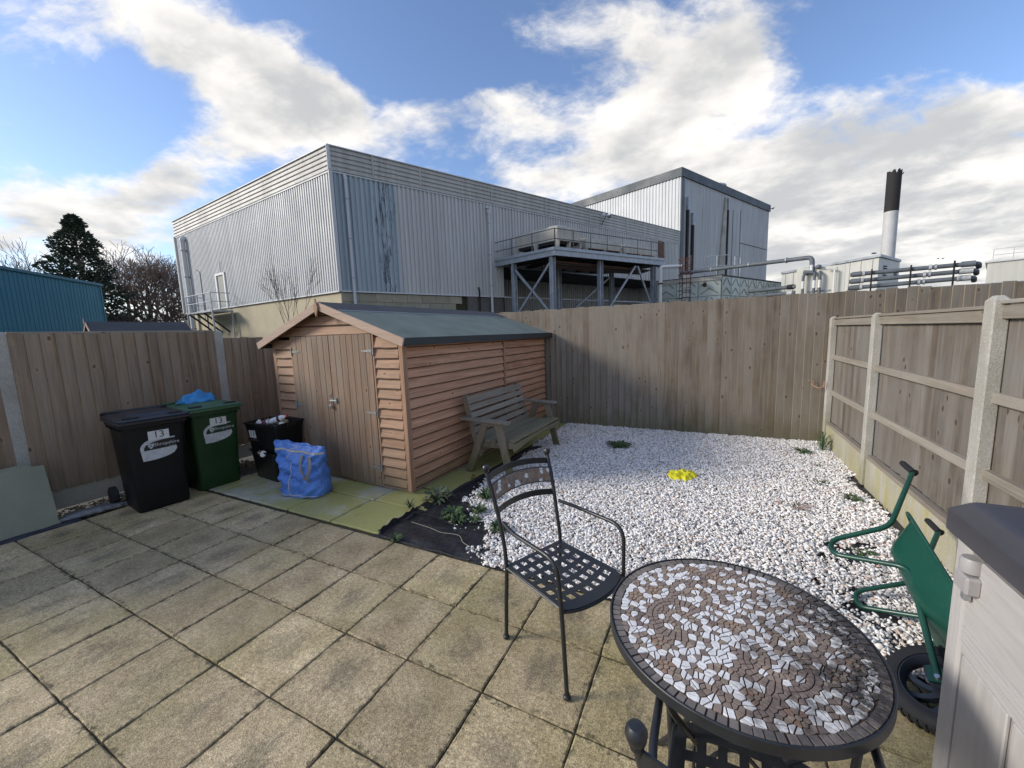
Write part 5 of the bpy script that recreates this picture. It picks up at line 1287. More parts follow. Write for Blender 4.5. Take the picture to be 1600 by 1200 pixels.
mb = MB(); mb.lathe([(.014, -.05), (.030, -.048), (.034, -.03), (.034, .03), (.030, .048), (.014, .05)], 20, Wm); mb.build('hub', M_HUBP, WL, smooth=True)
for k in range(8):
    a = 2*PI*k/8; mb = MB(); P = [Wm @ Vector((math.cos(a+.5*q)*(.028+.095*q), math.sin(a+.5*q)*(.028+.095*q), .012)) for q in (0, .33, .66, 1)]
    rg_ = []
    for i, p in enumerate(P):
        d_ = (P[min(3, i+1)]-P[max(0, i-1)]).normalized(); ax = Vector((0, 1, 0)); sd_ = d_.cross(ax).normalized()*(.013-.004*(1-abs(i/3*2-1)))
        rg_.append([tuple(p-sd_-ax*.022), tuple(p+sd_-ax*.022), tuple(p+sd_+ax*.006), tuple(p-sd_+ax*.006)])
    mb.loft(rg_); mb.build('spoke', M_HUBP, WL, smooth=True)
# tray: lofted pan, outer skin and inner skin
def tr(u0, u1, hw_, r_, z): return [(u*.93, v_*.88*(1-.16*max(0, (.45-u)/.45)), z_*.62-.16*(u-.36)-.02) for u, v_, z_ in rrect((u1-u0)/2, hw_, r_, 5, cx=(u0+u1)/2, z=z)]
outer = [tr(.30, .72, .155, .06, .022), tr(.28, .735, .17, .07, .028), tr(.22, .77, .195, .08, .07), tr(.02, .86, .265, .09, .235), tr(-.02, .88, .275, .09, .262), tr(-.05, .905, .30, .10, .268), tr(-.055, .91, .305, .10, .262)]
inner = [tr(-.015, .875, .272, .09, .268), tr(.025, .855, .262, .09, .235), tr(.225, .765, .19, .08, .078), tr(.30, .72, .15, .06, .034)]
MB().loft(outer[::-1]+[]).build('tray', M_GREENPAN, WBW, smooth=True) if False else None
mb = MB(); mb.loft(outer, cap1=False); mb.loft([outer[-3]]+inner, cap0=False); mb.build('tray', M_GREENPAN, WBW, smooth=True)
MB().tube([Vector(p)+Vector((0, 0, 0)) for p in tr(-.055, .91, .305, .10, .262)], .008, 6, closed=True).build('tray_rim', M_GREENPAN, WBW, smooth=True)
# ------------------------------------------------------------------ materials of the works beyond the fence
def fn_sheet(base, streak=.25, rust=0.0, peel=False):
    def fn(t):
        o = t.obj(); x, y, z = t.sep(o); n = t.noise(o, .5, 5, .6)
        st = t.noise(t.vm('MULTIPLY', o, (3.2, 3.2, .14)), 1.0, 5, .65); st2 = t.noise(t.vm('MULTIPLY', o, (16, 16, .5)), 1.0, 3, .6)
        panel = t.noise(t.vm('MULTIPLY', t.comb(t.math('FLOOR', x), y, 0), (7.3, 0, 0)), 1.0, 0)
        c = t.bright(base, t.math('ADD', t.mr(st, .3, .7, 1-streak, 1+streak*.5), t.mr(panel, .3, .7, -.05, .05)))
        c = t.mix(t.mr(st2, .62, .74, 0, .22), c, (.10, .11, .11))
        if rust: c = t.mix(t.math('MULTIPLY', t.mr(t.noise(t.vm('MULTIPLY', o, (6, 6, 1.2)), 1.0, 5, .7), .58, .72), rust), c, (.16, .12, .085))
        if peel:
            inb = t.mr(x, 3.05, 3.3, 1, 0); c2 = t.mix(t.mr(st, .3, .7), (.24, .31, .36), (.36, .43, .47))
            c = t.mix(t.math('MULTIPLY', inb, .85), c, c2)
            pl_ = t.mr(t.math('ADD', t.noise(t.vm('MULTIPLY', o, (7, 7, 1.1)), 1.0, 7, .75), t.math('MULTIPLY', t.mr(t.math('ABSOLUTE', t.math('SUBTRACT', x, 2.5)), 0, 1.6, .10, -.12), 1)), .60, .66)
            pl_ = t.math('MULTIPLY', pl_, t.mr(z, .5, 3.5, .5, 1)); c = t.mix(t.math('MULTIPLY', pl_, inb), c, (.055, .07, .075))
            c = t.mix(t.math('MULTIPLY', inb, t.mr(x, .0, .9, .35, 0)), c, (.16, .21, .24))
        return dict(col=c, rough=t.mr(n, .3, .7, .45, .65))
    return fn
M_WALLL = mat('pale_profiled_sheet', fn=fn_sheet((.52, .53, .525), .14), rough=.5)
M_WALLR = mat('grey_profiled_sheet', fn=fn_sheet((.53, .525, .505), .18, peel=True), rough=.5)
M_WALLR2 = mat('grey_profiled_sheet_plain', fn=fn_sheet((.50, .495, .475), .16), rough=.5)
M_FASC = mat('weathered_cream_fascia', fn=fn_sheet((.43, .415, .375), .22, rust=.75), rough=.7)
M_FASCT = mat('white_sheet_flashing', fn=fn_sheet((.56, .575, .58), .15), rough=.5)
M_DARKF = mat('dark_grey_fascia', fn=fn_sheet((.085, .10, .11), .15), rough=.5)
M_WALL2 = mat('pale_ribbed_sheet', fn=fn_sheet((.58, .59, .58), .10), rough=.5)
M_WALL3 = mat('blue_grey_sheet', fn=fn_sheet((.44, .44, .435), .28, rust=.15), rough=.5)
def fn_block(base, dark):
    return lambda t: dict(col=t.mix(t.mr(t.noise(t.objr(5), 1.4, 6, .7), .38, .72, 0, .55), t.bright(base, t.mr(t.rnd(), 0, 1, .85, 1.1)), dark), rough=.9)
M_BLK = mat('tan_concrete_block', fn=fn_block((.34, .315, .235), (.17, .155, .12)), rough=.9)
M_REND = mat('cream_painted_block', fn=fn_block((.56, .49, .33), (.36, .31, .22)), rough=.9)
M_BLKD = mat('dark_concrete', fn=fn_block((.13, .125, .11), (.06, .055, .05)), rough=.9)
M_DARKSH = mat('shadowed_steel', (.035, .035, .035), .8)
M_UNIT = mat('cream_condenser_casing', fn=fn_sheet((.50, .47, .40), .2, rust=.35), rough=.6)
M_TANK = mat('pale_green_tank_panel', fn=fn_block((.58, .63, .57), (.42, .44, .38)), rough=.6)
M_LAG = plain('grey_pipe_lagging', (.10, .115, .13), .6, var=.25, scale=2)
M_LAGL = plain('foil_pipe_joint', (.42, .43, .43), .45, var=.25, scale=4)
M_CREAMB = mat('cream_cabinet', fn=fn_sheet((.66, .64, .55), .12, rust=.2), rough=.6)
M_WHITEP = plain('white_paint', (.66, .66, .64), .5, var=.08)
M_TEAL = mat('teal_profiled_sheet', fn=fn_sheet((.016, .15, .24), .10), rough=.45)
M_TEALD = plain('teal_eave_trim', (.015, .12, .19), .45)
M_STACK = plain('brushed_flue_steel', (.50, .50, .485), .65, metal=.05, var=.12, scale=.8)
M_SOOT = plain('black_flue_paint', (.018, .017, .016), .8, var=.3, scale=1)
K = Vector((-15.32, 12.08, 0)); aL, aR = R(173.3), R(64.3)
dL = Vector((math.cos(aL), math.sin(aL), 0)); dR = Vector((math.cos(aR), math.sin(aR), 0)); nL = Vector((dL.y, -dL.x, 0)); nL = nL if nL.y < 0 else -nL; nR = Vector((dR.y, -dR.x, 0)); nR = nR if nR.x > 0 else -nR
def corr(name, mt, parent, loc, rz, Lw, z0, z1, period, depth, out=-1, holes=()):
    """profiled sheet wall: local x along the wall, ribs toward local y*out; z0..z1"""
    mb = MB(); xs_ = []; ys_ = []; x = 0
    while x < Lw-1e-6:
        p = min(period, Lw-x)
        for q, yy in ((0, 0), (.30, 0), (.42, 1), (.88, 1)): xs_.append(x+p*q); ys_.append(yy*depth*out)
        x += p
    xs_.append(Lw); ys_.append(0)
    b_ = mb.addv(*[(a, c_, z) for z in (z0, z1) for a, c_ in zip(xs_, ys_)]); n = len(xs_)
    for i in range(n-1):
        mx = (xs_[i]+xs_[i+1])/2
        mb.quad(b_+i, b_+i+1, b_+n+i+1, b_+n+i)
    o = mb.build(name, mt, parent, loc); o.rotation_euler = (0, 0, rz); return o
def wbox(name, mt, parent, o_, d_, n_, s0, s1, z0, z1, t0, t1, c=0.0, base=None):
    """box on a wall plane: along d_ from s0..s1, outwards from t0..t1"""
    M = Matrix(((d_.x, n_.x, 0, o_.x-base.x if base else o_.x), (d_.y, n_.y, 0, o_.y-base.y if base else o_.y), (0, 0, 1, 0), (0, 0, 0, 1)))
    return MB().box(s0, t0, z0, s1, t1, z1, M, c).build(name, mt, parent)
# ------------------------------------------------------------------ the long factory building
FC = thing('factory_building', 'big grey corrugated factory building with cream slatted fascia behind the shed', 'factory', (K.x, K.y, 0)); O0 = Vector((0, 0, 0))
corr('cladding', M_WALLL, FC, (dL*20.15).to_tuple(), aL-PI, 20.15, 4.10, 9.80, .21, .07, -1)
corr('cladding', M_WALLR, FC, (0, 0, 0), aR, 10.25, 4.05, 9.80, .25, .07, -1)
corr('cladding', M_WALLR2, FC, (dR*10.25).to_tuple(), aR, 22.75, 6.0, 9.80, .25, .07, -1)
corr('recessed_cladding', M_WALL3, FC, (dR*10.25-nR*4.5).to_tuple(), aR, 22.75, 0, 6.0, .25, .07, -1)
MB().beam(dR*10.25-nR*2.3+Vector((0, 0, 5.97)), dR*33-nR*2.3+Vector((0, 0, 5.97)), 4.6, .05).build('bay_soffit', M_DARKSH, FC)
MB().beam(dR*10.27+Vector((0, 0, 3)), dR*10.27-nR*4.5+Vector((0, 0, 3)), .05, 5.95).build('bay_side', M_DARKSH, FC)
MB().prism([(0, 0), (dR.x*42, dR.y*42), (dR.x*42+dL.x*20.1, dR.y*42+dL.y*20.1), (dL.x*20.1, dL.y*20.1)], 10.55, 10.7).build('roof', M_DARKF, FC)
back = MB(); a = dL*20.15; b_ = a+dR*42
back.beam(a+Vector((0, 0, 5.4)), b_+Vector((0, 0, 5.4)), .1, 10.6); back.build('back_wall', M_WALL3, FC)
for k in range(5):
    z0 = 9.78+k*.222
    for (d_, n_, Ls, e) in ((dL, nL, 20.18, .06), (dR, nR, 31.7, .06)):
        mb = MB(); prof = [(-.02, z0), (.115, z0+.005), (.125, z0+.03), (.085, z0+.19), (.075, z0+.222), (-.02, z0+.222)]
        M0 = lambda s_, q: tuple(d_*s_+n_*q[0]+Vector((0, 0, q[1])))
        mb.loft([[M0(-.10 if d_ is dL else -.09, q) for q in prof], [M0(Ls, q) for q in prof]]); mb.build('fascia_plank', M_FASC, FC)
for (d_, n_, Ls) in ((dL, nL, 20.2), (dR, nR, 31.7)):
    wbox('fascia_capping', M_FASCT, FC, O0, d_, n_, -.12, Ls, 10.885, 10.93, -.12, .16)
    wbox('drip_flashing', M_FASCT, FC, O0, d_, n_, -.05, Ls, 9.70, 9.765, .0, .10)
    wbox('base_flashing', M_FASCT, FC, O0, d_, n_, -.03, Ls, 4.02, 4.09, -.02, .09)
for s in (2, 4.6, 9.4, 14, 18.6, 23.2, 27.6): wbox('fascia_joint', M_FASC, FC, O0, dR, nR, s*1.0, s+.10, 9.79, 10.88, .10, .135)
MB().tube([nR*.06+nL*.06+Vector((0, 0, 9.8)), nR*.06+nL*.06+Vector((0, 0, 10.92))], .09, 6).build('corner_capping', M_FASCT, FC)
MB().beam(nR*.03+nL*.03+Vector((0, 0, 4.05)), nR*.03+nL*.03+Vector((0, 0, 9.8)), .17, .17, (dR.x, dR.y, 0)).build('corner_trim', M_WALLL, FC)
MB().beam(dL*20.15+nL*.03+Vector((0, 0, 4.05)), dL*20.15+nL*.03+Vector((0, 0, 9.8)), .3, .14, (dL.x, dL.y, 0)).build('corner_trim', M_FASCT, FC)
# masonry plinth: blocks on the right-hand face, painted render on the left
MB().beam(dR*.1-nR*.22+Vector((0, 0, 2)), dR*10.2-nR*.22+Vector((0, 0, 2)), .2, 4.08).build('plinth', M_JOINT, FC)
MB().beam(dL*.0-nL*.13+Vector((0, 0, 2)), dL*19.9-nL*.13+Vector((0, 0, 2)), .2, 4.1).build('plinth', M_REND, FC)
bm_ = MB().box(.006, -.06, .006, .874, .06, .446, c=.008).mesh('block', M_BLK)
for r_ in range(5):
    for c_ in range(-1, 9):
        s = c_*.88+(.44 if r_ % 2 else 0)+.0
        if s < -.05 or s+.88 > 7.4: continue
        o = link('block', bm_, FC, (dR*s-nR*(.07+random.uniform(0, .006))+Vector((0, 0, 4.0-.452*(r_+1)))).to_tuple(), (0, 0, aR))
for r_ in range(0, 5, 2): pass
hb = MB().box(.006, -.06, .006, .434, .06, .446, c=.008).mesh('block', M_BLK)
for r_ in (1, 3): link('block', hb, FC, (dR*0.0-nR*.073+Vector((0, 0, 4.0-.452*(r_+1)))).to_tuple(), (0, 0, aR))
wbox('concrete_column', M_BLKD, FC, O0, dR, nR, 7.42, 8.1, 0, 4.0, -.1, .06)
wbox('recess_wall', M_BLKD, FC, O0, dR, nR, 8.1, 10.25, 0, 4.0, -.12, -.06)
def downpipe(name, d_, n_, s, z0, z1, r_, head=True, mt=M_FASCT, parent=FC):
    b_ = d_*s+n_*(r_+.10); pts = [b_+Vector((0, 0, z0)), b_+Vector((0, 0, z1))]
    o = MB().tube(pts, r_, 10).build(name, mt, parent, smooth=True)
    if head: MB().tube([b_+Vector((0, 0, z1-.02)), b_+Vector((0, 0, z1+.10)), b_-n_*.08+Vector((0, 0, z1+.2)), b_-n_*(r_+.1)+Vector((0, 0, z1+.22))], r_*1.15, 10).build('elbow', mt, o, smooth=True)
    for z in np.arange(z0+.9, z1-.4, 1.9): MB().tube([b_+Vector((0, 0, z)), b_+Vector((0, 0, z+.05))], r_*1.3, 10).build('pipe_collar', M_GALV, o)
downpipe('downpipe', dR, nR, .62, 0, 9.45, .075); downpipe('downpipe', dL, nL, 18.3, 0, 9.2, .16); downpipe('downpipe', dR, nR, 9.15, 0, 9.15, .08, False)
MB().tube([dR*9.15+nR*.16+Vector((0, 0, 9.1)), dR*9.15+nR*.16+Vector((0, 0, 9.4)), dR*9.05+nR*.22+Vector((0, 0, 9.5))], .13, 8).build('pipe_cowl', M_FASCT, FC, smooth=True)
MB().tube([dR*8.25+nR*.12+Vector((0, 0, 0)), dR*8.25+nR*.12+Vector((0, 0, 4.3)), dR*8.2+nR*.12+Vector((0, 0, 4.6))], .05, 6).build('cable_conduit', M_SOOT, FC)
# personnel door high in the left face with landing and handrails
wbox('door_frame', M_WHITEP, FC, O0, dL, nL, 12.48, 12.66, 4.0, 6.35, .0, .14); wbox('door_frame', M_WHITEP, FC, O0, dL, nL, 13.72, 13.90, 4.0, 6.35, .0, .14); wbox('door_frame', M_WHITEP, FC, O0, dL, nL, 12.48, 13.90, 6.22, 6.36, .001, .142)
wbox('door', plain('grey_green_door', (.26, .27, .235), .6), FC, O0, dL, nL, 12.64, 13.74, 4.02, 6.24, .05, .075)
LD = thing('access_landing', 'small galvanised landing and handrails outside the high side door of the factory', 'landing', (K.x, K.y, 0))
wbox('platform', M_GALV, LD, O0, dL, nL, 11.7, 15.9, 3.70, 3.80, .15, 1.35)
for s in (11.8, 15.8):
    for t_ in (.2, 1.3): wbox('support_post', M_GALV, LD, O0, dL, nL, s-.04, s+.04, 0, 3.7, t_-.04, t_+.04)
for s in (11.75, 12.8, 13.9, 15.0, 15.85): b_ = dL*s+nL*1.3; MB().tube([b_+Vector((0, 0, 3.75)), b_+Vector((0, 0, 4.9))], .03, 6).build('handrail_post', M_GALV, LD)
for z in (4.35, 4.9): MB().tube([dL*11.75+nL*.2+Vector((0, 0, z)), dL*11.75+nL*1.3+Vector((0, 0, z)), dL*15.85+nL*1.3+Vector((0, 0, z)), dL*15.85+nL*.2+Vector((0, 0, z))], .028, 6).build('handrail', M_GALV, LD)
for s in (12.4, 13.6, 14.8): MB().beam(dL*s+nL*.2+Vector((0, 0, 2.4)), dL*(s+.9)+nL*1.25+Vector((0, 0, 3.7)), .10, .10).build('bracket', M_DARKSH, LD)
MB().tube([dL*16.4+nL*.1+Vector((0, 0, 3.4)), dL*16.4+nL*.1+Vector((0, 0, 6.8)), dL*16.5+nL*.25+Vector((0, 0, 6.95))], .03, 6).build('vent_pipe', M_GALV, LD)
MB().tube([dL*12.9+nL*.15+Vector((0, 0, 6.4)), dL*12.9+nL*.15+Vector((0, 0, 7.1))], .02, 5).build('mast', M_GALV, LD)
# low gabled roof light peeping over the fascia
c0 = dL*10.3-nL*2.5; mb = MB(); q = [c0-dL*2.0+Vector((0, 0, 10.6)), c0-dL*.3+Vector((0, 0, 11.62)), c0+dL*.25+Vector((0, 0, 11.62)), c0+dL*2.6+Vector((0, 0, 10.6))]
mb.loft([[tuple(p) for p in q], [tuple(p-nL*9) for p in q]]); mb.build('roof_monitor', M_FASC, FC)
# flood light on the fascia
FLt = thing('flood_light', 'small flood light bracketed on the factory fascia above the condensers', 'flood light', (K+dR*20+nR*.15+Vector((0, 0, 10.2))).to_tuple(), aR)
MB().tube([(0, 0, -.3), (0, -.25, .1), (0, -.45, .25)], .03, 6).build('bracket', M_RUST, FLt)
MB().loft([rrect(.16, .05, .02, 2, z=-.02), rrect(.24, .14, .02, 2, z=.22)]).build('lamp_housing', M_GALV, FLt, (.12, -.5, .2)).rotation_euler = (.9, .3, .5)
MB().loft([rrect(.10, .05, .02, 2, z=0), rrect(.16, .10, .02, 2, z=.16)]).build('lamp_housing', M_GALV, FLt, (-.25, -.4, .25)).rotation_euler = (.6, -.8, 0)
# ------------------------------------------------------------------ condenser deck
DA = Vector((-6.59, 19.48, 0)); DW = Vector((-11.34, 20.80, 0)); DB = Vector((-1.6, 27.6, 0)); e1 = (DW-DA).normalized(); e2 = (DB-DA).normalized(); LW = (DW-DA).length; LB = (DB-DA).length
DK = thing('condenser_deck', 'galvanised steel platform on braced columns carrying the condenser units', 'steel platform', (DA.x, DA.y, 0))
D = lambda a, b_, z: e1*a+e2*b_+Vector((0, 0, z))
def dbeam(nm, p, q, w_, h, mt=M_GALV, parent=DK): return MB().beam(p, q, w_, h).build(nm, mt, parent)
def ibeam(nm, p, q, h=.34, w_=.16, parent=DK, mt=M_GALV):
    mb = MB(); u_ = Vector((0, 0, 1)); mb.beam(p+u_*(h/2-.015), q+u_*(h/2-.015), w_, .03); mb.beam(p-u_*(h/2-.015), q-u_*(h/2-.015), w_, .03); mb.beam(p, q, .02, h-.06); return mb.build(nm, mt, parent)
ibeam('edge_beam', D(0, 0, 6.12), D(LW, 0, 6.12)); ibeam('edge_beam', D(0, 0, 6.12), D(0, LB, 6.12)); ibeam('edge_beam', D(0, LB, 6.12), D(LW, LB, 6.12)); ibeam('edge_beam', D(LW, 0, 6.12), D(LW, LB, 6.12))
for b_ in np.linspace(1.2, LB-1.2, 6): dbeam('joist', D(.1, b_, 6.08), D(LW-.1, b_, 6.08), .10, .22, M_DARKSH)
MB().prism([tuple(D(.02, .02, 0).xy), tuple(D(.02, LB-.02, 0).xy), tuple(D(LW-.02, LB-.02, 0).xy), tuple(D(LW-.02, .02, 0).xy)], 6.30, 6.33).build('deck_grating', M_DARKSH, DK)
dbeam('kick_plate', D(-.02, 0, 6.36), D(-.02, LB, 6.36), .02, .16); dbeam('kick_plate', D(0, -.02, 6.36), D(LW, -.02, 6.36), .02, .16)
cols = [(0.35, .15), (3.3, .15), (.35, 3.9), (.35, 8.9), (3.5, 3.9), (3.5, 8.9)]
def icol(a, b_):
    mb = MB(); p, q = D(a, b_, 0), D(a, b_, 5.95)
    mb.beam(p+e2*.12, q+e2*.12, .26, .03, e2); mb.beam(p-e2*.12, q-e2*.12, .26, .03, e2); mb.beam(p, q, .03, .24, e2); mb.build('column', M_GALV, DK)
for a, b_ in cols: icol(a, b_)
for p, q in (((.35, .15, 5.8), (3.3, .15, 2.6)), ((3.3, .15, 5.7), (.35, .15, 2.6)), ((.2, 6.9, 5.8), (.2, 3.9, 2.4)), ((.2, 7.1, 5.8), (.2, 8.9, 2.6)), ((3.5, .3, 5.6), (3.5, 3.8, 2.4)), ((3.5, 4, 2.4), (3.5, 8.8, 5.6))): dbeam('brace', D(*p), D(*q), .10, .10)
M_RAILD = plain('dull_dark_steel', (.13, .135, .13), .7, var=.3)
def railing(parent, pts, h=1.1, posts=8, mt=M_GALV, z=6.33, r_=.028, toe=False):
    for (p, q), n in zip(zip(pts, pts[1:]), posts):
        for k in range(n+1): a = p.lerp(q, k/n); MB().tube([a+Vector((0, 0, 0)), a+Vector((0, 0, h))], r_*1.15, 6).build('railing_post', mt, parent)
        for f in (.5, 1.0): MB().tube([p+Vector((0, 0, h*f)), q+Vector((0, 0, h*f))], r_, 6).build('railing_bar', mt, parent)
railing(DK, [D(LW, 0, 6.33), D(0, 0, 6.33), D(0, LB, 6.33)], 1.1, (3, 7), M_RAILD)
def condenser(label, a, b_, la, lb, z0, legs, h, fans):
    T = thing('condenser_unit', label, 'condenser unit', (DA.x, DA.y, 0), 0, 'condenser units on the steel platform')
    def P(u_, v_, z): return D(a+u_, b_+v_, z)
    mb = MB(); zt = z0+legs
    rg_ = lambda z, i_: [tuple(P(i_, i_, z)), tuple(P(la-i_, i_, z)), tuple(P(la-i_, lb-i_, z)), tuple(P(i_, lb-i_, z))]
    mb.loft([rg_(zt, 0), rg_(zt+h, 0), rg_(zt+h+.03, .03)]); mb.build('casing', M_UNIT, T)
    mb = MB(); mb.loft([rg_(zt-.16, .12), rg_(zt-.001, .06)]); mb.build('coil', M_DARKSH, T)
    for (u_, v_) in ((.05, .05), (la-.05, .05), (la-.05, lb-.05), (.05, lb-.05), (la/2, .05), (.05, lb/2)):
        p = P(u_, v_, z0); MB().loft([[tuple(p+e1*x+e2*y) for x, y in ((-.05, -.05), (.05, -.05), (.05, .05), (-.05, .05))], [tuple(p+Vector((0, 0, legs))+e1*x+e2*y) for x, y in ((-.16, -.05), (.16, -.05), (.16, .05), (-.16, .05))]]).build('leg', M_UNIT, T)
    for (u_, v_, r_) in fans:
        c_ = P(u_, v_, zt+h+.03); Fm = MB().lathe([(r_*1.08, 0), (r_, .13), (r_*.97, .13), (r_*1.0, .02)], 22, Matrix.Translation(c_), cap=False).build('fan_ring', M_UNIT, T, smooth=True)
        g = MB()
        for k in range(6): an = PI*k/6; dv = Vector((math.cos(an), math.sin(an), 0))*r_; g.beam(c_-dv+Vector((0, 0, .13)), c_+dv+Vector((0, 0, .13)), .015, .015)
        g.build('fan_guard', M_GALV, Fm)
    MB().tube([P(-.05, .3, zt-.05), P(-.05, lb-.2, zt-.05)], .035, 6).build('header_pipe', M_RUST, T); return T
condenser('largest condenser unit at the near corner of the steel platform', .25, .45, 3.2, 1.75, 6.33, .55, .75, ((.85, .87, .6), (2.3, .87, .6)))
condenser('middle cream condenser unit on the platform, behind the largest', .45, 2.85, 1.6, 3.0, 6.33, .36, .52, ((.75, .6, .36), (.75, 1.5, .36), (.75, 2.4, .36)))
condenser('farthest condenser unit on the steel platform, beside the rusty ladder', .45, 6.2, 1.4, 2.9, 6.33, .32, .46, ((.7, .6, .34), (.7, 1.45, .34), (.7, 2.3, .34)))
# clutter under and on the deck
for k in range(5): MB().tube([D(.6+.25*k, .5, 5.75-.05*k), D(.7+.2*k, LB-.4, 5.7-.04*k)], .045, 6).build('service_pipe', M_LAG if k % 2 else M_RUST, DK)
T = thing('hut_door', 'rust brown door in the factory wall at the far end of the platform', 'door', (K.x, K.y, 0)); wbox('door_leaf', M_RUST, T, O0, dR, nR, 28.0, 28.95, 7.2, 9.6, .07, .11); wbox('door_frame', M_FASCT, T, O0, dR, nR, 28.96, 29.05, 7.2, 9.65, .06, .13)
# white stand pipe at the platform end
T = thing('stand_pipe', 'white vertical pipe with elbow at the right end of the platform', 'pipe', (-1.72, 26.6, 0))
MB().tube(fillet([(0, 0, 0), (0, 0, 5.75), (1.3, .9, 5.78)], .18, 5), .12, 10).build('tube', M_WHITEP, T, smooth=True)
for z in (3.2, 4.6): MB().tube([(0, 0, z), (0, 0, z+.09)], .15, 10).build('coupling', M_SOOT, T)
# rusty ladder with hoops and pale handrail cage on the tank
LR = thing('caged_ladder', 'rusty caged ladder rising beside the pale tank', 'ladder', (-.4, 27.3, 0), R(-12))
for x in (0, .5): MB().tube([(x, 0, 0), (x, 0, 6.4)], .035, 6).build('stile', M_RUST, LR)
for k in range(20): MB().tube([(0, 0, .4+k*.3), (.5, 0, .4+k*.3)], .018, 5).build('rung', M_RUST, LR)
for k in range(6):
    z = 3.6+k*.5; MB().tube([(.25+.42*math.cos(a), -.40+.42*math.sin(a)*1.0, z) for a in [R(50-280*i/12+0) for i in range(13)]], .02, 5).build('hoop', M_RUST, LR)
for a in (R(-60), R(-120)): MB().tube([(.25+.42*math.cos(a), -.4+.42*math.sin(a), 3.6), (.25+.42*math.cos(a), -.4+.42*math.sin(a), 6.2)], .02, 5).build('cage_bar', M_RUST, LR)
T = thing('guard_rail', 'grey tubular guard rail standing on top of the pale tank', 'railing', (.9, 28.5, 5.05))
railing(T, [Vector((0, 1.5, 0)), Vector((0, 0, 0)), Vector((1.5, .2, 0)), Vector((2.2, 1.6, 0))], 1.35, (2, 2, 2), M_GALV, r_=.026)
# ------------------------------------------------------------------ panel tank
TL, TCn, TRr = Vector((-2.2, 28.52, 0)), Vector((1.94, 27.77, 0)), Vector((6.62, 37.27, 0))
TK = thing('water_tank', 'pale green sectional tank with embossed chevron panels behind the back fence', 'tank', (TCn.x, TCn.y, 0))
f1 = (TL-TCn).normalized(); f2 = (TRr-TCn).normalized(); l1 = (TL-TCn).length; l2 = (TRr-TCn).length
M_TANKR = mat('dark_tank_flange', fn=fn_block((.30, .33, .29), (.12, .12, .10)), rough=.8)  # darker tone for the flanges and ribs than for the panel faces
MB().beam(f1*-.02-Vector((0, 0, 0))+Vector((0, -.05, 4.86)), f1*l1+Vector((0, -.05, 4.86)), .10, .26).build('top_channel', M_UNIT, TK)
def tankpanel(wd, hg):
    mb = MB(); mb.box(.02, -.03, .02, wd-.02, .0, hg-.02, c=.006); mb.cur = 1
    mb.box(0, -.05, 0, .02, .0, hg); mb.box(wd-.02, -.05, 0, wd, 0, hg); mb.box(.02, -.05, 0, wd-.02, 0, .02); mb.box(.02, -.05, hg-.02, wd-.02, 0, hg)
    for (a, b_) in (((.12, .12), (.5, .42)), ((.88, .12), (.5, .42)), ((.12, .55), (.44, .92)), ((.88, .55), (.56, .92))):
        mb.beam((a[0]*wd, -.035, a[1]*hg), (b_[0]*wd, -.035, b_[1]*hg), .05, .06, (0, 0, 1))
    return mb.mesh('tank_panel', [M_TANK, M_TANKR])
n1, n2, hg = 3, 8, 1.24; p1 = tankpanel(l1/n1, hg); p2 = tankpanel(l2/n2, hg)
for r_ in range(4):
    for k in range(n1): link('tank_panel', p1, TK, (f1*(l1*(k+1)/n1)+Vector((0, 0, r_*hg))).to_tuple(), (0, 0, math.atan2(-f1.y, -f1.x)))
    for k in range(n2): link('tank_panel', p2, TK, (f2*(l2*k/n2)+Vector((0, 0, r_*hg))).to_tuple(), (0, 0, math.atan2(f2.y, f2.x)))
bk = f1*l1+f2*l2
MB().prism([(0, 0), (f2*l2).xy.to_tuple(), bk.xy.to_tuple(), (f1*l1).xy.to_tuple()], 4.93, 4.99).build('tank_lid', M_TANK, TK)
mb = MB(); mb.prism([((f1*.1+f2*.1)).xy.to_tuple(), (f2*(l2-.1)+f1*.1).xy.to_tuple(), (bk*.98).xy.to_tuple(), (f1*(l1-.1)+f2*.1).xy.to_tuple()], 0, 4.9); mb.build('core', M_TANK, TK)
MB().tube([f1*(l1+.3)+Vector((0, 0, 5.0)), Vector((0, 0, 5.0)), f2*(l2+.1)+Vector((0, 0, 5.0))], .06, 6).build('rim_rail', M_SOOT, TK)
MB().lathe([(.14, 0), (.14, .2), (.08, .22)], 12, Matrix.Translation(-f2*.25+f1*.9+Vector((0, 0, 4.45))) @ Matrix.Rotation(PI/2, 4, 'X')).build('inlet_cap', M_SOOT, TK)
# ------------------------------------------------------------------ tall block with dark cap
K2 = Vector((-1.54, 40.72, 0))+nR*.06; dL2 = Vector((-.938, .347, 0)).normalized(); nL2 = Vector((dL2.y, -dL2.x, 0)); nL2 = nL2 if nL2.y < 0 else -nL2
TBd = thing('tower_building', 'taller pale metal-clad block with dark ribbed parapet at the end of the factory', 'building', (K2.x, K2.y, 0))
corr('cladding', M_WALL2, TBd, (dL2*18).to_tuple(), math.atan2(-dL2.y, -dL2.x), 18, 0, 16.0, .33, .05, -1)
corr('cladding', M_WALL3, TBd, (0, 0, 0), aR, 21.1, 0, 16.0, .16, .012, -1)
for k in range(5):
    z0 = 15.95+k*.16
    for d_, n_, Ls in ((dL2, nL2, 18), (dR, nR, 21.2)): wbox('fascia_plank', M_DARKF, TBd, O0, d_, n_, -.1, Ls, z0, z0+.14, -.05, .16+.0); wbox('fascia_groove', M_SOOT, TBd, O0, d_, n_, -.08, Ls-.02, z0+.14, z0+.16, -.05, .12)
MB().prism([(0, 0), (dR*21.1).xy.to_tuple(), (dR*21.1+dL2*18).xy.to_tuple(), (dL2*18).xy.to_tuple()], 15.9, 16.0).build('roof', M_DARKF, TBd)
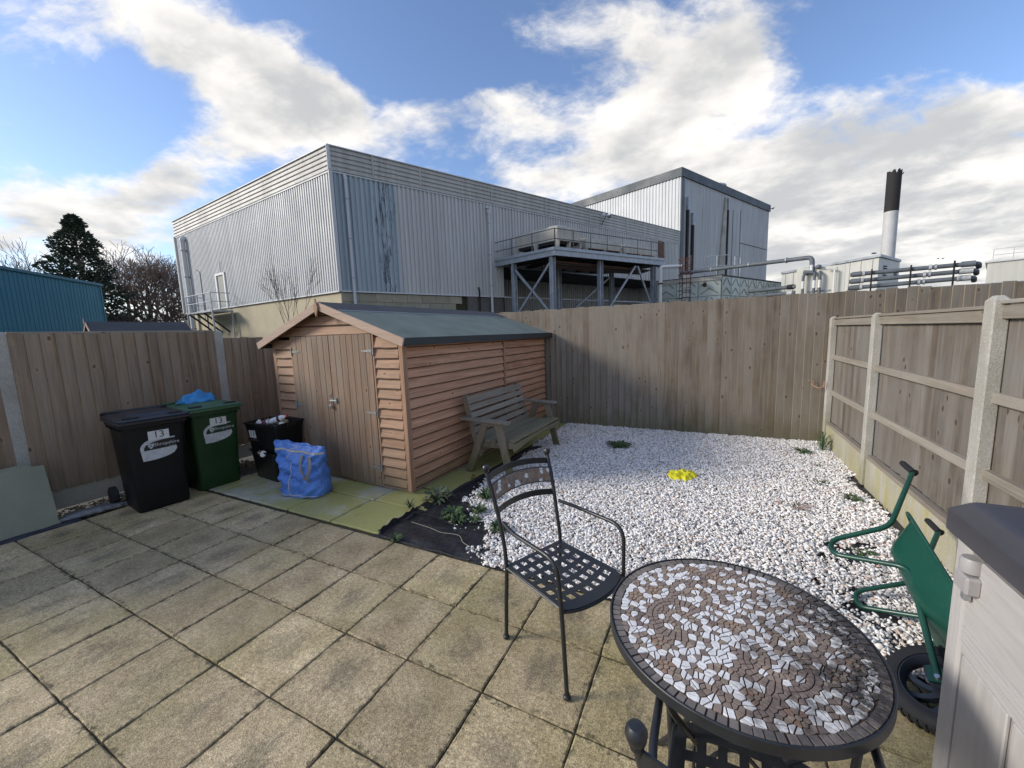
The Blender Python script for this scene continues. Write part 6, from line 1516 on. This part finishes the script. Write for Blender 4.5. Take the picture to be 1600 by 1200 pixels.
MB().beam(dR*21.1+Vector((0, 0, 8)), dR*21.1+dL2*18+Vector((0, 0, 8)), .1, 16).build('back_wall', M_WALL3, TBd)
wbox('corner_trim', M_DARKF, TBd, O0, dR, nR, -.05, .55, 0, 15.95, .02, .07)
for s, z0, z1, w_ in ((.95, 7.0, 14.2, .28), (1.95, 7.0, 12.9, .30), (9.4, 5, 15.5, .22)): wbox('cable_riser', M_SOOT, TBd, O0, dR, nR, s, s+w_, z0, z1-1.2, .02, .22); wbox('riser_cover', M_GALV, TBd, O0, dR, nR, s-.05, s+w_+.08, z1-1.2, z1, .02, .28)
mb = MB(); P = [dR*7.6, dR*9.3, dR*9.3, dR*8.9]; zz = [6.0, 6.0, 15.6, 15.6]
mb.loft([[tuple(p+nR*.02+Vector((0, 0, z))) for p, z in zip(P, zz)], [tuple(p+nR*.14+Vector((0, 0, z))) for p, z in zip(P, zz)]]); mb.build('concrete_fin', M_REND if False else plain('stained_concrete', (.40, .38, .33), .85, var=.3, scale=1), TBd)
wbox('sheet_joint', M_SOOT, TBd, O0, dR, nR, 13.0, 20.9, 11.22, 11.27, .02, .05); wbox('sheet_joint', M_DARKF, TBd, O0, dR, nR, 11.0, 11.05, 5.0, 14.6, .02, .05); wbox('sheet_joint', M_DARKF, TBd, O0, dR, nR, 12.95, 13.0, 5.0, 14.9, .02, .05)
MB().lathe([(.55, 16.6), (.6, 16.95), (.75, 17.0), (.7, 17.2), (.3, 17.4)], 16, Matrix.Translation(dR*9.5-nR*.9)).build('roof_vent', M_GALV, TBd, smooth=True)
# ------------------------------------------------------------------ pipe bridge, cabinet, hut, flue, far tank
def pipe(name, label, pts, r_, mt=M_LAG, joints=(), group=None, n=12):
    o_ = Vector(pts[0]); T = thing(name, label, 'pipe', (o_.x, o_.y, 0), 0, group)
    P = fillet([Vector(p)-Vector((o_.x, o_.y, 0)) for p in pts], .22, 4); MB().tube(P, r_, n).build('lagging', mt, T, smooth=True)
    for (f, w_, m2) in joints:
        a, b_ = Vector(pts[0]), Vector(pts[1]); c_ = a.lerp(b_, f)-Vector((o_.x, o_.y, 0)); d_ = (b_-a).normalized()*w_/2; MB().tube([c_-d_, c_+d_], r_*1.35, 10).build('flange', m2, T, smooth=True)
    return T
pipe('lagged_pipe', 'long single grey pipe rising over the tank to a downturned end', [(-.6, 28.3, 5.42), (5.94, 23.33, 5.02), (5.97, 23.31, 4.2)], .11, joints=((.3, .06, M_GALV), (.6, .06, M_GALV), (.85, .06, M_GALV)))
PG = 'grey lagged pipes running behind the back fence'
for k, (z0, z1, dd, lb) in enumerate(((3.96, 3.93, 0, 'top pipe of the three running right from the cream cabinet'), (3.64, 3.66, .12, 'middle pipe of the three running right from the cream cabinet'), (3.33, 3.38, .24, 'lowest pipe of the three running right from the cream cabinet'))):
    pipe('lagged_pipe', lb, [(7.45, 23.0+dd, z0), (11.35, 21.73+dd, z1), (11.6, 22.3+dd, z1-.1)], .095, joints=((.06, .35, M_LAG), (.12, .10, M_LAGL), (.66-.03*k, .10, M_LAGL), (.70-.03*k, .08, M_GALV), (.93, .4, M_LAGL if k else M_LAG)), group=PG)
for k, (z, lb) in enumerate(((3.62, 'upper grey pipe stub left of the cream cabinet'), (3.30, 'middle pipe stub left of the cream cabinet'), (3.05, 'lowest pipe stub left of the cream cabinet'))): pipe('lagged_pipe', lb, [(3.4, 25.6, z+.05), (5.35, 23.5, z)], .10, joints=((.9, .3, M_LAGL if k == 1 else M_SOOT),), group=PG)
T = thing('pipe_rack', 'dark steel hangers holding the three parallel pipes', 'pipe rack', (7.45, 23, 0))
for f in (.18, .50, .82): q = Vector((3.9*f, -1.27*f-.16, 0)); MB().beam(q+Vector((0, 0, 0)), q+Vector((0, 0, 4.12)), .05, .05).build('hanger', M_SOOT, T)
CB = thing('plant_cabinet', 'cream metal plant cabinet with grey pipes in front, over the back fence', 'cabinet', (5.33, 23.43, 0), math.atan2(-.37, 1.94))
MB().box(0, 0, 2.55, 1.97, 1.1, 4.5, c=.01).build('casing', M_CREAMB, CB)
for x in (.72, 1.62): MB().box(x, -.012, 2.7, x+.03, .0, 4.42).build('panel_joint', M_UNIT, CB)
MB().box(.5, -.06, 3.28, 1.4, -.02, 3.34).build('tray', M_GALV, CB)
for x in (.15, 1.8): MB().box(x, .1, 0, x+.1, .2, 2.55).build('support_post', M_GALV, CB)
for x in (.30, .76, .98):
    V_ = MB().tube(fillet([(x, -.22, 2.3), (x, -.22, 4.15), (x+(.22 if x < .5 else -.0), -.02, 4.25)], .12, 4), .065, 10).build('riser_pipe', M_LAG, CB, smooth=True)
    MB().tube([(x, -.22, 3.45), (x, -.22, 3.83)], .069, 10).build('white_band', M_WHITEP, V_, smooth=True)
MB().tube([(.3, -.1, 4.3), (.62, -.16, 4.25)], .10, 10).build('bend', M_LAG, CB, smooth=True); MB().lathe([(.02, 4.45), (.13, 4.5), (.12, 4.62), (.02, 4.66)], 12, Matrix.Translation((.9, -.1, -.05))).build('valve', M_LAG, CB, smooth=True)
MB().tube(fillet([(1.55, -.2, 2.3), (1.55, -.2, 4.32), (1.2, -.2, 4.36)], .08, 4), .04, 8).build('white_conduit', M_WHITEP, CB, smooth=True)
MB().tube([(.62, -.1, 4.2), (.62, -.1, 4.62)], .075, 10).build('white_riser', M_WHITEP, CB, smooth=True)
HL, HA, HR = Vector((6.0, 33.6, 0)), Vector((10.05, 28.54, 0)), Vector((12.09, 32.1, 0))
M_HUTW = mat('grey_white_hut_sheet', fn=fn_sheet((.52, .52, .48), .10, rust=.15), rough=.6)
HT = thing('plant_hut', 'pale flat-roofed metal plant hut below the chimney', 'hut', (HA.x, HA.y, 0)); hd = (HL-HA); hr = (HR-HA)
mb = MB(); mb.prism([(0, 0), hr.xy.to_tuple(), (hr+hd).xy.to_tuple(), hd.xy.to_tuple()], 0, 5.35); mb.build('walls', M_HUTW, HT)
mb = MB(); e = -(hd.normalized()+hr.normalized())*.12; mb.prism([e.xy.to_tuple(), (hr*1.03+e*.5).xy.to_tuple(), (hr*1.03+hd*1.03).xy.to_tuple(), (hd*1.02+e).xy.to_tuple()], 5.36, 5.50); mb.build('roof', M_GALV, HT)
nh = Vector((hd.y, -hd.x, 0)).normalized(); nh = nh if nh.x < 0 else -nh
for k in range(10): q = hd*(k+.5)/10; MB().beam(q+nh*.02+Vector((0, 0, .1)), q+nh*.02+Vector((0, 0, 5.33)), .04, .03, (nh.x, nh.y, 0)).build('wall_rib', M_UNIT, HT)
nr2 = Vector((hr.y, -hr.x, 0)).normalized()
for k in range(5): MB().beam(hr*.22+nr2*.02+Vector((0, 0, 4.9-k*.13)), hr*.32+nr2*.06+Vector((0, 0, 4.9-k*.13)), .05, .06).build('louvre', M_SOOT, HT)
for k in range(3): MB().beam(hr*.74+nr2*.02+Vector((0, 0, 4.75-k*.12)), hr*.84+nr2*.06+Vector((0, 0, 4.75-k*.12)), .05, .06).build('louvre', M_SOOT, HT)
MB().beam(hd*.30+nh*.08+Vector((0, 0, 4.35)), hd*.42+nh*.08+Vector((0, 0, 4.35)), .08, .55).build('notice_board', M_WHITEP, HT)
CHm = thing('chimney', 'tall round steel chimney with blackened upper half', 'chimney', (15.46, 45.7, 0), R(0))
MB().lathe([(.50, 0), (.49, 11.3)], 28).build('steel_flue', M_STACK, CHm, smooth=True)
n = 28; rg_ = [[(.50*math.cos(2*PI*k/n), .50*math.sin(2*PI*k/n), z) for k in range(n)] for z in (11.25, 14.35)]
jag = [14.42+.28*abs(math.sin(k*.9))+.08*math.sin(k*2.3) for k in range(n)]; rg_.append([(.505*math.cos(2*PI*k/n), .505*math.sin(2*PI*k/n), jag[k]) for k in range(n)]); rg_.append([(.44*math.cos(2*PI*k/n), .44*math.sin(2*PI*k/n), jag[k]-.02) for k in range(n)]); rg_.append([(.44*math.cos(2*PI*k/n), .44*math.sin(2*PI*k/n), 13.6) for k in range(n)])
MB().loft(rg_, cap0=False).build('black_section', M_SOOT, CHm, smooth=True)
MB().tube([(.52, 0, 14.3), (.62, 0, 14.45)], .04, 5).build('lug', M_SOOT, CHm); MB().lathe([(.515, 5.8), (.515, 5.9)], 28).build('seam_ring', M_STACK, CHm)
WT = thing('far_building', 'cream flat-topped tank building at the far right edge with roof railings', 'building', (24.93, 52.91, 0), math.atan2(-.87, 1.95))
MB().box(0, 0, 0, 14, 10, 6.83).build('walls', M_CREAMB, WT); MB().box(-.15, -.15, 6.84, 14.1, 10, 6.95).build('roof_edge', M_WHITEP, WT)
railing(WT, [Vector((.3, 0, 6.95)), Vector((13.5, 0, 6.95))], 1.1, (11,), M_WHITEP, r_=.03)
for x in (2.6, 4.3): MB().tube([(x, .2, 6.9), (x, .2, 9.0)], .04, 5).build('mast', M_GALV, WT)
LWb = thing('low_building', 'low white works building glimpsed between the parallel pipes', 'building', (12.0, 36.0, 0), math.atan2(-.25, 1))
MB().box(0, 0, 0, 9, 5, 3.75).build('walls', M_WHITEP, LWb); MB().box(-.1, -.1, 3.76, 9.1, 5.1, 3.85).build('roof', M_GALV, LWb)
# ------------------------------------------------------------------ blue shed building at the left
BBa, BBb = Vector((-24.5, -2.8, 0)), Vector((-36.21, 9.97, 0)); bd = (BBb-BBa); Lb = bd.length; bd.normalize()
BL_ = thing('blue_building', 'teal blue metal-clad industrial unit beyond the left fence', 'building', (BBa.x, BBa.y, 0), math.atan2(bd.y, bd.x))
npan = 16; pw = Lb/npan
pm2 = MB(); pm2.box(.012, -.04, 0, pw-.012, .0, 5.80, c=.004); 
for q in (.25, .5, .75): pm2.box(pw*q-.02, -.055, 0, pw*q+.02, -.0401, 5.80)
pmesh = pm2.mesh('cladding_panel', M_TEAL)
for k in range(npan): link('cladding_panel', pmesh, BL_, (k*pw, 0, 0), (0, 0, 0))
MB().box(0, .001, 0, Lb, 9, 5.78).build('walls', M_TEALD, BL_)
MB().box(-.1, -.16, 5.80, Lb+.12, -.0, 5.98, c=.03).build('gutter', M_TEALD, BL_); MB().box(-.1, .0, 5.84, Lb+.1, 9.1, 5.96).build('roof', M_TEALD, BL_)
MB().box(Lb-.10, -.075, 0, Lb+.03, .02, 5.8).build('corner_trim', M_TEALD, BL_)
# ------------------------------------------------------------------ neighbour's shed over the left fence
NS = thing('garden_shed', "neighbour's small shed with dark felt roof showing over the left fence", 'shed', (-17.26, 3.37, 0), -math.atan2(.44, 2.47))
def nsr(s, nm, mt, t0, t1, ya, yb):
    mb = MB(); P = lambda u_, t_: (s*u_, None, 2.49-u_*.55+t_); rg_ = []
    for y in (ya, yb): rg_.append([(P(0, t0)[0], y, P(0, t0)[2]), (P(1.1, t0)[0], y, P(1.1, t0)[2]), (P(1.1, t1)[0], y, P(1.1, t1)[2]), (P(0, t1)[0], y, P(0, t1)[2])])
    mb.loft(rg_); mb.build(nm, mt, NS)
for s in (-1, 1): nsr(s, 'roof_felt', M_FELTD, 0, .03, -.05, 2.6); MB().beam((0, -.07, 2.475), (s*1.12, -.07, 1.86), .02, .09).build('barge_board', M_BARGE, NS); MB().beam((0, 2.62, 2.475), (s*1.12, 2.62, 1.86), .02, .09).build('barge_board', M_BARGE, NS)
MB().prism([(-1, 0), (1, 0), (1, 1.9), (0, 2.45), (-1, 1.9)], 0, 2.5, Matrix(((1, 0, 0, 0), (0, 0, 1, 0), (0, 1, 0, 0), (0, 0, 0, 1)))).build('walls', M_BARGE, NS)
MB().prism([(0, -.11), (.04, 0), (0, .13), (-.04, 0)], 0, .02, Matrix(((1, 0, 0, 0), (0, 0, -1, -.09), (0, 1, 0, 2.5), (0, 0, 0, 1)))).build('finial', M_BARGE, NS)
# ------------------------------------------------------------------ trees
def tree_mesh(seed, H, spread, levels=5, split=(3, 4), trunk_h=.22, r0=.16, up_=.35, mt=M_BARK, twig=.010, jitter=.35, nside=4):
    rr = random.Random(seed); tr = MB(); cr = MB()
    def seg(mb, p, q, ra, rb, bend):
        m_ = (p+q)/2+Vector((rr.gauss(0, bend), rr.gauss(0, bend), rr.gauss(0, bend*.5))); mb.tube([p, m_, q], [ra, (ra+rb)/2, rb], nside if ra > .04 else 3, cap=False)
    def grow(p, d_, L_, r_, lv):
        q = p+d_*L_; seg(tr if lv <= 1 else cr, p, q, r_, max(r_*.62, twig), L_*.05)
        if lv >= levels: return
        ns = rr.randint(*split)
        for k in range(ns):
            az = 2*PI*(k+rr.random()*.8)/ns; tilt = rr.uniform(.30, .85)*(1.0 if lv else 1.1)*spread
            ax = d_.cross(Vector((0, 0, 1)) if abs(d_.z) < .95 else Vector((1, 0, 0))).normalized(); bx_ = d_.cross(ax)
            nd = (d_*math.cos(tilt)+(ax*math.cos(az)+bx_*math.sin(az))*math.sin(tilt)+Vector((0, 0, up_*.35))).normalized()
            st = p+d_*L_*rr.uniform(.55, 1.0) if k else q
            grow(st, nd, L_*rr.uniform(.62, .86), max(r_*.58, twig), lv+1)
    grow(Vector((0, 0, 0)), Vector((rr.gauss(0, .05), rr.gauss(0, .05), 1)).normalized(), H*trunk_h, r0, 0)
    zmax = max(v_[2] for v_ in cr.v); f = H/zmax
    for mb in (tr, cr): mb.v = [(x*f, y*f, z*f) for x, y, z in mb.v]
    return tr.mesh('trunk', mt), cr.mesh('crown', mt)
TG = 'bare winter trees beyond the blue building'
tms = [tree_mesh(s, 11, 1.0, 6, (3, 3), mt=m_, up_=.30, r0=.2, twig=.011) for s, m_ in ((1, M_BARK), (2, M_BARK), (3, M_BARKD))]
sparse = tree_mesh(9, 12, .75, 5, (3, 3), mt=M_BARKG, up_=.3, r0=.15, twig=.012)
def put_tree(ms, loc, sc, rz, label, name='bare_tree', group=TG, mats=None):
    T = thing(name, label, 'tree', loc, rz, group); T.scale = (sc[0], sc[0], sc[1])
    for nm, me in zip(('trunk', 'crown'), ms): link(nm, me, T)
for k, (x, y, sx, sz_, m_, lb) in enumerate(((-49.8, 15.8, .95, 1.10, 0, 'tallest bare brown tree directly right of the dark conifer'), (-47.5, 16.6, .9, .98, 1, 'bare tree in front of the tallest, its twigs over the conifer edge'), (-49.0, 17.9, .95, 1.03, 0, 'bare brown tree in the middle of the tree group'), (-47.2, 18.6, .9, .95, 1, 'reddish bare tree right of the middle of the group'),
        (-48.5, 19.6, .85, .92, 2, 'bare tree second from the factory corner'), (-46.5, 20.3, .8, .84, 1, 'lower bare tree hard against the factory corner'), (-44.5, 16.2, .65, .62, 2, 'low dark bare tree just behind the blue building corner'), (-44.0, 18.3, .65, .62, 2, 'low dark bare tree under the middle of the group'), (-43.5, 19.8, .6, .6, 2, 'lowest dark thorny tree nearest the factory wall'))):
    put_tree(tms[m_], (x, y, 0), (sx, sz_), k*1.7, lb)
put_tree(sparse, (-54.5, 10.2, 0), (.9, 1.02), .5, 'thin bare tree cut by the left edge of the picture', group=None); put_tree(sparse, (-57, 13.6, 0), (.8, 1.0), 2.5, 'faint sparse bare tree left of the conifer', group=None)
sap = tree_mesh(25, 4.1, .7, 4, (3, 4), trunk_h=.30, r0=.028, up_=.45, mt=M_BARKD, twig=.004)
put_tree(sap, (-9.25, 5.15, 0), (.5, 1.0), .9, 'small leafless sapling behind the shed against the factory wall', name='sapling', group=None)
# conifer: drooping sprays on whorled limbs
CF = thing('conifer', 'dark green pointed conifer rising above the blue building', 'tree', (-46.5, 12.3, 0)); rr = random.Random(77)
MB().tube([(0, 0, 0), (0, 0, 12.2)], [.28, .04], 8).build('trunk', M_BARKD, CF)
mb = MB(); H = 12.7
for k in range(7500):
    u_ = rr.random()**.75; z = 1.2+(H-1.2)*u_; prof = (1-u_)**.62*3.9+.10; prof *= .86+.2*math.sin(z*3.1+math.sin(k%7)*.4)+.08*math.sin(z*9)
    a = rr.uniform(0, 6.283); prof *= 1+.14*math.sin(a*3+z*.8)+.10*math.sin(a*7-z*1.7); rad = prof*(rr.random()**.35)
    c_ = Vector((rad*math.cos(a), rad*math.sin(a), z-rad*.10)); L_ = rr.uniform(.22, .52)*(1.0-.4*u_); d_ = Vector((math.cos(a+rr.gauss(0, .5)), math.sin(a+rr.gauss(0, .5)), rr.uniform(-.1, .9))).normalized(); s_ = d_.cross(Vector((rr.gauss(0, 1), rr.gauss(0, 1), rr.gauss(0, 1)))).normalized()*L_*.28
    b_ = mb.addv(c_-d_*L_*.4, c_+s_, c_+d_*L_*.7, c_-s_, c_+d_*L_*.2+Vector((0, 0, -.08))); mb.quad(b_, b_+1, b_+2, b_+4); mb.quad(b_, b_+4, b_+2, b_+3)
mb.build('foliage', M_CONIF, CF)
# scrub under the trees
mb = MB(); rr = random.Random(5)
for k in range(9000):
    x = rr.uniform(0, 1); base = Vector((-42.5, 13.0, 0)).lerp(Vector((-41.0, 21.5, 0)), x)+Vector((rr.uniform(-4, .5), rr.uniform(-1, 1), 0)); h = rr.random()**1.3*(3.4+.8*math.sin(x*9)+.5*math.sin(x*23))
    p = base+Vector((0, 0, h)); d_ = Vector((rr.gauss(0, 1), rr.gauss(0, 1), rr.gauss(.5, .8))).normalized()*rr.uniform(.25, .7); s_ = d_.cross(Vector((1, .3, .2))).normalized()*.018
    b_ = mb.addv(p, p+s_, p+d_+s_*.4, p+d_); mb.quad(b_, b_+1, b_+2, b_+3)
tag(mb.build('undergrowth', M_BARKD), 'tangle of dark brambles and twigs under the bare trees', 'undergrowth', kind='stuff')
mb = MB()
for k in range(3000):
    x = rr.uniform(0, 1); base = Vector((-46, 13.5, 0)).lerp(Vector((-45.0, 22.5, 0)), x)+Vector((rr.uniform(-3, 0), 0, 0)); h = rr.random()*(3.6+.7*math.sin(x*7)+.4*math.sin(x*19)); p = base+Vector((0, 0, h)); q = [Vector((rr.gauss(0, .25), rr.gauss(0, .25), rr.gauss(0, .22))) for _ in range(3)]
    b_ = mb.addv(p+q[0], p+q[1], p+q[2]); mb.f.append((b_, b_+1, b_+2)); mb.mi.append(0)
tag(mb.build('ivy_hedge', M_CONIF), 'dark evergreen hedge line behind the brambles', 'hedge', kind='stuff')
# ------------------------------------------------------------------ birds
def bird(loc, rz, label, s=.35, perched=False):
    T = thing('bird', label, 'bird', loc, rz, None)
    MB().lathe([(.005, -.5*s), (.09*s, -.3*s), (.13*s, 0), (.09*s, .25*s), (.06*s, .38*s), (.005, .5*s)], 8, Matrix.Rotation(PI/2, 4, 'Y')).build('body', M_SOOT, T, smooth=True)
    if not perched:
        for q in (-1, 1): mb = MB(); mb.loft([[(-.12*s, 0, 0), (.15*s, 0, 0), (.15*s, 0, .02*s), (-.12*s, 0, .02*s)], [(-.08*s, q*.45*s, .22*s), (.12*s, q*.45*s, .22*s), (.12*s, q*.45*s, .235*s), (-.08*s, q*.45*s, .235*s)], [(-.12*s, q*.9*s, .12*s), (-.02*s, q*.9*s, .12*s), (-.02*s, q*.9*s, .125*s), (-.12*s, q*.9*s, .125*s)]]); mb.build('wing', M_SOOT, T)
bird((5.64, 37.51, 11.04), .7, 'dark bird flying just right of the tall block'); bird((15.04, 35.32, 5.73), 1.4, 'left of the pair of tiny birds above the parallel pipes', .3); bird((15.24, 35.25, 5.69), 1.0, 'right of the pair of tiny birds above the parallel pipes', .3)
bird((9.85, 28.7, 5.62), .4, 'bird perched on the hut roof at the foot of the chimney', .35, True)
